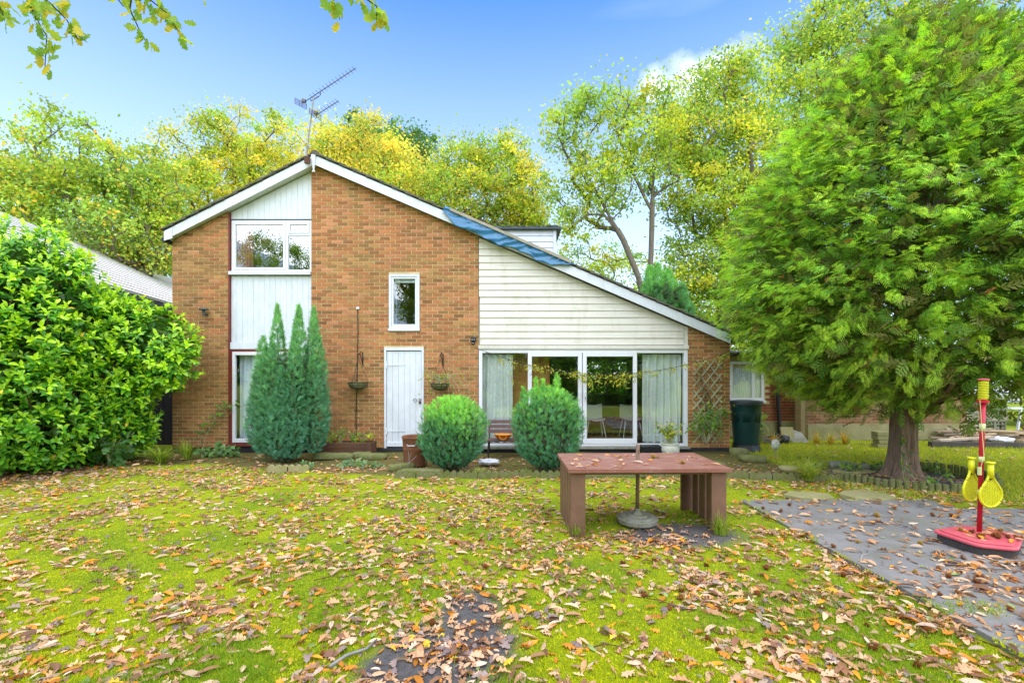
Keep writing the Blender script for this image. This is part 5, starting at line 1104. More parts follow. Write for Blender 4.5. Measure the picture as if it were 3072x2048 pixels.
# ---------------------------------------------------------------- broadleaved trees
KITE = ([(0, -0.5, 0), (0.36, 0.02, 0.06), (0, 0.5, 0), (-0.36, 0.02, 0.06)], [(0, 1, 2, 3)])
def grow(base, fork, centres, r0, jit=0.12, tipr=0.008, stems=()):
    """branch skeleton: every leaf clump joins the nearest limb already there"""
    base, fork = np.array(base, float), np.array(fork, float)
    nodes = [base]; par = [-1]; n0 = 6
    for i in range(1, n0 + 1):
        p = base + (fork - base) * i / n0 + rng.normal(0, 0.05, 3) * [1, 1, 0] * (i < n0); nodes.append(p); par.append(len(nodes) - 2)
    for st in stems:
        last = int(np.argmin(np.linalg.norm(np.array(nodes) - np.array(st[0]), axis=1)))
        for q0, q1 in zip(st[:-1], st[1:]):
            for s in (0.25, 0.5, 0.75, 1.0): nodes.append(np.array(q0) + (np.array(q1) - np.array(q0)) * s); par.append(last); last = len(nodes) - 1
    order = np.argsort(np.linalg.norm(centres - fork, axis=1))
    for ci in order:
        c = centres[ci]; A = np.array(nodes[3:]); d = np.linalg.norm(A - c, axis=1); hd = np.linalg.norm(A - fork, axis=1)
        cost = d + 0.25 * hd + 2.0 * np.maximum(A[:, 2] - c[2] + 0.2, 0)
        j = int(np.argmin(cost)) + 3; p = nodes[j]; L = np.linalg.norm(c - p); k = max(2, int(L / 0.55)); last = j
        side = rng.normal(0, jit, 3) * L
        for i in range(1, k + 1):
            s = i / k; q = p + (c - p) * s + side * math.sin(s * math.pi) + np.array([0, 0, 0.10 * L * math.sin(s * math.pi)]) + rng.normal(0, 0.03, 3)
            nodes.append(q); par.append(last); last = len(nodes) - 1
    n = len(nodes); cnt = np.zeros(n); kids = [0] * n
    for i in range(n - 1, 0, -1):
        if kids[i] == 0: cnt[i] = 1
        cnt[par[i]] += cnt[i]; kids[par[i]] += 1
    rad = tipr * np.power(np.maximum(cnt, 1), 0.5); rad *= r0 / rad[0]; rad = np.maximum(rad, tipr * 0.8)
    return np.array(nodes), par, rad
def branch_mesh(nodes, par, rad, n=6):
    N = len(nodes); i = np.arange(1, N); p = np.array(par)[1:]
    A, B = nodes[p], nodes[i]; D = B - A; S, Dn, Nn = frames(D, np.tile([0.31, 0.17, 0.93], (len(D), 1)))
    tv = []; a = np.arange(n) * TAU / n
    V0 = A[:, None] + (np.minimum(rad[p], rad[i] * 1.35)[:, None, None]) * (np.cos(a)[None, :, None] * S[:, None] + np.sin(a)[None, :, None] * Nn[:, None])
    V1 = B[:, None] + rad[i][:, None, None] * (np.cos(a)[None, :, None] * S[:, None] + np.sin(a)[None, :, None] * Nn[:, None])
    out = Arr(); V = np.concatenate([V0, V1], 1).reshape(-1, 3); k = len(D)
    f = np.array([[j, (j + 1) % n, n + (j + 1) % n, n + j] for j in range(n)])
    out.V.append(V); out.L.append((f[None] + (np.arange(k) * 2 * n)[:, None, None]).ravel()); out.T.append(np.full(k * n, 4)); out.K.append(np.ones((k * n, 3))); out.n = len(V)
    return out
def fill(ells, n):
    w = np.array([e[3] * e[4] * e[5] for e in ells]); w = w / w.sum(); out = []
    for e, k in zip(ells, rng.multinomial(n, w)):
        p = rdir(k) * (rng.uniform(0.15, 1, (k, 1)) ** 0.45) * np.array(e[3:6]) + np.array(e[:3]); out.append(p)
    return np.concatenate(out)
TREES = []
def tree(name, label, base, fork, ells, nc, per, size, pal, r0, spread=(0.40, 0.40, 0.24), wts=None, bark='paleb', group=None, pal2=None, cat='tree', stems=()):
    t = thing(name, label, cat, base, group)
    nc = int(nc * 1.5); per = int(per / 1.5); cen = fill(ells, nc); nodes, par, rad = grow(base, fork, cen, r0, stems=stems)
    branch_mesh(nodes, par, rad).build('trunk', M[bark], t, True)
    per = int(per * 1.3); size *= 0.80
    k = nc * per; ci = np.repeat(np.arange(nc), per)
    pos = cen[ci] + rng.normal(0, 1, (k, 3)) * np.array(spread) * rng.uniform(0.45, 1.25, (nc, 1))[ci]
    N = unit(rng.normal(0, 0.6, (k, 3)) + [0, -0.15, 0.75]); D = unit(rng.normal(0, 1, (k, 3)) + [0, 0, -0.3]); S, D, N = frames(D, N)
    tint = pick(pal, nc, wts)[ci] * rng.uniform(0.7, 1.3, (k, 1))
    if pal2 is not None:
        alt = rng.random(k) < np.clip(0.06 + 0.28 * vnoise(cen * 0.5, 9), 0.01, 0.4)[ci]; tint[alt] = pick(pal2, int(alt.sum()))
    a = Arr().scatter(KITE, pos, S, D, N, rng.uniform(0.7, 1.3, k) * size, tint); a.build('crown', M['leaf'], t)
    TREES.append(t); return t
GRN = [(0.14, 0.22, 0.04), (0.17, 0.25, 0.045), (0.11, 0.18, 0.045), (0.20, 0.26, 0.04)]
YGR = [(0.24, 0.29, 0.03), (0.19, 0.26, 0.035), (0.31, 0.31, 0.03), (0.16, 0.23, 0.04)]
YEL = [(0.36, 0.32, 0.055), (0.32, 0.31, 0.06), (0.39, 0.31, 0.05), (0.26, 0.28, 0.055)]
ORG = [(0.39, 0.31, 0.05), (0.36, 0.31, 0.055), (0.33, 0.31, 0.06), (0.42, 0.27, 0.04)]
BLG = [(0.07, 0.14, 0.045), (0.09, 0.16, 0.05), (0.06, 0.12, 0.035)]
def E(px, py, Y, rx, ry, rz):                    # ellipsoid with centre and radii read off the photograph at depth Y
    c = P(px, py, Y); k = Y / F; return (c.x, c.y, c.z, rx * k, ry, rz * k)
def TB(px, Y): return ((px - CX) * Y / F, Y, 0)
def TF(px, py, Y): return tuple(P(px, py, Y))
tree('oak_tree', 'spreading green oak with dark limbs behind the laurel hedge', TB(420, 19), TF(440, 830, 19),
     [E(170, 390, 19, 110, 1.2, 65), E(250, 520, 19, 260, 2.2, 90), E(60, 600, 18.5, 190, 2, 110), E(390, 600, 19, 190, 2.2, 120), E(250, 700, 18, 280, 2, 100), E(470, 690, 19, 90, 1.5, 110), E(60, 540, 20, 120, 1.5, 80), E(420, 480, 20, 90, 1.2, 60)], 260, 100, 0.17, GRN + YGR[:2], 0.26, pal2=ORG)
tree('maple_tree', 'airy yellow tree between the spreading oak and the house gable', TB(640, 25), TF(650, 760, 25),
     [E(640, 470, 25, 110, 2, 120), E(740, 430, 25, 120, 2, 100), E(830, 440, 24, 90, 2, 90), E(560, 500, 25, 70, 2, 110), E(650, 600, 24, 200, 2.2, 110), E(820, 560, 25, 130, 2, 110)], 220, 110, 0.17, YEL[:2] + YGR + GRN[1:2], 0.22, pal2=ORG)
tree('beech_tree', 'bluish green round tree showing above the orange one behind the ridge', TB(1150, 34), TF(1150, 700, 34),
     [E(1090, 420, 34, 75, 2.5, 70), E(1170, 430, 34, 110, 2.5, 60), E(1240, 480, 34, 90, 2.5, 90), E(1140, 520, 34, 160, 2.5, 90)], 110, 110, 0.24, BLG, 0.3)
tree('maple_tree', 'glowing orange yellow tree just behind the ridge and aerial', TB(1020, 23), TF(1030, 760, 23),
     [E(960, 440, 23, 60, 1.5, 80), E(1020, 480, 23, 90, 2, 90), E(1110, 440, 23, 80, 1.8, 80), E(1180, 520, 23, 110, 2, 100), E(1080, 580, 22, 170, 2, 90), E(1240, 600, 23, 90, 2, 80)], 220, 120, 0.16, YEL + ORG[1:2] + YGR[:2] + GRN[1:2], 0.22, pal2=ORG)
tree('oak_tree', 'yellow green tree rising behind the dormer', TB(1470, 25), TF(1470, 780, 25),
     [E(1400, 500, 25, 90, 2, 80), E(1510, 500, 25, 110, 2, 90), E(1580, 560, 25, 70, 2, 120), E(1420, 600, 24, 170, 2, 90), E(1340, 560, 26, 80, 2, 110), E(1560, 660, 25, 100, 2, 70)], 220, 110, 0.17, YGR + YEL[:1] + GRN[:2], 0.22, pal2=ORG)
tree('oak_tree', 'open crowned oak with two bare forking stems above the low roof', TB(1945, 19), TF(1950, 850, 19),
     [E(1680, 400, 19, 75, 1.2, 75), E(1760, 330, 19, 60, 1.2, 50), E(1860, 310, 19, 80, 1.2, 60), E(1960, 290, 19, 60, 1.2, 60), E(1790, 450, 19, 110, 1.5, 70), E(1920, 440, 19, 90, 1.5, 80), E(1700, 560, 19, 90, 1.5, 60), E(1850, 560, 18.5, 110, 1.5, 60), E(1740, 660, 19, 90, 1.3, 40), E(2010, 380, 19, 50, 1.2, 80), E(1990, 520, 19, 60, 1.2, 60)], 150, 75, 0.16, YGR + GRN[:2], 0.15, (0.34, 0.34, 0.22), bark='paleb', pal2=YEL, stems=[[TF(1950, 850, 19), TF(1955, 700, 19), TF(1958, 560, 19), TF(1975, 430, 19), TF(1990, 300, 19)], [TF(1945, 980, 19), TF(1915, 830, 18.6), TF(1870, 720, 18.5), TF(1800, 600, 18.5), TF(1750, 500, 18.5)], [TF(1957, 640, 19), TF(1900, 520, 19), TF(1850, 400, 19)]])
tree('ash_tree', 'tall green tree with scattered yellow leaves between open oak and conifer', TB(2180, 21), TF(2170, 760, 21),
     [E(2060, 330, 21, 80, 1.6, 110), E(2150, 260, 21, 90, 1.6, 70), E(2240, 250, 21, 90, 1.6, 100), E(2120, 430, 21, 130, 2, 110), E(2260, 420, 20, 110, 2, 140), E(2090, 580, 20, 100, 2, 110), E(2210, 620, 20, 130, 2, 130), E(2080, 760, 20, 80, 1.8, 100), E(2190, 800, 20, 110, 1.8, 120), E(2080, 880, 20, 100, 1.8, 90)], 330, 105, 0.16, GRN + YGR[:3], 0.26, pal2=YEL)
tree('oak_tree', 'tallest yellow green tree reaching out of frame behind the conifer', TB(2600, 23), TF(2570, 650, 23),
     [E(2420, 110, 23, 100, 2, 90), E(2540, 40, 23, 130, 2, 90), E(2460, 230, 23, 150, 2, 120), E(2650, 60, 23, 120, 2, 120), E(2380, 330, 22, 110, 2, 140), E(2560, 260, 23, 160, 2, 160), E(2820, 60, 23, 120, 2, 100), E(2960, 180, 23, 110, 2, 110), E(2820, 240, 24, 150, 2, 130), E(3050, 330, 23, 120, 2, 200), E(2450, 520, 23, 120, 2, 150)], 330, 105, 0.18, GRN + YGR[:2], 0.32, pal2=YEL)
tree('hazel_tree', 'low bushy yellow green tree behind the roof beside the conifer', TB(2150, 26), TF(2150, 900, 26), [E(2080, 950, 26, 130, 2.5, 90), E(2230, 930, 26, 150, 2.5, 110), E(1900, 850, 27, 150, 2, 110), E(1760, 800, 28, 120, 2, 90), E(2350, 950, 26, 150, 2, 200), E(2215, 1025, 25, 110, 2, 70)], 170, 110, 0.18, YGR, 0.2)
tree('hawthorn_tree', 'pale green thicket tree between the neighbour roof and the house eaves', TB(460, 27), TF(460, 900, 27), [E(380, 760, 27, 150, 2, 80), E(520, 780, 27, 120, 2, 90), E(200, 720, 28, 150, 2, 100), E(60, 720, 28, 150, 2, 110), E(640, 700, 28, 120, 2, 120)], 160, 110, 0.18, [(0.16, 0.22, 0.05), (0.20, 0.24, 0.04), (0.13, 0.19, 0.04)], 0.2)
tree('holly_tree', 'dark green bushy tree closing the view behind the garage', TB(2950, 22), TF(2950, 900, 22), [E(2800, 850, 22, 250, 2, 250), E(3050, 900, 22, 200, 2, 250), E(2550, 980, 22, 200, 2, 120)], 150, 100, 0.2, GRN, 0.2)

# trees and hedge on the far side of the garden, standing behind the photographer: they only show as reflections in the glass
def reflected(src, label, x, y, s):
    o = src.copy(); C.objects.link(o); o['label'] = label; o.location = (x, y, 0); o.rotation_euler = (0, 0, 2.3); o.scale = (s, s, s)
    for ch in src.children:
        c = ch.copy(); C.objects.link(c); c.parent = o
reflected(TREES[5], 'open oak reflected in the upstairs window', -15.5, -9.0, 0.78)
reflected(TREES[0], 'broad oak reflected in the patio doors', 3.5, -14, 1.0)
def reflected_hedge(label, x, y, rz, s):
    o = hd.copy(); C.objects.link(o); o['label'] = label; o.location = (x, y, 0); o.rotation_euler = (0, 0, rz); o.scale = (s, s, s)
    for ch in hd.children:
        if ch.name.startswith('leaf'): continue
        c = ch.copy(); C.objects.link(c); c.parent = o
reflected(TREES[6], 'tall ash reflected in the small window over the door', -6.5, -10, 0.9)
reflected(TREES[3], 'orange maple reflected in the glass doors', 10.5, -12, 0.9)
reflected(TREES[4], 'yellow oak reflected beside the cypress', -24.0, -14.0, 1.0)

# overhanging oak twigs from the tree above the photographer
OAK_OUT = [(0, 0), (0.05, 0.10), (0.16, 0.13), (0.20, 0.24), (0.12, 0.28), (0.25, 0.38), (0.31, 0.50), (0.18, 0.52), (0.30, 0.64), (0.33, 0.76), (0.19, 0.76), (0.17, 0.90), (0.0, 1.0)]
def leaf_tpl(half, curl=0.0, roll=0.0, fold=0.1, twist=0.0):
    """leaf blade split along the midrib, unit length along y"""
    n = len(half); V = []; 
    def bend(x, y): return (x * (1 - 0.3 * abs(roll)), y, curl * (y - 0.5) ** 2 * 2 - curl * 0.5 + fold * abs(x) + roll * x * x * 3 + twist * x * (y - 0.5))
    mid = [bend(0, y) for _, y in half]; rt = [bend(x, y) for x, y in half[1:-1]]; lf = [bend(-x * 0.95, y * 0.98 + 0.01) for x, y in half[1:-1]]
    V = mid + rt + lf; F_ = []; R0, L0 = n, n + len(rt)
    for o, s in ((R0, 0), (L0, 1)):
        ring = [0] + [o + i for i in range(n - 2)] + [n - 1]
        for i in range(n - 1):
            q = [ring[i], ring[i + 1], i + 1, i] if i not in (0, n - 2) else ([ring[0], ring[1], 1] if i == 0 else [ring[n - 2], n - 1, n - 2])
            F_.append(tuple(q if not s else q[::-1]))
    return (V, F_)
CHEST = [(0, 0), (0.08, 0.06), (0.145, 0.2), (0.17, 0.38), (0.165, 0.55), (0.13, 0.74), (0.07, 0.9), (0, 1.0)]
OVAL = [(0, 0), (0.14, 0.1), (0.25, 0.3), (0.27, 0.55), (0.18, 0.82), (0, 1.0)]
def arr_mesh(name, tpl, m, tint, smooth=True):
    return Arr().scatter(tpl, np.zeros((1, 3)), *(np.eye(3)[i:i + 1] for i in range(3)), 1.0, [tint]).mesh(name, m, smooth)
sp_leaf = [arr_mesh('leaf', leaf_tpl(OAK_OUT, 0.15, r, 0.15), M['leaf'], c) for r, c in ((0.2, (0.15, 0.23, 0.03)), (-0.2, (0.21, 0.26, 0.03)), (0.1, (0.12, 0.21, 0.04)), (0.3, (0.29, 0.25, 0.03)))]
ot = thing('oak_tree', 'oak overhead whose leafy twigs hang into the top of the picture', 'tree', (-4.5, -3.0, 0))
MB().tube([(-4.5, -3, 0), (-4.4, -2.9, 2.5), (-4.0, -2.2, 5.2), (-3.6, -0.8, 6.6), (-3.0, 1.5, 7.0), (-2.2, 3.6, 6.6)], [0.36, 0.3, 0.24, 0.16, 0.09, 0.03], 12).build('trunk', M['bark'], ot, True)
SPR = [([(40, -190), (60, -60), (100, 40), (140, 110), (135, 200)], 34), ([(60, -60), (150, 10), (200, 60), (235, 120)], 22), ([(330, -150), (400, -60), (450, 0), (500, 40), (535, 95)], 24), ([(400, -60), (390, 30), (420, 95), (440, 130)], 12), ([(350, -60), (355, 0), (370, 20)], 6),
       ([(900, -160), (960, -80), (1000, 0), (1020, 60)], 16), ([(960, -80), (1060, -30), (1130, 20), (1130, 60)], 16), ([(560, -120), (600, -40), (622, -2)], 4), ([(-60, -100), (-10, 0), (15, 60)], 10)]
for path, nl in SPR:
    Yd = rnd.uniform(4.0, 4.5); pts = [P(x, y, Yd + 0.06 * i) for i, (x, y) in enumerate(path)]
    br = MB().tube([Vector((-3.0, 1.5, 7.0)).lerp(pts[0], 0.75)] + pts, [0.012] + [0.006 * (1 - i / len(pts)) + 0.0025 for i in range(len(pts))], 5).build('branch', M['bark'], ot)
    for i in range(int(nl * 1.7)):
        s = rnd.uniform(0.15, 1.0) * (len(pts) - 1); j = min(int(s), len(pts) - 2); p = np.array(pts[j].lerp(pts[j + 1], s - j)) + rng.normal(0, 0.035, 3)
        D = unit(rng.normal(0, 0.7, (1, 3)) + [0, 0, -0.6]); N = unit(rng.normal(0, 0.8, (1, 3)) + [0, -0.5, 0.4]); S, D, N = frames(D, N)
        o = inst('leaf', rnd.choice(sp_leaf), ot, M=mat4(S[0], D[0], N[0], p, rnd.uniform(0.10, 0.15)))
        o.parent = br; o.location = p - np.array(WLOC[br.name])
        o.location = p

# ---------------------------------------------------------------- laurel hedge
def laurel_tpl():
    half = [(0, 0), (0.10, 0.12), (0.20, 0.35), (0.22, 0.6), (0.15, 0.85), (0, 1.0)]; return leaf_tpl(half, -0.22, 0.0, 0.28)
LT = laurel_tpl(); LT2 = leaf_tpl([(0, 0), (0.16, 0.22), (0.22, 0.58), (0, 1.0)], -0.22, 0.0, 0.28)
hd = thing('laurel_hedge', 'large glossy cherry laurel hedge against the brick corner of the house', 'hedge', (-8.6, 8.6, 0))
HE = [(-7.75, 9.4, 0.75, 0.75, 0.55, 0.85), (-9.5, 8.3, 1.7, 2.2, 1.5, 2.45), (-8.6, 8.5, 2.5, 1.35, 1.2, 1.75), (-8.35, 9.2, 1.85, 1.55, 1.0, 1.6), (-7.5, 9.35, 2.1, 1.45, 0.75, 0.95), (-8.2, 8.6, 0.9, 0.95, 1.15, 1.1), (-7.9, 9.2, 1.2, 0.85, 0.8, 1.1)]
def onshell(ells, n, k0=0.86, k1=1.04):
    P_, N_ = [], []
    ar = np.array([(e[3] * e[4] * e[5]) ** (2 / 3) for e in ells]); ar /= ar.sum()
    for e, k in zip(ells, rng.multinomial(n, ar)):
        d = rdir(k); kk = rng.uniform(k0, k1, (k, 1)) + 0.10 * vnoise(d * 3 + np.array(e[:3]), 2)[:, None]
        P_.append(np.array(e[:3]) + d * kk * np.array(e[3:6])); N_.append(unit(d / np.array(e[3:6])))
    P_, N_ = np.concatenate(P_), np.concatenate(N_); keep = P_[:, 2] > 0.05
    for e in ells:
        q = ((P_ - np.array(e[:3])) / np.array(e[3:6])); keep &= (np.linalg.norm(q, axis=1) > k0 * 0.93)
    return P_[keep], N_[keep]
shp, shn = onshell(HE, 5600)
vis = (shp[:, 1] < 10.1) & (shn[:, 1] < 0.55) | (shn[:, 2] > 0.3); shp, shn = shp[vis], shn[vis]
ax = unit(shn * 0.75 + np.array([0, -0.1, 0.62]) + rng.normal(0, 0.25, shn.shape)); NL = 9
K = len(shp); idx = np.repeat(np.arange(K), NL); j = np.tile(np.arange(NL), K)
ang = j * 2.4 + rng.uniform(0, TAU, K)[idx]; S0, A0, B0 = frames(ax, np.tile([0.2, 0.9, 0.1], (K, 1)))
rad = np.cos(ang)[:, None] * S0[idx] + np.sin(ang)[:, None] * B0[idx]
up = 0.15 + 0.95 * (j / NL)
D = unit(rad + ax[idx] * up[:, None] + np.array([0, 0, -0.12])); N = unit(ax[idx] - D * 0.2 + rng.normal(0, 0.15, D.shape) + [0, 0, 0.25])
pos = shp[idx] + ax[idx] * (j[:, None] * 0.022 - 0.12) + rng.normal(0, 0.01, D.shape)
S, D, N = frames(D, N); size = rng.uniform(0.095, 0.155, len(pos)) * (1 - 0.35 * (j == NL - 1))
young_lit = (j >= NL - 4)[:, None] * np.clip(rng.uniform(0.3, 1.1, K) + (shp[:, 2] - 1.7) * 0.28, 0, 1)[idx][:, None]  # young tip colour, plus the hedge's lit top put into the tint
base = pick([(0.045, 0.15, 0.012), (0.06, 0.18, 0.012), (0.08, 0.21, 0.015)], len(pos)); tint = base * (1 - young_lit) + np.array([0.27, 0.40, 0.012]) * young_lit * rng.uniform(0.8, 1.15, (len(pos), 1))
yl = rng.random(len(pos)) < 0.004; tint[yl] = (0.5, 0.32, 0.03)
scr = np.abs(pos[:, 0] / pos[:, 1]) < 1.05
front = np.einsum('ij,ij->i', shn[idx], unit(pos - [0, 0, CH])) < -0.45
order = np.argsort(-(size / np.linalg.norm(pos - [0, 0, CH], axis=1)) * (scr & front)); big = order[:300]; rest = order[300:]
TR = lambda r: Arr().scatter(LT2, pos[r], S[r], D[r], N[r], size[r], tint[r])
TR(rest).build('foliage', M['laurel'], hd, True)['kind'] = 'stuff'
lc = {}
for i in big:
    k = (int(young_lit[i, 0] * 3.99), rnd.randrange(2))
    if k not in lc: lc[k] = arr_mesh('leaf', LT, M['laurel'], tuple(tint[i]))
    inst('leaf', lc[k], hd, M=mat4(S[i], D[i], N[i], pos[i], size[i]))
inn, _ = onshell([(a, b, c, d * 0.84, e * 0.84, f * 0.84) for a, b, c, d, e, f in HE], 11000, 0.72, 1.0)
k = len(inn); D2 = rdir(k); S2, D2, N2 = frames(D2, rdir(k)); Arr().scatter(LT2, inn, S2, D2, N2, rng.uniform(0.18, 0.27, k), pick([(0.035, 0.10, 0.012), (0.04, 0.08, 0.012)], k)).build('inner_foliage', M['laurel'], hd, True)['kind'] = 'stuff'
reflb = None
b = MB()
for i in range(60):
    p = shp[rnd.randrange(K)]; q = Vector((rnd.uniform(-9.3, -7.9), rnd.uniform(8.3, 9.2), 0.0)); b.tube([q, q.lerp(Vector(p), 0.5) + Vector((0, 0, 0.2)), Vector(p)], [0.03, 0.018, 0.008], 5)
b.build('stem', M['bark'], hd)['kind'] = 'stuff'

for k, (xx_, rz_) in enumerate([(-5.5, 0.2), (-1.5, -0.2), (2.5, 0.1), (6.0, -0.1)]):
    reflected_hedge(['laurel bush reflected low in the tall window', 'laurel bush reflected between cypress and door', 'laurel bush reflected in the first sliding door', 'laurel bush reflected in the pane by the trellis'][k], xx_, -5.5, rz_ + math.pi, 0.9)

reflected_hedge('laurel bush growing outside the far window of the living room', 4.6, 20.0, 0.0, 0.9)
# ---------------------------------------------------------------- conifers
def frond_tpl(pairs, sub, w=0.024, droop=0.18, spread=0.42):
    V, F_ = [], []
    def kite(p, d, L, wd, zz):
        d = np.array(d, float); d /= np.linalg.norm(d); n = np.array([-d[1], d[0]]); p = np.array(p, float); b = len(V)
        for q in (p, p + d * L * 0.55 + n * wd, p + d * L, p + d * L * 0.55 - n * wd): V.append((q[0], q[1], -droop * q[1] ** 2 - zz * abs(q[0])))
        F_.append((b, b + 1, b + 2, b + 3))
    kite((0, 0), (0, 1), 1.0, w * 0.6, 0)
    for i in range(pairs):
        y = 0.10 + 0.82 * i / pairs; L = spread * (1 - y) ** 0.6 * (0.6 + 0.4 * min(1, y * 4)) + 0.06
        for s in (-1, 1):
            d = (s * 0.75, 0.75); kite((0, y), d, L, w, 0.25)
            if i < sub:
                for q in (0.42, 0.68): kite((s * L * q * 0.707, y + L * q * 0.707), (s * 0.15, 1), L * 0.42, w * 0.8, 0.25); kite((s * L * q * 0.707, y + L * q * 0.707), (s * 1, 0.2), L * 0.36, w * 0.8, 0.25)
    return (V, F_)
cf = thing('conifer_tree', 'huge feathery bright green conifer with thick bare trunk in a log edged bed', 'tree', (6.28, 7.8, 0))
TZs = np.array([0.85, 1.2, 1.7, 2.4, 3.2, 4.0, 4.6, 5.4, 6.2, 6.8, 7.3]); TRs = np.array([0.7, 1.5, 2.35, 2.8, 3.05, 2.98, 2.70, 2.20, 1.55, 1.0, 0.3])
ctr = np.array([6.7, 8.0])
nb_ = 2350
def prof(n, k0, k1, cull=True):
    z = rng.uniform(1.12, 7.25, n * 3); r = np.interp(z, TZs, TRs); keep = rng.random(n * 3) < (r + 0.3) / 3.4; z, r = z[keep][:n], r[keep][:n]
    a = rng.uniform(0, TAU, len(z)); d = np.stack([np.cos(a), np.sin(a), np.zeros_like(a)], 1)
    kk = rng.uniform(k0, k1, len(z)) + 0.09 * vnoise(np.stack([np.cos(a) * 2.5, np.sin(a) * 2.5, z * 1.1], 1), 4)
    p = np.stack([ctr[0] + d[:, 0] * r * kk, ctr[1] + d[:, 1] * r * kk, z], 1)
    ok = z > 1.15 + 0.6 * np.clip(d[:, 0] + 0.1, 0, 1)
    if cull: ok &= d[:, 0] * -0.64 + d[:, 1] * -0.77 > -0.45
    return p[ok], d[ok], z[ok]
p, d, z = prof(nb_, 0.86, 1.0)
rel = (z - 0.9) / 6.3
axis = unit(d * 1.0 + np.stack([0 * z, 0 * z, -0.30 + 1.25 * rel], 1) + rng.normal(0, 0.28, d.shape))
FT = frond_tpl(6, 2, 0.017, droop=0.34, spread=0.36); NF = 13
idx = np.repeat(np.arange(len(p)), NF); u = np.tile(np.arange(NF), len(p)) / (NF - 1.0)
S0, A0, B0 = frames(axis, np.tile([0.0, 0.0, 1.0], (len(p), 1)))
side = np.where(np.tile(np.arange(NF), len(p)) % 2 == 0, 1, -1)[:, None]
pos = p[idx] + A0[idx] * (u[:, None] - 0.75) * 0.55 + B0[idx] * (-0.05 * u[:, None]) + rng.normal(0, 0.035, (len(idx), 3))
D = unit(A0[idx] * 0.9 + S0[idx] * side * (0.85 - 0.65 * u[:, None]) + rng.normal(0, 0.2, (len(idx), 3)) + np.array([0, 0, -0.30]))
N = unit(B0[idx] + rng.normal(0, 0.45, (len(idx), 3))); S, D, N = frames(D, N)
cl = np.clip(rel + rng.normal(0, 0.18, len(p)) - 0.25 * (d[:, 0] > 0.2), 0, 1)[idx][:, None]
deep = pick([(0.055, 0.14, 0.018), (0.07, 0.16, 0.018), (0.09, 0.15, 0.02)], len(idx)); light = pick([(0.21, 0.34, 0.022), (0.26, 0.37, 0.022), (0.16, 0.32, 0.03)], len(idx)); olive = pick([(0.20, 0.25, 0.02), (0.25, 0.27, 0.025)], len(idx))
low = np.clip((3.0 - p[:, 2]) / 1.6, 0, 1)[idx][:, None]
mixk = np.clip(0.15 + 0.75 * u[:, None] * (0.45 + cl), 0, 1); mixk = np.clip(mixk + 0.15 * (d[idx][:, :1] < 0), 0, 1); tint = deep * (1 - mixk) + (light * (1 - low * 0.6) + olive * low * 0.6) * mixk  # crown top and house side tinted lighter, fall of light put into colour
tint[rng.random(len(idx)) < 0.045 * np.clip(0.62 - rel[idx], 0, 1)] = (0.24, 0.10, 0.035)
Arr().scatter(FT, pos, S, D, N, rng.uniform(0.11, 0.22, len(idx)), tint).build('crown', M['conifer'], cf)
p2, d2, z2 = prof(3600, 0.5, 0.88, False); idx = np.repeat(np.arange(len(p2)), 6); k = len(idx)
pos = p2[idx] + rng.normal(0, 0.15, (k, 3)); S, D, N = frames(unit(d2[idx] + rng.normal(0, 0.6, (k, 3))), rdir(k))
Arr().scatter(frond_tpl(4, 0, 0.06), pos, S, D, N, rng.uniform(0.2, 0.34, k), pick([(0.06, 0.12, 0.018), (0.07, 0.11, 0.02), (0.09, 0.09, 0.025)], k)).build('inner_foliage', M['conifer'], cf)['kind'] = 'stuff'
b = MB(); TXC, TYC = 6.30, 7.8
def trunkf(u, v):
    a = u * TAU; z = 1.9 * v - 0.03; fl = 0.17 + 0.12 * math.exp(-z * 7) + 0.05 * max(0, v - .5); fl *= 1 + (0.16 * math.exp(-z * 2) + 0.05) * math.sin(a * 5 + 1) + 0.045 * math.sin(a * 13 + z * 2) + 0.03 * math.sin(a * 29 + 3 * math.sin(z * 4))
    return (TXC + fl * math.cos(a) + 0.03 * z, TYC + fl * math.sin(a), z)
b.grid(trunkf, 110, 20); b.build('trunk', M['cbark'], cf, True)
for pts, r in (([(6.33, 7.75, 0.9), (6.7, 7.5, 1.35), (7.2, 7.2, 1.75), (7.8, 7.0, 2.3)], 0.13), ([(6.35, 7.8, 1.1), (6.0, 7.4, 1.7), (5.4, 7.1, 2.2)], 0.10), ([(6.35, 7.85, 1.6), (6.6, 8, 4), (6.7, 8, 6.8)], 0.2), ([(6.35, 7.8, 0.95), (6.2, 7.0, 1.3), (5.9, 6.3, 1.7)], 0.07), ([(6.4, 7.8, 1.2), (7.2, 8.3, 2.0), (8.2, 8.6, 2.8)], 0.1)):
    MB().tube(pts, [r * (1 - 0.75 * i / (len(pts) - 1)) for i in range(len(pts))], 9).build('limb', M['cbark'], cf, True)
for i in range(70):
    a = rnd.uniform(0, TAU); zz = rnd.uniform(1.1, 5.5); r = float(np.interp(zz, TZs, TRs)) * 0.92
    if i == 0: b = MB()
    b.tube([(6.4 + 0.05 * zz, 7.85, zz * 0.85), (ctr[0] + math.cos(a) * r * 0.55, ctr[1] + math.sin(a) * r * 0.55, zz), (ctr[0] + math.cos(a) * r, ctr[1] + math.sin(a) * r, zz + 0.1)], [0.035, 0.022, 0.008], 5)
b.build('twiggery', M['cbark'], cf)['kind'] = 'stuff'

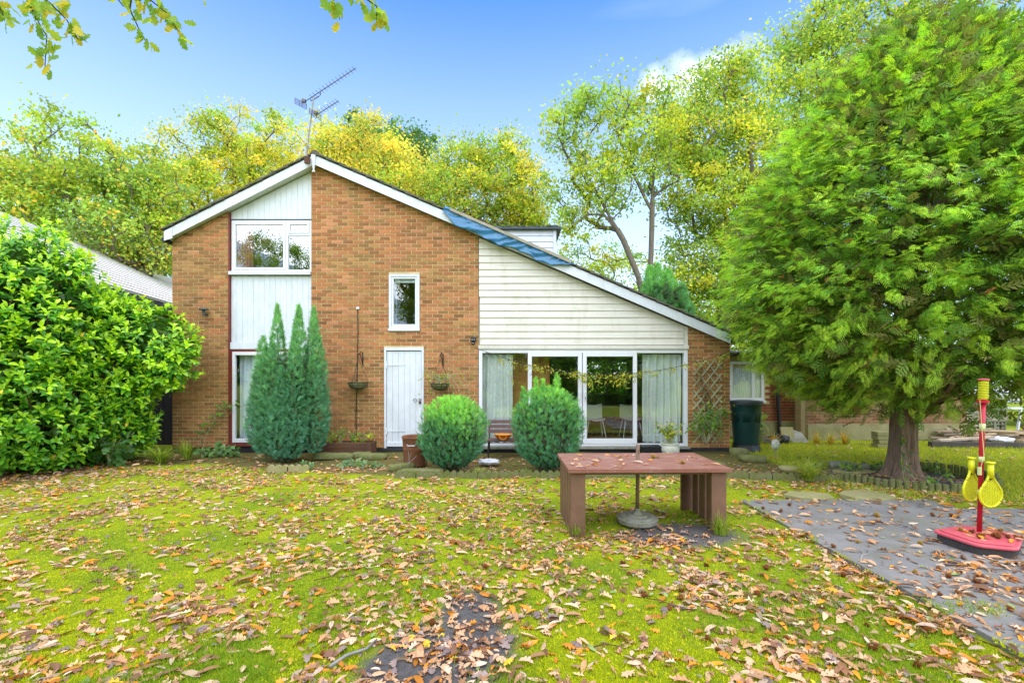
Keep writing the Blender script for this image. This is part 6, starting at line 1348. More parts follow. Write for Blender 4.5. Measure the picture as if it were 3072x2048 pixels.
SF = frond_tpl(4, 0, 0.045, 0.0, 0.40)
def bush(name, label, base, spikes, n, size, trunk_h, dens=1.0, top=(0.16, 0.32, 0.05), mid=(0.055, 0.16, 0.06), low=(0.05, 0.15, 0.09), group=None, cat='shrub'):
    """upright spired cypress: each spike is (cx, cy, z0, z1, radius, shape)"""
    t = thing(name, label, cat, base, group); Pn, Nn, Sz = [], [], []
    zmin = min(s[2] for s in spikes); zmax = max(s[3] for s in spikes)
    w_ = np.array([(s[3] - s[2]) * s[4] for s in spikes]); w_ /= w_.sum()
    for s, k in zip(spikes, rng.multinomial(n, w_)):
        v = rng.uniform(0, 1, k); zz = s[2] + (s[3] - s[2]) * v
        pr = np.sqrt(np.clip((v + 0.04) / 0.28, 0, 1)) * (1 - v ** s[5]) ** 0.75 if len(s) < 7 else (1 - np.abs(2 * v - 1) ** s[5]) ** s[6]; r = s[4] * pr; a = rng.uniform(0, TAU, k)
        d = np.stack([np.cos(a), np.sin(a), 0 * a], 1)
        lump = 1 + 0.16 * vnoise(np.stack([np.cos(a) * 3.2 + s[0] * 5, np.sin(a) * 3.2, zz * 3.0], 1), 7)
        rr = r * rng.uniform(0.80, 1.03, k) * lump
        Pn.append(np.stack([s[0] + d[:, 0] * rr, s[1] + d[:, 1] * rr, zz], 1)); Nn.append(d)
    Pn, Nn = np.concatenate(Pn), np.concatenate(Nn); tc_ = unit(np.array([[-base[0], -base[1], 0.0]])); kp = (Nn * tc_).sum(1) > -0.5; Pn, Nn = Pn[kp], Nn[kp]; k = len(Pn)
    rel = (Pn[:, 2] - zmin) / (zmax - zmin)
    D = unit(Nn * (0.62 - 0.25 * rel[:, None]) + np.array([0, 0, 1.0]) * (0.45 + 0.55 * rel[:, None]) + rng.normal(0, 0.30, Nn.shape)); N = unit(Nn + rng.normal(0, 0.6, Nn.shape)); S, D, N = frames(D, N)
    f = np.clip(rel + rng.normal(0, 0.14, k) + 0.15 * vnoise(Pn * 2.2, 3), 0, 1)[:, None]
    tint = np.where(f > 0.5, np.array(mid) * (1 - (f - 0.5) * 2) + np.array(top) * (f - 0.5) * 2, np.array(low) * (1 - f * 2) + np.array(mid) * f * 2) * rng.uniform(0.7, 1.3, (k, 1))  # lit top and shaded foot put into the foliage colour
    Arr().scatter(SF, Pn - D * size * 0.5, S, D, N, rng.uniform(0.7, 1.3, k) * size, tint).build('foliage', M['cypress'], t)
    # darker twiggy heart
    h = MB()
    for s in spikes:
        zt = s[2] + (s[3] - s[2]) * 0.8; h.tube([(base[0] + rnd.uniform(-.06, .06), base[1], -0.02), (s[0] * 0.5 + base[0] * 0.5, s[1], s[2] * 0.5 + 0.15), (s[0], s[1], zt)], [0.05, 0.035, 0.01], 6)
    h.build('stem', M['cbark'], t)
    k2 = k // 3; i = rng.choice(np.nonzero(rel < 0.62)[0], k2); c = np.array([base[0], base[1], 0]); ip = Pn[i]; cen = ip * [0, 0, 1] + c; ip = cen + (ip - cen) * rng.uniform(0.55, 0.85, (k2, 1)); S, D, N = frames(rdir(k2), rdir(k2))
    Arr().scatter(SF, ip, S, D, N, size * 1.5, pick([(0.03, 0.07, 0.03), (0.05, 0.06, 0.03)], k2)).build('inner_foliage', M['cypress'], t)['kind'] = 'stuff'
    return t
def spikes_round(cx, cy, R_b, zb, zt, n_sp, spz):
    out = [(cx, cy, zb, zt, R_b, 2.6, 0.48)]
    for i in range(n_sp):
        a = rnd.uniform(0, TAU); r = R_b * rnd.uniform(0.1, 0.75); h = zt - 0.42 * (r / R_b) ** 2 * zt + rnd.uniform(-0.14, spz); out.append((cx + r * math.cos(a), cy + r * math.sin(a), h - 0.42, h + 0.03, 0.11, 1.1))
    return out
x, y = ga(1357, 8.15), 8.3
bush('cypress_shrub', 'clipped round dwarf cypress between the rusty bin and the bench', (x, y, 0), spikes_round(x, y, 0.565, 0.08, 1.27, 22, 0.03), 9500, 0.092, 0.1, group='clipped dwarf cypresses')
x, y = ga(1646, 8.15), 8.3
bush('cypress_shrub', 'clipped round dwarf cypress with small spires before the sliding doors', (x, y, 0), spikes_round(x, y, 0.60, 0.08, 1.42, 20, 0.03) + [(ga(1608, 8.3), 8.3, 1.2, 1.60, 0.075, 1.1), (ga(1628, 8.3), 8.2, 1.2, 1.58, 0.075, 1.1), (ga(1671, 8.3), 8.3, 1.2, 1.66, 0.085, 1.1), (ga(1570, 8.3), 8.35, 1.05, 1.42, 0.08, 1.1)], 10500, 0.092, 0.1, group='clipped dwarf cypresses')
cy = 9.4; XX = lambda px: ga(px, cy); ZZ = lambda py: CH + (HZ - py) * cy / F
sp_ = [(XX(828), cy + 0.05, ZZ(1330), ZZ(912), 0.34, 1.0), (XX(896), cy, ZZ(1345), ZZ(916), 0.38, 1.0), (XX(935), cy + 0.1, ZZ(1320), ZZ(920), 0.30, 1.1), (XX(790), cy, ZZ(1350), ZZ(1010), 0.23, 3.0), (XX(952), cy, ZZ(1340), ZZ(1000), 0.24, 3.0),
       (XX(862), cy - 0.1, ZZ(1368), ZZ(1090), 0.50, 2.6), (XX(840), cy - 0.3, ZZ(1350), ZZ(1030), 0.26, 1.4), (XX(905), cy - 0.3, ZZ(1360), ZZ(1000), 0.28, 1.3), (XX(950), cy - 0.1, ZZ(1350), ZZ(1060), 0.28, 2.0), (XX(795), cy - 0.1, ZZ(1350), ZZ(1080), 0.32, 2.0), (XX(815), cy - 0.25, ZZ(1350), ZZ(1040), 0.25, 1.6), (XX(870), cy - 0.35, ZZ(1360), ZZ(1100), 0.3, 1.6)]
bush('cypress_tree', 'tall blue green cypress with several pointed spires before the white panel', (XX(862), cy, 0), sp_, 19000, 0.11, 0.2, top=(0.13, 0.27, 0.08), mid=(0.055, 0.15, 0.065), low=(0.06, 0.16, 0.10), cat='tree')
c = P(1990, 900, 17); yy = 17.0; k = yy / F
bush('conifer_tree', 'green spired conifer standing just behind the low end of the roof', (c.x, yy, 0), [((px - CX) * k, yy + rnd.uniform(-.3, .3), CH + (HZ - 1000) * k, CH + (HZ - py) * k, r, 1.5) for px, py, r in ((1950, 800, 0.5), (1975, 790, 0.5), (2010, 805, 0.55), (2045, 850, 0.5), (1940, 850, 0.4), (2060, 910, 0.4), (2000, 860, 0.7))], 5000, 0.24, 0.3, top=(0.11, 0.25, 0.05), mid=(0.06, 0.17, 0.05), low=(0.05, 0.14, 0.05), cat='tree')

# ---------------------------------------------------------------- small plants
PLF = leaf_tpl(OVAL, -0.2, 0, 0.2); LOBE = leaf_tpl(OAK_OUT, -0.15, 0.1, 0.2)
def leafy(name, label, cat, stems, per, size, pal, tpl=None, stemr=0.004, group=None, spread=0.03, hang=-0.2, m='plant', bark='trellis'):
    x0 = stems[0][0]; t = thing(name, label, cat, x0, group); b = MB(); ps = []
    for st in stems:
        st = [Vector(q) for q in st]; b.tube(st, [stemr * (1.2 - 0.7 * i / (len(st) - 1)) for i in range(len(st))], 5)
        for i in range(per):
            s = rnd.uniform(0.25, 1) * (len(st) - 1); j_ = min(int(s), len(st) - 2); ps.append(st[j_].lerp(st[j_ + 1], s - j_))
    b.build('stem', M[bark], t)['kind'] = 'stuff'
    pos = np.array([tuple(q) for q in ps]) + rng.normal(0, spread, (len(ps), 3)); k = len(pos)
    D = unit(rng.normal(0, 0.8, (k, 3)) + [0, -0.2, hang]); N = unit(rng.normal(0, 0.45, (k, 3)) + [0, -0.4, 0.8]); S, D, N = frames(D, N)
    Arr().scatter(tpl or PLF, pos, S, D, N, rng.uniform(0.7, 1.3, k) * size, pick(pal, k)).build('foliage', M[m], t, True); return t
def arcs(c, n, h, r, lean=1.0, flat=1.0):
    out = []
    for i in range(n):
        a = rnd.uniform(0, TAU); hh = h * rnd.uniform(0.6, 1.05); rr = r * rnd.uniform(0.3, 1.0); c_ = Vector(c)
        d = Vector((math.cos(a), math.sin(a) * flat, 0)); out.append([c_ + d * 0.02, c_ + d * rr * 0.35 + Vector((0, 0, hh * 0.6)), c_ + d * rr + Vector((0, 0, hh))])
    return out
LG = [(0.16, 0.26, 0.03), (0.10, 0.20, 0.03), (0.22, 0.28, 0.03)]; YL = [(0.40, 0.40, 0.03), (0.30, 0.36, 0.03), (0.46, 0.36, 0.03)]; DG = [(0.05, 0.13, 0.03), (0.08, 0.17, 0.03)]
leafy('strawberry_plant', 'leafy yellow green plants growing in the wooden planter box', 'plant', sum([arcs((px_x, 9.9, 0.2), 6, 0.32, 0.22, flat=.5) for px_x in (ga(985, 9.9), ga(1020, 9.9), ga(1060, 9.9), ga(1090, 9.9))], []), 5, 0.085, LG + YL[:1])
leafy('pot_plant', 'bushy yellow green plant growing in the cream pot', 'plant', arcs((pot.x, pot.y, 0.24), 22, 0.40, 0.36, flat=.7), 12, 0.06, LG + YL, hang=-0.4)
leafy('trailing_plant', 'wispy yellow green plant trailing from the hanging basket by the patio', 'plant', [[bk2 + Vector((0, 0, 0.02)), bk2 + Vector((dx * 0.4, -0.05, 0.18)), bk2 + Vector((dx * 0.8, -0.08, 0.16 * rnd.uniform(-1, 1.6))), bk2 + Vector((dx, -0.1, dz))] for dx, dz in [(rnd.uniform(-0.5, 0.75), rnd.uniform(-0.35, 0.3)) for _ in range(18)]], 10, 0.045, LG + YL[:1], hang=-0.6)
cl = [[P(2120, 1330, 10.15), P(2100 + rnd.uniform(-40, 60), 1280, 10.0), P(2125 + dx * 0.7, 1230 + rnd.uniform(-10, 30), 10.05), P(2125 + dx, py, 10.12)] for dx, py in [(rnd.uniform(-60, 70), rnd.uniform(1200, 1340)) for _ in range(22)]]
leafy('climbing_plant', 'lush green climber bushing out at the foot of the trellis', 'plant', cl, 20, 0.085, [(0.10, 0.22, 0.02), (0.14, 0.27, 0.03), (0.07, 0.17, 0.03), (0.22, 0.3, 0.03)], leaf_tpl(CHEST, -0.2, 0, .2), hang=-0.5, spread=0.05)
leafy('clematis_vine', 'bare twiggy vine threaded through the trellis', 'vine', [[P(2125, 1260, 10.2), P(2125 + rnd.uniform(-15, 15), 1200, 10.2), P(2120 + rnd.uniform(-40, 30), 1140, 10.2), P(2110 + rnd.uniform(-50, 60), 1090, 10.18)] for _ in range(9)], 5, 0.04, [(0.2, 0.1, 0.03), (0.3, 0.3, 0.04), (0.24, 0.13, 0.05)], bark='planter')
gv = []
for i in range(110):
    s = rnd.uniform(0.06, 0.98)
    if rnd.random() < 0.25 and not (0.40 < s < 0.72): s = rnd.uniform(0.4, 0.72)
    p = garland(s); L = rnd.uniform(0.05, 0.16) * (1.9 if 0.42 < s < 0.6 else 1) ; gv.append([p, p + Vector((rnd.uniform(-.08, .08), -0.02, -L * 0.2)), p + Vector((rnd.uniform(-.14, .14), -0.04, -L))])
for px, py0, py1 in ((1535, 1090, 1155), (1880, 1110, 1175), (2175, 1060, 1135)):
    gv.append([P(px, py0, 9.95), P(px - 5, (py0 + py1) / 2, 9.93), P(px + 5, py1, 9.92)])
    gv.append(gv[-1])
leafy('garland_vine', 'yellow green vine trained along the light string above the patio doors', 'vine', gv, 7, 0.058, YL + LG[:1] + LG[2:], leaf_tpl(CHEST, -0.2, 0.1, .15), 0.0022, spread=0.022, hang=-0.5, bark='planter')
leafy('climbing_rose', 'green climber reaching from the brick pier across the tall window', 'plant', [[P(610, 1335, 10.1), P(625, 1290, 10.1), P(655, 1240, 10.15), P(690, 1215, 10.15)], [P(600, 1335, 10.1), P(605, 1300, 10.05), P(618, 1255, 10.1)], [P(640, 1262, 10.15), P(665, 1222, 10.1), P(700, 1213, 10.1), P(742, 1219, 10.1)]], 26, 0.085, DG + LG[:1], spread=0.05)
leafy('lily_plant', 'broad leaved green plant at the foot of the brick pier', 'plant', sum([arcs((ga(q, 9.7), 9.7, 0), 8, 0.16, 0.3) for q in (620, 660, 690)], []), 5, 0.13, [(0.10, 0.20, 0.05), (0.14, 0.24, 0.07), (0.08, 0.16, 0.04)], hang=-0.2)
leafy('fig_plant', 'large leaved dark plant low in front of the laurel', 'plant', arcs((ga(330, 8.8), 8.8, 0.05), 9, 0.55, 0.5), 4, 0.28, [(0.07, 0.17, 0.05), (0.10, 0.20, 0.05)], LOBE, 0.008)
leafy('mallow_plant', 'grey green leafy plant on the lawn edge below the planter', 'plant', sum([arcs((ga(q, 8.6), 8.6 + rnd.uniform(-.1, .1), 0), 6, 0.10, 0.22) for q in (1040, 1080, 1120, 925)], []), 5, 0.09, [(0.14, 0.24, 0.09), (0.10, 0.19, 0.07)])
leafy('rose_sapling', 'pale leafed sapling against the brick wall beside the water butt', 'plant', arcs((ga(2290, 11.4), 11.4, 0), 7, 0.85, 0.35, flat=.5), 7, 0.17, LG, leaf_tpl(CHEST, -0.2, 0, .2))
leafy('ivy_creeper', 'ivy climbing the conifer trunk from the bed', 'ivy', [[(6.12, 7.55, 0.02), (6.10, 7.57, 0.3), (6.11, 7.58, 0.7)], [(6.2, 7.4, 0.0), (6.12, 7.5, 0.2), (6.15, 7.55, 0.5)], [(6.4, 7.3, 0), (6.5, 7.3, 0.12), (6.6, 7.25, 0.18)], [(6.3, 7.2, 0), (6.2, 7.15, .08), (6.1, 7.1, 0.1)]], 18, 0.075, DG + LG[:1], spread=0.03)
leafy('bramble_plant', 'low mixed weeds in the bed behind the conifer trunk', 'plant', sum([arcs((rnd.uniform(5.3, 7.4), rnd.uniform(8.0, 8.6), 0), 4, 0.12, 0.18) for _ in range(12)], []), 5, 0.07, DG + LG)
def blades(name, label, c, n, L, r, pal, cat='grass clump', wd=0.006, fl=1.0):
    t = thing(name, label, cat, c); pts = np.zeros((n, 3)); A_ = rng.uniform(0, TAU, n); Ls = L * rng.uniform(0.55, 1.1, n); out = rng.uniform(0.25, 1.0, n) * r
    V, F_ = [], []; a = Arr(); ns = 5
    for i in range(n):
        d = np.array([math.cos(A_[i]), math.sin(A_[i]) * fl, 0]); s = np.array([-d[1], d[0], 0]); b0 = np.array(c) + rng.normal(0, 0.03, 3) * [1, 1, 0]; q = []
        for k in range(ns + 1):
            u = k / ns; p = b0 + d * out[i] * u ** 1.5 + np.array([0, 0, 1]) * Ls[i] * (u - 0.55 * u ** 2.4 * (out[i] / r)); w = wd * (1 - u ** 2 * 0.95); q += [p + s * w, p - s * w]
        V.append(np.array(q)); 
    f = np.array([[2 * k, 2 * k + 1, 2 * k + 3, 2 * k + 2] for k in range(ns)]); nv = 2 * (ns + 1)
    a.V = [np.concatenate(V)]; a.L = [(f[None] + (np.arange(n) * nv)[:, None, None]).ravel()]; a.T = [np.full(n * ns, 4)]; a.K = [np.repeat(pick(pal, n), ns, axis=0)]; a.n = n * nv
    a.build('blade_tuft', M['grass'], t)['kind'] = 'stuff'; return t
GB = [(0.14, 0.24, 0.02), (0.22, 0.30, 0.03), (0.30, 0.34, 0.05)]
blades('strap_grass', 'arching yellow green strap leaved clump between laurel and brick pier', (ga(470, 8.9), 9.0, 0), 160, 0.42, 0.62, GB, wd=0.011, fl=0.6)
blades('strap_grass', 'smaller strap leaved clump tucked against the house corner', (ga(550, 9.3), 9.4, 0), 90, 0.5, 0.4, GB, wd=0.01, fl=0.6)
blades('grass_clump', 'long untidy grass clump beyond the table before the stone bowl', (ga(2430, 7.5), 7.55, 0), 260, 0.42, 0.5, [(0.18, 0.27, 0.03), (0.28, 0.33, 0.05), (0.36, 0.36, 0.08)], wd=0.005)
blades('grass_clump', 'tuft of long grass at the near leg of the table beside the mats', (2.17, 5.02, 0), 90, 0.30, 0.16, GB, wd=0.0035)
blades('grass_clump', 'tuft of long grass at the near table leg closest to the clipped bushes', (0.66, 5.03, 0), 60, 0.17, 0.12, GB, wd=0.003)
blades('grass_clump', 'grassy tuft at the foot of the bush by the bench', (ga(1440, 8.0), 7.95, 0), 180, 0.16, 0.28, [(0.20, 0.26, 0.05), (0.30, 0.30, 0.08)], wd=0.004)
blades('grass_clump', 'grassy tuft at the foot of the bush before the sliding doors', (ga(1570, 8.0), 7.95, 0), 140, 0.14, 0.26, [(0.20, 0.26, 0.05), (0.14, 0.22, 0.04)], wd=0.004)
for k, q in enumerate((2460, 2500, 2545, 2330)): blades('iris_plant', ['orange tinged strap leaves at the rendered wall nearest the downpipe', 'orange tinged strap leaves in the middle of the rendered wall', 'orange tinged strap leaves at the rendered wall nearest the trunk', 'green strap leaves beside the black bag'][k], (ga(q, 11.2), 11.3, 0), 30, 0.42, 0.3, [(0.40, 0.30, 0.05), (0.25, 0.3, 0.04), (0.48, 0.24, 0.04)], 'plant', 0.012)
# ---------------------------------------------------------------- lawn: moss and grass blades, fallen leaves, burrs, twigs
BL = ([(-0.5, 0, 0), (0.5, 0, 0), (0.0, 0.25, 1.0)], [(0, 1, 2)])
def inframe(x, y, pad=0.06): return (np.abs(x) / y < 1.06 + pad) & (y > 2.45)
def lawn_points(n, y0, y1, pw=2.0):
    y = y0 * y1 / (y1 - rng.uniform(0, 1, n) * (y1 - y0)) if pw == 2 else rng.uniform(y0, y1, n)
    x = rng.uniform(-1.1, 1.1, n) * y; return x, y
def on_mat(x, y):
    q = np.stack([x * 3.0, y * 3.0, 0 * x], -1); e = 0.05 + 0.10 * vnoise(q, 4) + 0.05 * vnoise(q * 3, 6)
    strip = np.exp(-((y - 3.42) / 0.16) ** 2) * np.clip(0.45 - np.abs(x - 3.3), 0, 1) * 2.0
    return (x > 2.98 + e) & (x < 6.66) & (y > 2.66) & (y < 6.34 - e) & (strip < 0.35 + 0.3 * rng.random(np.shape(x)))
def mossness(x, y): return vnoise(np.stack([x * 1.1, y * 1.1, 0 * x], -1), 5) + 0.5 * vnoise(np.stack([x * 2.7, y * 2.7, 0 * x], -1), 8) + 0.18 - 0.04 * x
x, y = lawn_points(190000, 2.4, 9.5)
keep = (soil_mask(x, y) < 0.12 + rng.normal(0, 0.08, len(x))) & ~on_mat(x, y) & (bed_mask(x, y) < 0.15 + rng.normal(0, .1, len(x))); x, y = x[keep], y[keep]
mo = mossness(x, y); isg = mo + rng.normal(0, 0.25, len(x)) < 0.0
k = len(x); pos = np.stack([x, y, np.where((x > 2.98) & (y < 6.34), 0.016, gz(x, y) - 0.004)], 1); a = rng.uniform(0, TAU, k)
Zv = unit(rng.normal(0, 0.55, (k, 3)) + [0, 0, 1]); S, D, N = frames(Zv, np.stack([np.cos(a), np.sin(a), 0 * a], 1))
h = np.where(isg, rng.uniform(0.02, 0.05, k), rng.uniform(0.010, 0.024, k)); wd = np.where(isg, 0.0035, 0.006)
tint = np.where(isg[:, None], pick([(0.17, 0.28, 0.012), (0.22, 0.33, 0.015), (0.13, 0.22, 0.015), (0.28, 0.34, 0.03)], k), pick([(0.46, 0.48, 0.008), (0.38, 0.43, 0.008), (0.54, 0.52, 0.012), (0.30, 0.36, 0.01)], k))
tv = np.array(BL[0]); ar = Arr()
V = pos[:, None] + tv[None, :, 0:1] * wd[:, None, None] * 2 * S[:, None] + tv[None, :, 2:3] * h[:, None, None] * D[:, None] + tv[None, :, 1:2] * h[:, None, None] * N[:, None]
ar.V = [V.reshape(-1, 3)]; ar.L = [np.arange(k * 3)]; ar.T = [np.full(k, 3)]; ar.K = [tint]; ar.n = k * 3
ar.build('grass', M['grass'])['kind'] = 'stuff'
# rougher grass on the far lawn by the conifer
x = rng.uniform(4.9, 12.5, 45000); y = rng.uniform(6.4, 11.8, 45000)
keep = ~on_mat(x, y) & (np.hypot((x - bx) / 1.2, (y - by_) / 1.0) > 1) & (x / y < 1.15); x, y = x[keep], y[keep]; k = len(x)
pos = np.stack([x, y, np.full(k, -0.02)], 1); a = rng.uniform(0, TAU, k); Zv = unit(rng.normal(0, 0.5, (k, 3)) + [0, 0, 1]); S, D, N = frames(Zv, np.stack([np.cos(a), np.sin(a), 0 * a], 1)); h = rng.uniform(0.04, 0.10, k)
V = pos[:, None] + tv[None, :, 0:1] * 0.012 * S[:, None] + tv[None, :, 2:3] * h[:, None, None] * D[:, None] + tv[None, :, 1:2] * h[:, None, None] * N[:, None]
ar = Arr(); ar.V = [V.reshape(-1, 3)]; ar.L = [np.arange(k * 3)]; ar.T = [np.full(k, 3)]; ar.K = [pick([(0.32, 0.36, 0.03), (0.44, 0.42, 0.05), (0.22, 0.30, 0.03)], k)]; ar.n = k * 3
ar.build('grass', M['grass'])['kind'] = 'stuff'

x = rng.uniform(-4, 4, 16000); y = rng.uniform(2.5, 7.6, 16000); keep = ~on_mat(x, y) & (mossness(x, y) < -0.15 + 0.3 * rng.random(len(x))) & (soil_mask(x, y) < 0.3); x, y = x[keep], y[keep]; k = len(x)
pos = np.stack([x, y, gz(x, y) - 0.004], 1); a = rng.uniform(0, TAU, k); Zv = unit(rng.normal(0, 0.45, (k, 3)) + [0, 0, 1]); S, D, N = frames(Zv, np.stack([np.cos(a), np.sin(a), 0 * a], 1)); h = rng.uniform(0.04, 0.095, k)
V = pos[:, None] + tv[None, :, 0:1] * 0.0045 * S[:, None] + tv[None, :, 2:3] * h[:, None, None] * D[:, None] + tv[None, :, 1:2] * h[:, None, None] * N[:, None]
ar = Arr(); ar.V = [V.reshape(-1, 3)]; ar.L = [np.arange(k * 3)]; ar.T = [np.full(k, 3)]; ar.K = [pick([(0.16, 0.30, 0.02), (0.22, 0.34, 0.03), (0.30, 0.36, 0.06)], k)]; ar.n = k * 3
ar.build('grass', M['grass'])['kind'] = 'stuff'
LEAFT = {'oak': [leaf_tpl(OAK_OUT, c, r, f, t) for c, r, f, t in ((0.25, 0.5, 0.1, 0.3), (-0.3, -0.5, 0.2, -0.3), (0.5, 0.9, 0.0, 0.5), (-0.15, 0.3, 0.3, 0.2))],
         'chestnut': [leaf_tpl(CHEST, c, r, f, t) for c, r, f, t in ((0.2, 0.6, 0.1, 0.3), (-0.2, -0.5, 0.3, -0.4), (0.12, 1.1, 0.0, 0.6))],
         'oval': [leaf_tpl(OVAL, c, r, f, t) for c, r, f, t in ((0.2, 0.6, 0.1, 0.2), (-0.25, -0.6, 0.2, -0.3))]}
TINTS = {'tan': [(0.52, 0.29, 0.145), (0.45, 0.235, 0.105), (0.56, 0.35, 0.19)], 'brown': [(0.24, 0.11, 0.05), (0.30, 0.15, 0.07), (0.19, 0.09, 0.05)], 'greyish': [(0.24, 0.17, 0.14), (0.19, 0.135, 0.12), (0.28, 0.20, 0.165)],
         'pale': [(0.54, 0.36, 0.22), (0.58, 0.42, 0.28)], 'orange': [(0.62, 0.25, 0.02), (0.52, 0.19, 0.02)], 'yellow': [(0.60, 0.42, 0.03)], 'green': [(0.20, 0.27, 0.08)]}
SPEC = [('oak', 'tan', 0.34), ('oak', 'greyish', 0.10), ('oak', 'brown', 0.16), ('chestnut', 'tan', 0.08), ('chestnut', 'pale', 0.06), ('oval', 'pale', 0.04), ('chestnut', 'orange', 0.05), ('oak', 'orange', 0.07), ('chestnut', 'brown', 0.07), ('oak', 'pale', 0.04), ('oak', 'yellow', 0.02), ('oval', 'green', 0.01)]
LEN = {'oak': (0.035, 0.108), 'chestnut': (0.055, 0.15), 'oval': (0.045, 0.10)}
cand = []
def scatter_leaves(n, xf, zone, lift=0.012, wt=None, zfun=None, clump=0.0):
    x, y = xf(n)
    if clump:
        dn = 0.45 + 0.65 * vnoise(np.stack([x * 1.6 + y * 0.5, y * 2.0, 0 * x], -1), 3) + 0.5 * vnoise(np.stack([x * 4.2, y * 4.6, 0 * x], -1), 6)
        kp = rng.random(len(x)) < np.clip(dn * clump, 0.08, 1); x, y = x[kp], y[kp]
    n = len(x); p = np.array([s[2] for s in SPEC]) if wt is None else np.array(wt, float); si = rng.choice(len(SPEC), n, p=p / p.sum())
    z = (zfun(x, y) if zfun else gz(x, y)) + lift + rng.uniform(0, 0.010, n)
    N = unit(rng.normal(0, 1, (n, 3)) * np.where(rng.random((n, 1)) < 0.7, 0.17, 0.5) + [0, -0.04, 1]); D = unit(np.c_[rng.normal(0, 1, (n, 2)), np.zeros(n)]); S, D, N = frames(D, N)
    for i in range(n):
        kd, cl_, _ = SPEC[si[i]]; lo, hi = LEN[kd]; cand.append((x[i], y[i], z[i], S[i], D[i], N[i], lo + (hi - lo) * rnd.random() ** 1.3, kd, cl_, zone))
def lawn_xy(n):
    q = 1.15; y = (2.45 ** q + rng.uniform(0, 1, n) * (8.6 ** q - 2.45 ** q)) ** (1 / q); x = rng.uniform(-1.1, 1.1, n) * y; k = ~on_mat(x, y) & (x < 7); x, y = x[k], y[k]
    k = ((x - 1.42) / 0.8) ** 2 + ((y - 5.45) / 0.42) ** 2 > 0.6 * rng.random(len(x)); return x[k], y[k]
scatter_leaves(37000, lawn_xy, 'lawn', 0.006, clump=1.0)
scatter_leaves(1500, lambda n: (rng.uniform(1.0, 3.4, n) + 0.0, rng.uniform(2.5, 5.2, n)), 'lawn', clump=0.9)
scatter_leaves(3600, lambda n: (rng.uniform(-7.0, 4.6, n), rng.uniform(7.3, 9.9, n)), 'border', clump=0.8)
scatter_leaves(700, lambda n: (-7.5 + rng.normal(0, 0.5, n), rng.uniform(7.0, 9.3, n)), 'border')
matw = [0.12, 0.04, 0.14, 0.28, 0.08, 0.05, 0.12, 0.03, 0.18, 0.01, 0.01, 0.01]
scatter_leaves(2800, lambda n: (rng.uniform(3.0, 6.6, n), rng.uniform(2.7, 6.3, n)), 'mat', 0.026, matw, lambda x, y: 0 * x, clump=0.65)
scatter_leaves(420, lambda n: (2.93 + rng.normal(0, 0.14, n), rng.uniform(2.8, 6.3, n)), 'lawn', 0.02, matw, clump=0.9)
scatter_leaves(420, lambda n: ((lambda t: (3.4 + t * 2.6 + rng.normal(0, 0.25, n), 3.6 + t * 0.9 + rng.normal(0, 0.3, n)))(rng.uniform(0, 1, n))), 'mat', 0.028, matw, lambda x, y: 0 * x)
scatter_leaves(700, lambda n: (rng.uniform(3.0, 5.5, n), rng.uniform(2.75, 4.2, n)), 'mat', 0.028, matw, lambda x, y: 0 * x, clump=1.0)
scatter_leaves(700, lambda n: (rng.uniform(5, 12, n), rng.uniform(6.4, 11.5, n)), 'far lawn', 0.03, matw)
scatter_leaves(46, lambda n: tuple(np.array([tp(a, b) for a, b in zip(rng.uniform(0.62, 2.2, n), rng.uniform(5.03, 5.95, n))]).T), 'table', 0.006, [.4, .05, .15, .15, .1, 0, .1, .1, .1, 0, 0, 0], lambda x, y: 0 * x + TZ)
scatter_leaves(26, lambda n: (rng.uniform(4.32, 4.8, n), rng.uniform(4.45, 4.75, n)), 'base', 0.006, matw, lambda x, y: 0 * x + 0.134)
def scr_size(c): return c[6] * (1.45 if c[7] == 'oak' else 1.0) / math.hypot(c[0], c[1])
vis = [c for c in cand if abs(c[0]) / c[1] < 1.05 and c[1] > 2.72]
force = [c for c in vis if c[9] in ('table', 'base')]
vis2 = sorted([c for c in vis if c[9] not in ('table', 'base')], key=scr_size, reverse=True); single = force + vis2[:300 - len(force)]; sid = set(id(c) for c in single)
NM = {'oak': 'lobed oak leaf', 'chestnut': 'long chestnut leaf', 'oval': 'oval leaf'}; NMP = {'oak': 'lobed oak leaves', 'chestnut': 'long chestnut leaves', 'oval': 'oval leaves'}
ZN = {'lawn': 'lying on the mossy lawn', 'mat': 'lying on the grey rubber mats', 'table': 'lying on the red brown table', 'base': 'lying on the red tether tennis base', 'border': 'lying in the border', 'far lawn': 'lying on the grass by the conifer'}
lm = {}
for c in single:
    kd, cl_, zn = c[7], c[8], c[9]; v = rnd.randrange(len(LEAFT[kd])); tn = rnd.randrange(len(TINTS[cl_])); key = (kd, v, cl_, tn)
    if key not in lm: lm[key] = arr_mesh('fallen_leaf', LEAFT[kd][v], M['litter'], TINTS[cl_][tn])
    o = inst('fallen_leaf', lm[key], None, M=mat4(c[3], c[4], c[5], (c[0], c[1], c[2]), c[6]))
    tag(o, f'{cl_} fallen {NM[kd]} {ZN[zn]}', 'leaf', f'{cl_} {NMP[kd]} {ZN[zn]}')
rest = [c for c in cand if id(c) not in sid]; ar = Arr()
groups = {}
OAK_LO = [(0, 0), (0.15, 0.15), (0.08, 0.27), (0.31, 0.46), (0.15, 0.56), (0.33, 0.76), (0.16, 0.82), (0, 1.0)]
for nm_, hf in (('oak', OAK_LO), ('chestnut', CHEST[::2][:-1] + [(0.09, 0.85), (0, 1.0)])):
    LEAFT[nm_] = [leaf_tpl(hf, c, r, f, t) for c, r, f, t in ((0.2, 0.5, 0.1, 0.3), (-0.25, -0.5, 0.25, -0.4), (0.3, 0.9, 0.0, 0.6), (-0.15, 0.4, 0.3, 0.2))]
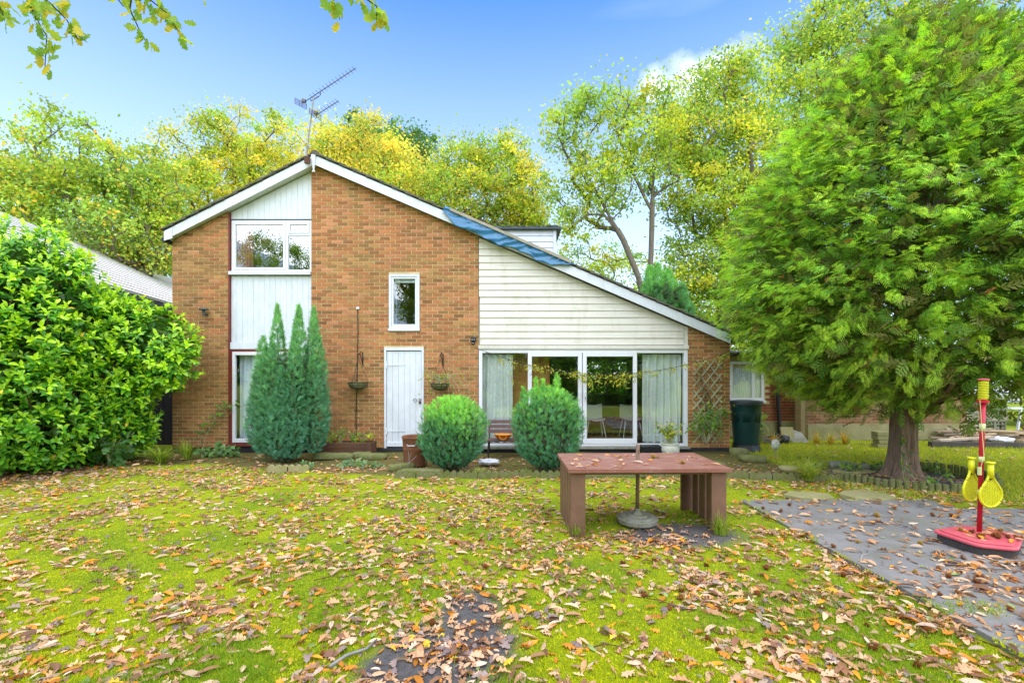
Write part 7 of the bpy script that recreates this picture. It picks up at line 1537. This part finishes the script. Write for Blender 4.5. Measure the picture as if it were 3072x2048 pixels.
for c in rest: groups.setdefault((c[7], rnd.randrange(len(LEAFT[c[7]]))), []).append(c)
for (kd, v), cs in groups.items():
    ar.scatter(LEAFT[kd][v], np.array([c[:3] for c in cs]), np.array([c[3] for c in cs]), np.array([c[4] for c in cs]), np.array([c[5] for c in cs]), np.array([c[6] for c in cs]),
               np.array([rnd.choice(TINTS[c[8]]) for c in cs]) * rng.uniform(0.6, 1.2, (len(cs), 1)))
ar.build('fallen_leaves', M['litter'], None, True)['kind'] = 'stuff'

# spiny chestnut burrs
def burr_mesh(seed, col, split):
    r_ = np.random.default_rng(seed); ar = Arr(); n = 190
    d = r_.normal(size=(n, 3)); d /= np.linalg.norm(d, axis=1, keepdims=True)
    if split: d = d[(d[:, 2] < 0.45) | (np.abs(d[:, 0]) > 0.55)]
    k = len(d); S, D, N = frames(d, np.tile([0.2, 0.5, 0.8], (k, 1)))
    sp = ([(-0.09, 0, 0), (0.09, 0, 0), (0, 1, 0), (0, 0, 0.09)], [(0, 1, 2), (1, 3, 2), (3, 0, 2)])
    ar.scatter(sp, d * 0.58, unit(S), unit(D + r_.normal(0, 0.25, d.shape)), N, r_.uniform(0.3, 0.5, k), np.array(col) * r_.uniform(0.6, 1.3, (k, 1)))
    V, F_ = [], []
    for j in range(7):
        for i in range(12):
            a, e = i * TAU / 12, (j / 6 - 0.5) * math.pi; q = (math.cos(a) * math.cos(e) * 0.62, math.sin(a) * math.cos(e) * 0.62, math.sin(e) * 0.62)
            if split and q[2] > 0.2 and abs(q[0]) < 0.35: q = (q[0], q[1], q[2] - 0.35)
            V.append(q)
    for j in range(6):
        for i in range(12): F_.append((j * 12 + i, j * 12 + (i + 1) % 12, (j + 1) * 12 + (i + 1) % 12, (j + 1) * 12 + i))
    ar.scatter((V, F_), np.zeros((1, 3)), *(np.eye(3)[i:i + 1] for i in range(3)), 1.0, [np.array(col) * 0.45])
    return ar.mesh('chestnut_burr', M['burr'])
BM = {'brown': [burr_mesh(1, (0.26, 0.09, 0.02), False), burr_mesh(2, (0.22, 0.075, 0.02), True), burr_mesh(3, (0.30, 0.12, 0.03), True)], 'golden': [burr_mesh(4, (0.42, 0.25, 0.04), True), burr_mesh(5, (0.38, 0.24, 0.05), False)]}
def burr(x, y, z, kind, where, r=None, grp=True):
    r = r or rnd.uniform(0.024, 0.038); o = bpy.data.objects.new('chestnut_burr', rnd.choice(BM[kind])); o.location = (x, y, z + r * 0.62); o.rotation_euler = (rnd.uniform(-.7, .7), rnd.uniform(-.7, .7), rnd.uniform(0, 6)); o.scale = (r, r, r * rnd.uniform(0.75, 1)); link(o)
    tag(o, f'{kind} spiny chestnut husk {where}', 'chestnut husk', f'{kind} chestnut husks {where}' if grp else None)
for i in range(62):
    t_ = rnd.random(); x, y = rnd.uniform(3.05, 6.0), rnd.uniform(2.9, 6.1)
    if i % 2: x, y = 3.3 + t_ * 2.4 + rnd.gauss(0, .25), 3.6 + t_ * 0.9 + rnd.gauss(0, 0.25)
    if (Vector((x, y)) - Vector((4.5, 4.6))).length < 0.33: y -= 0.6
    burr(x, y, 0.02, 'golden' if rnd.random() < .15 else 'brown', 'on the grey rubber mats')
for i in range(14): burr(rnd.uniform(4.36, 4.78), rnd.uniform(4.44, 4.72), 0.136, 'golden' if i % 5 == 0 else 'brown', 'on the red tether tennis base', 0.03)
for i in range(48):
    y = rnd.uniform(2.75, 5.6); x = rnd.uniform(0.9, 2.95) if i % 4 else rnd.uniform(-2.2, 0.9)
    if 0.5 < x < 2.35 and 4.9 < y < 6.1: continue
    burr(x, y, float(gz(np.array(x), np.array(y))), 'golden' if rnd.random() < .2 else 'brown', 'on the mossy lawn')
burr(*tp(1.64, 5.6), TZ, 'golden', 'on the far edge of the table', 0.042, False); burr(*tp(1.86, 5.27), TZ, 'golden', 'in the middle of the table, nearer the trellis', 0.032, False)
# twigs and sticks
for k, (x, y, L, a, r) in enumerate([(-1.05, 2.78, 0.34, 0.9, 0.012), (-0.35, 3.15, 0.40, 0.35, 0.005), (0.5, 2.95, 0.22, 0.1, 0.004), (-0.3, 2.85, 0.3, 1.1, 0.004), (1.75, 3.2, 0.3, 0.05, 0.004), (3.1, 4.3, 0.3, 0.7, 0.010), (-1.6, 3.9, 0.35, 0.3, 0.004), (-0.15, 3.5, 0.3, 2.7, 0.004), (1.0, 3.6, 0.3, -0.6, 0.004), (3.9, 5.7, 0.5, -0.35, 0.007), (3.7, 4.15, 0.45, -0.3, 0.007), (-2.1, 3.1, 0.28, 2.2, 0.004)]):
    z = float(gz(np.array(x), np.array(y))) + 0.022 + (0.02 if x > 3 else 0); d = Vector((math.cos(a), math.sin(a), 0)); n_ = Vector((-d.y, d.x, 0)); p = Vector((x, y, z)); b = MB()
    b.tube([p, p + d * L * 0.35 + n_ * 0.012 + Vector((0, 0, 0.008)), p + d * L * 0.7 - n_ * 0.01, p + d * L + n_ * 0.02 + Vector((0, 0, 0.006))], [r, r * 0.9, r * 0.8, r * 0.5], 6)
    if k % 2: b.tube([p + d * L * 0.5, p + d * L * 0.7 + n_ * 0.06 + Vector((0, 0, 0.015))], [r * 0.7, r * 0.4], 5)
    tag(b.build('twig', M['oldmast'] if k in (0, 5) else M['planter'], None, True), ['thick pale stick lying on moss at the bottom of the picture', 'dark forked twig at the edge of the bare soil', 'short dark twig on the moss beside the bare soil', 'thin forked twig lying across the bare soil', 'thin straight twig on the moss before the table', 'thick pale stick on the front rubber mat edge', 'thin forked twig on the moss far from the soil patch', 'thin twig behind the bare soil patch', 'slanting thin twig between soil patch and table', 'dark forked stick on the back rubber mats', 'brown stick on the mat before the tether tennis base', 'thin forked twig on the moss near the hedge side'][k], 'twig')
# a few tall seeding grass stems in the foreground
for k, (x, y, h) in enumerate([(0.02, 2.75, 0.20), (0.13, 2.72, 0.16), (-0.33, 2.73, 0.14)]):
    b = MB(); b.cur = (0.30, 0.36, 0.06); b.tube([(x, y, 0), (x + 0.01, y, h * 0.6), (x + 0.04 * (-1) ** k, y, h)], [0.0022, 0.0018, 0.001], 5); tag(b.build('seeding_grass', M['grass']), ['tallest pale grass stem standing beside the soil patch', 'leaning pale grass stem next to the tallest one', 'short pale grass stem at the soil patch'][k], 'grass stem')
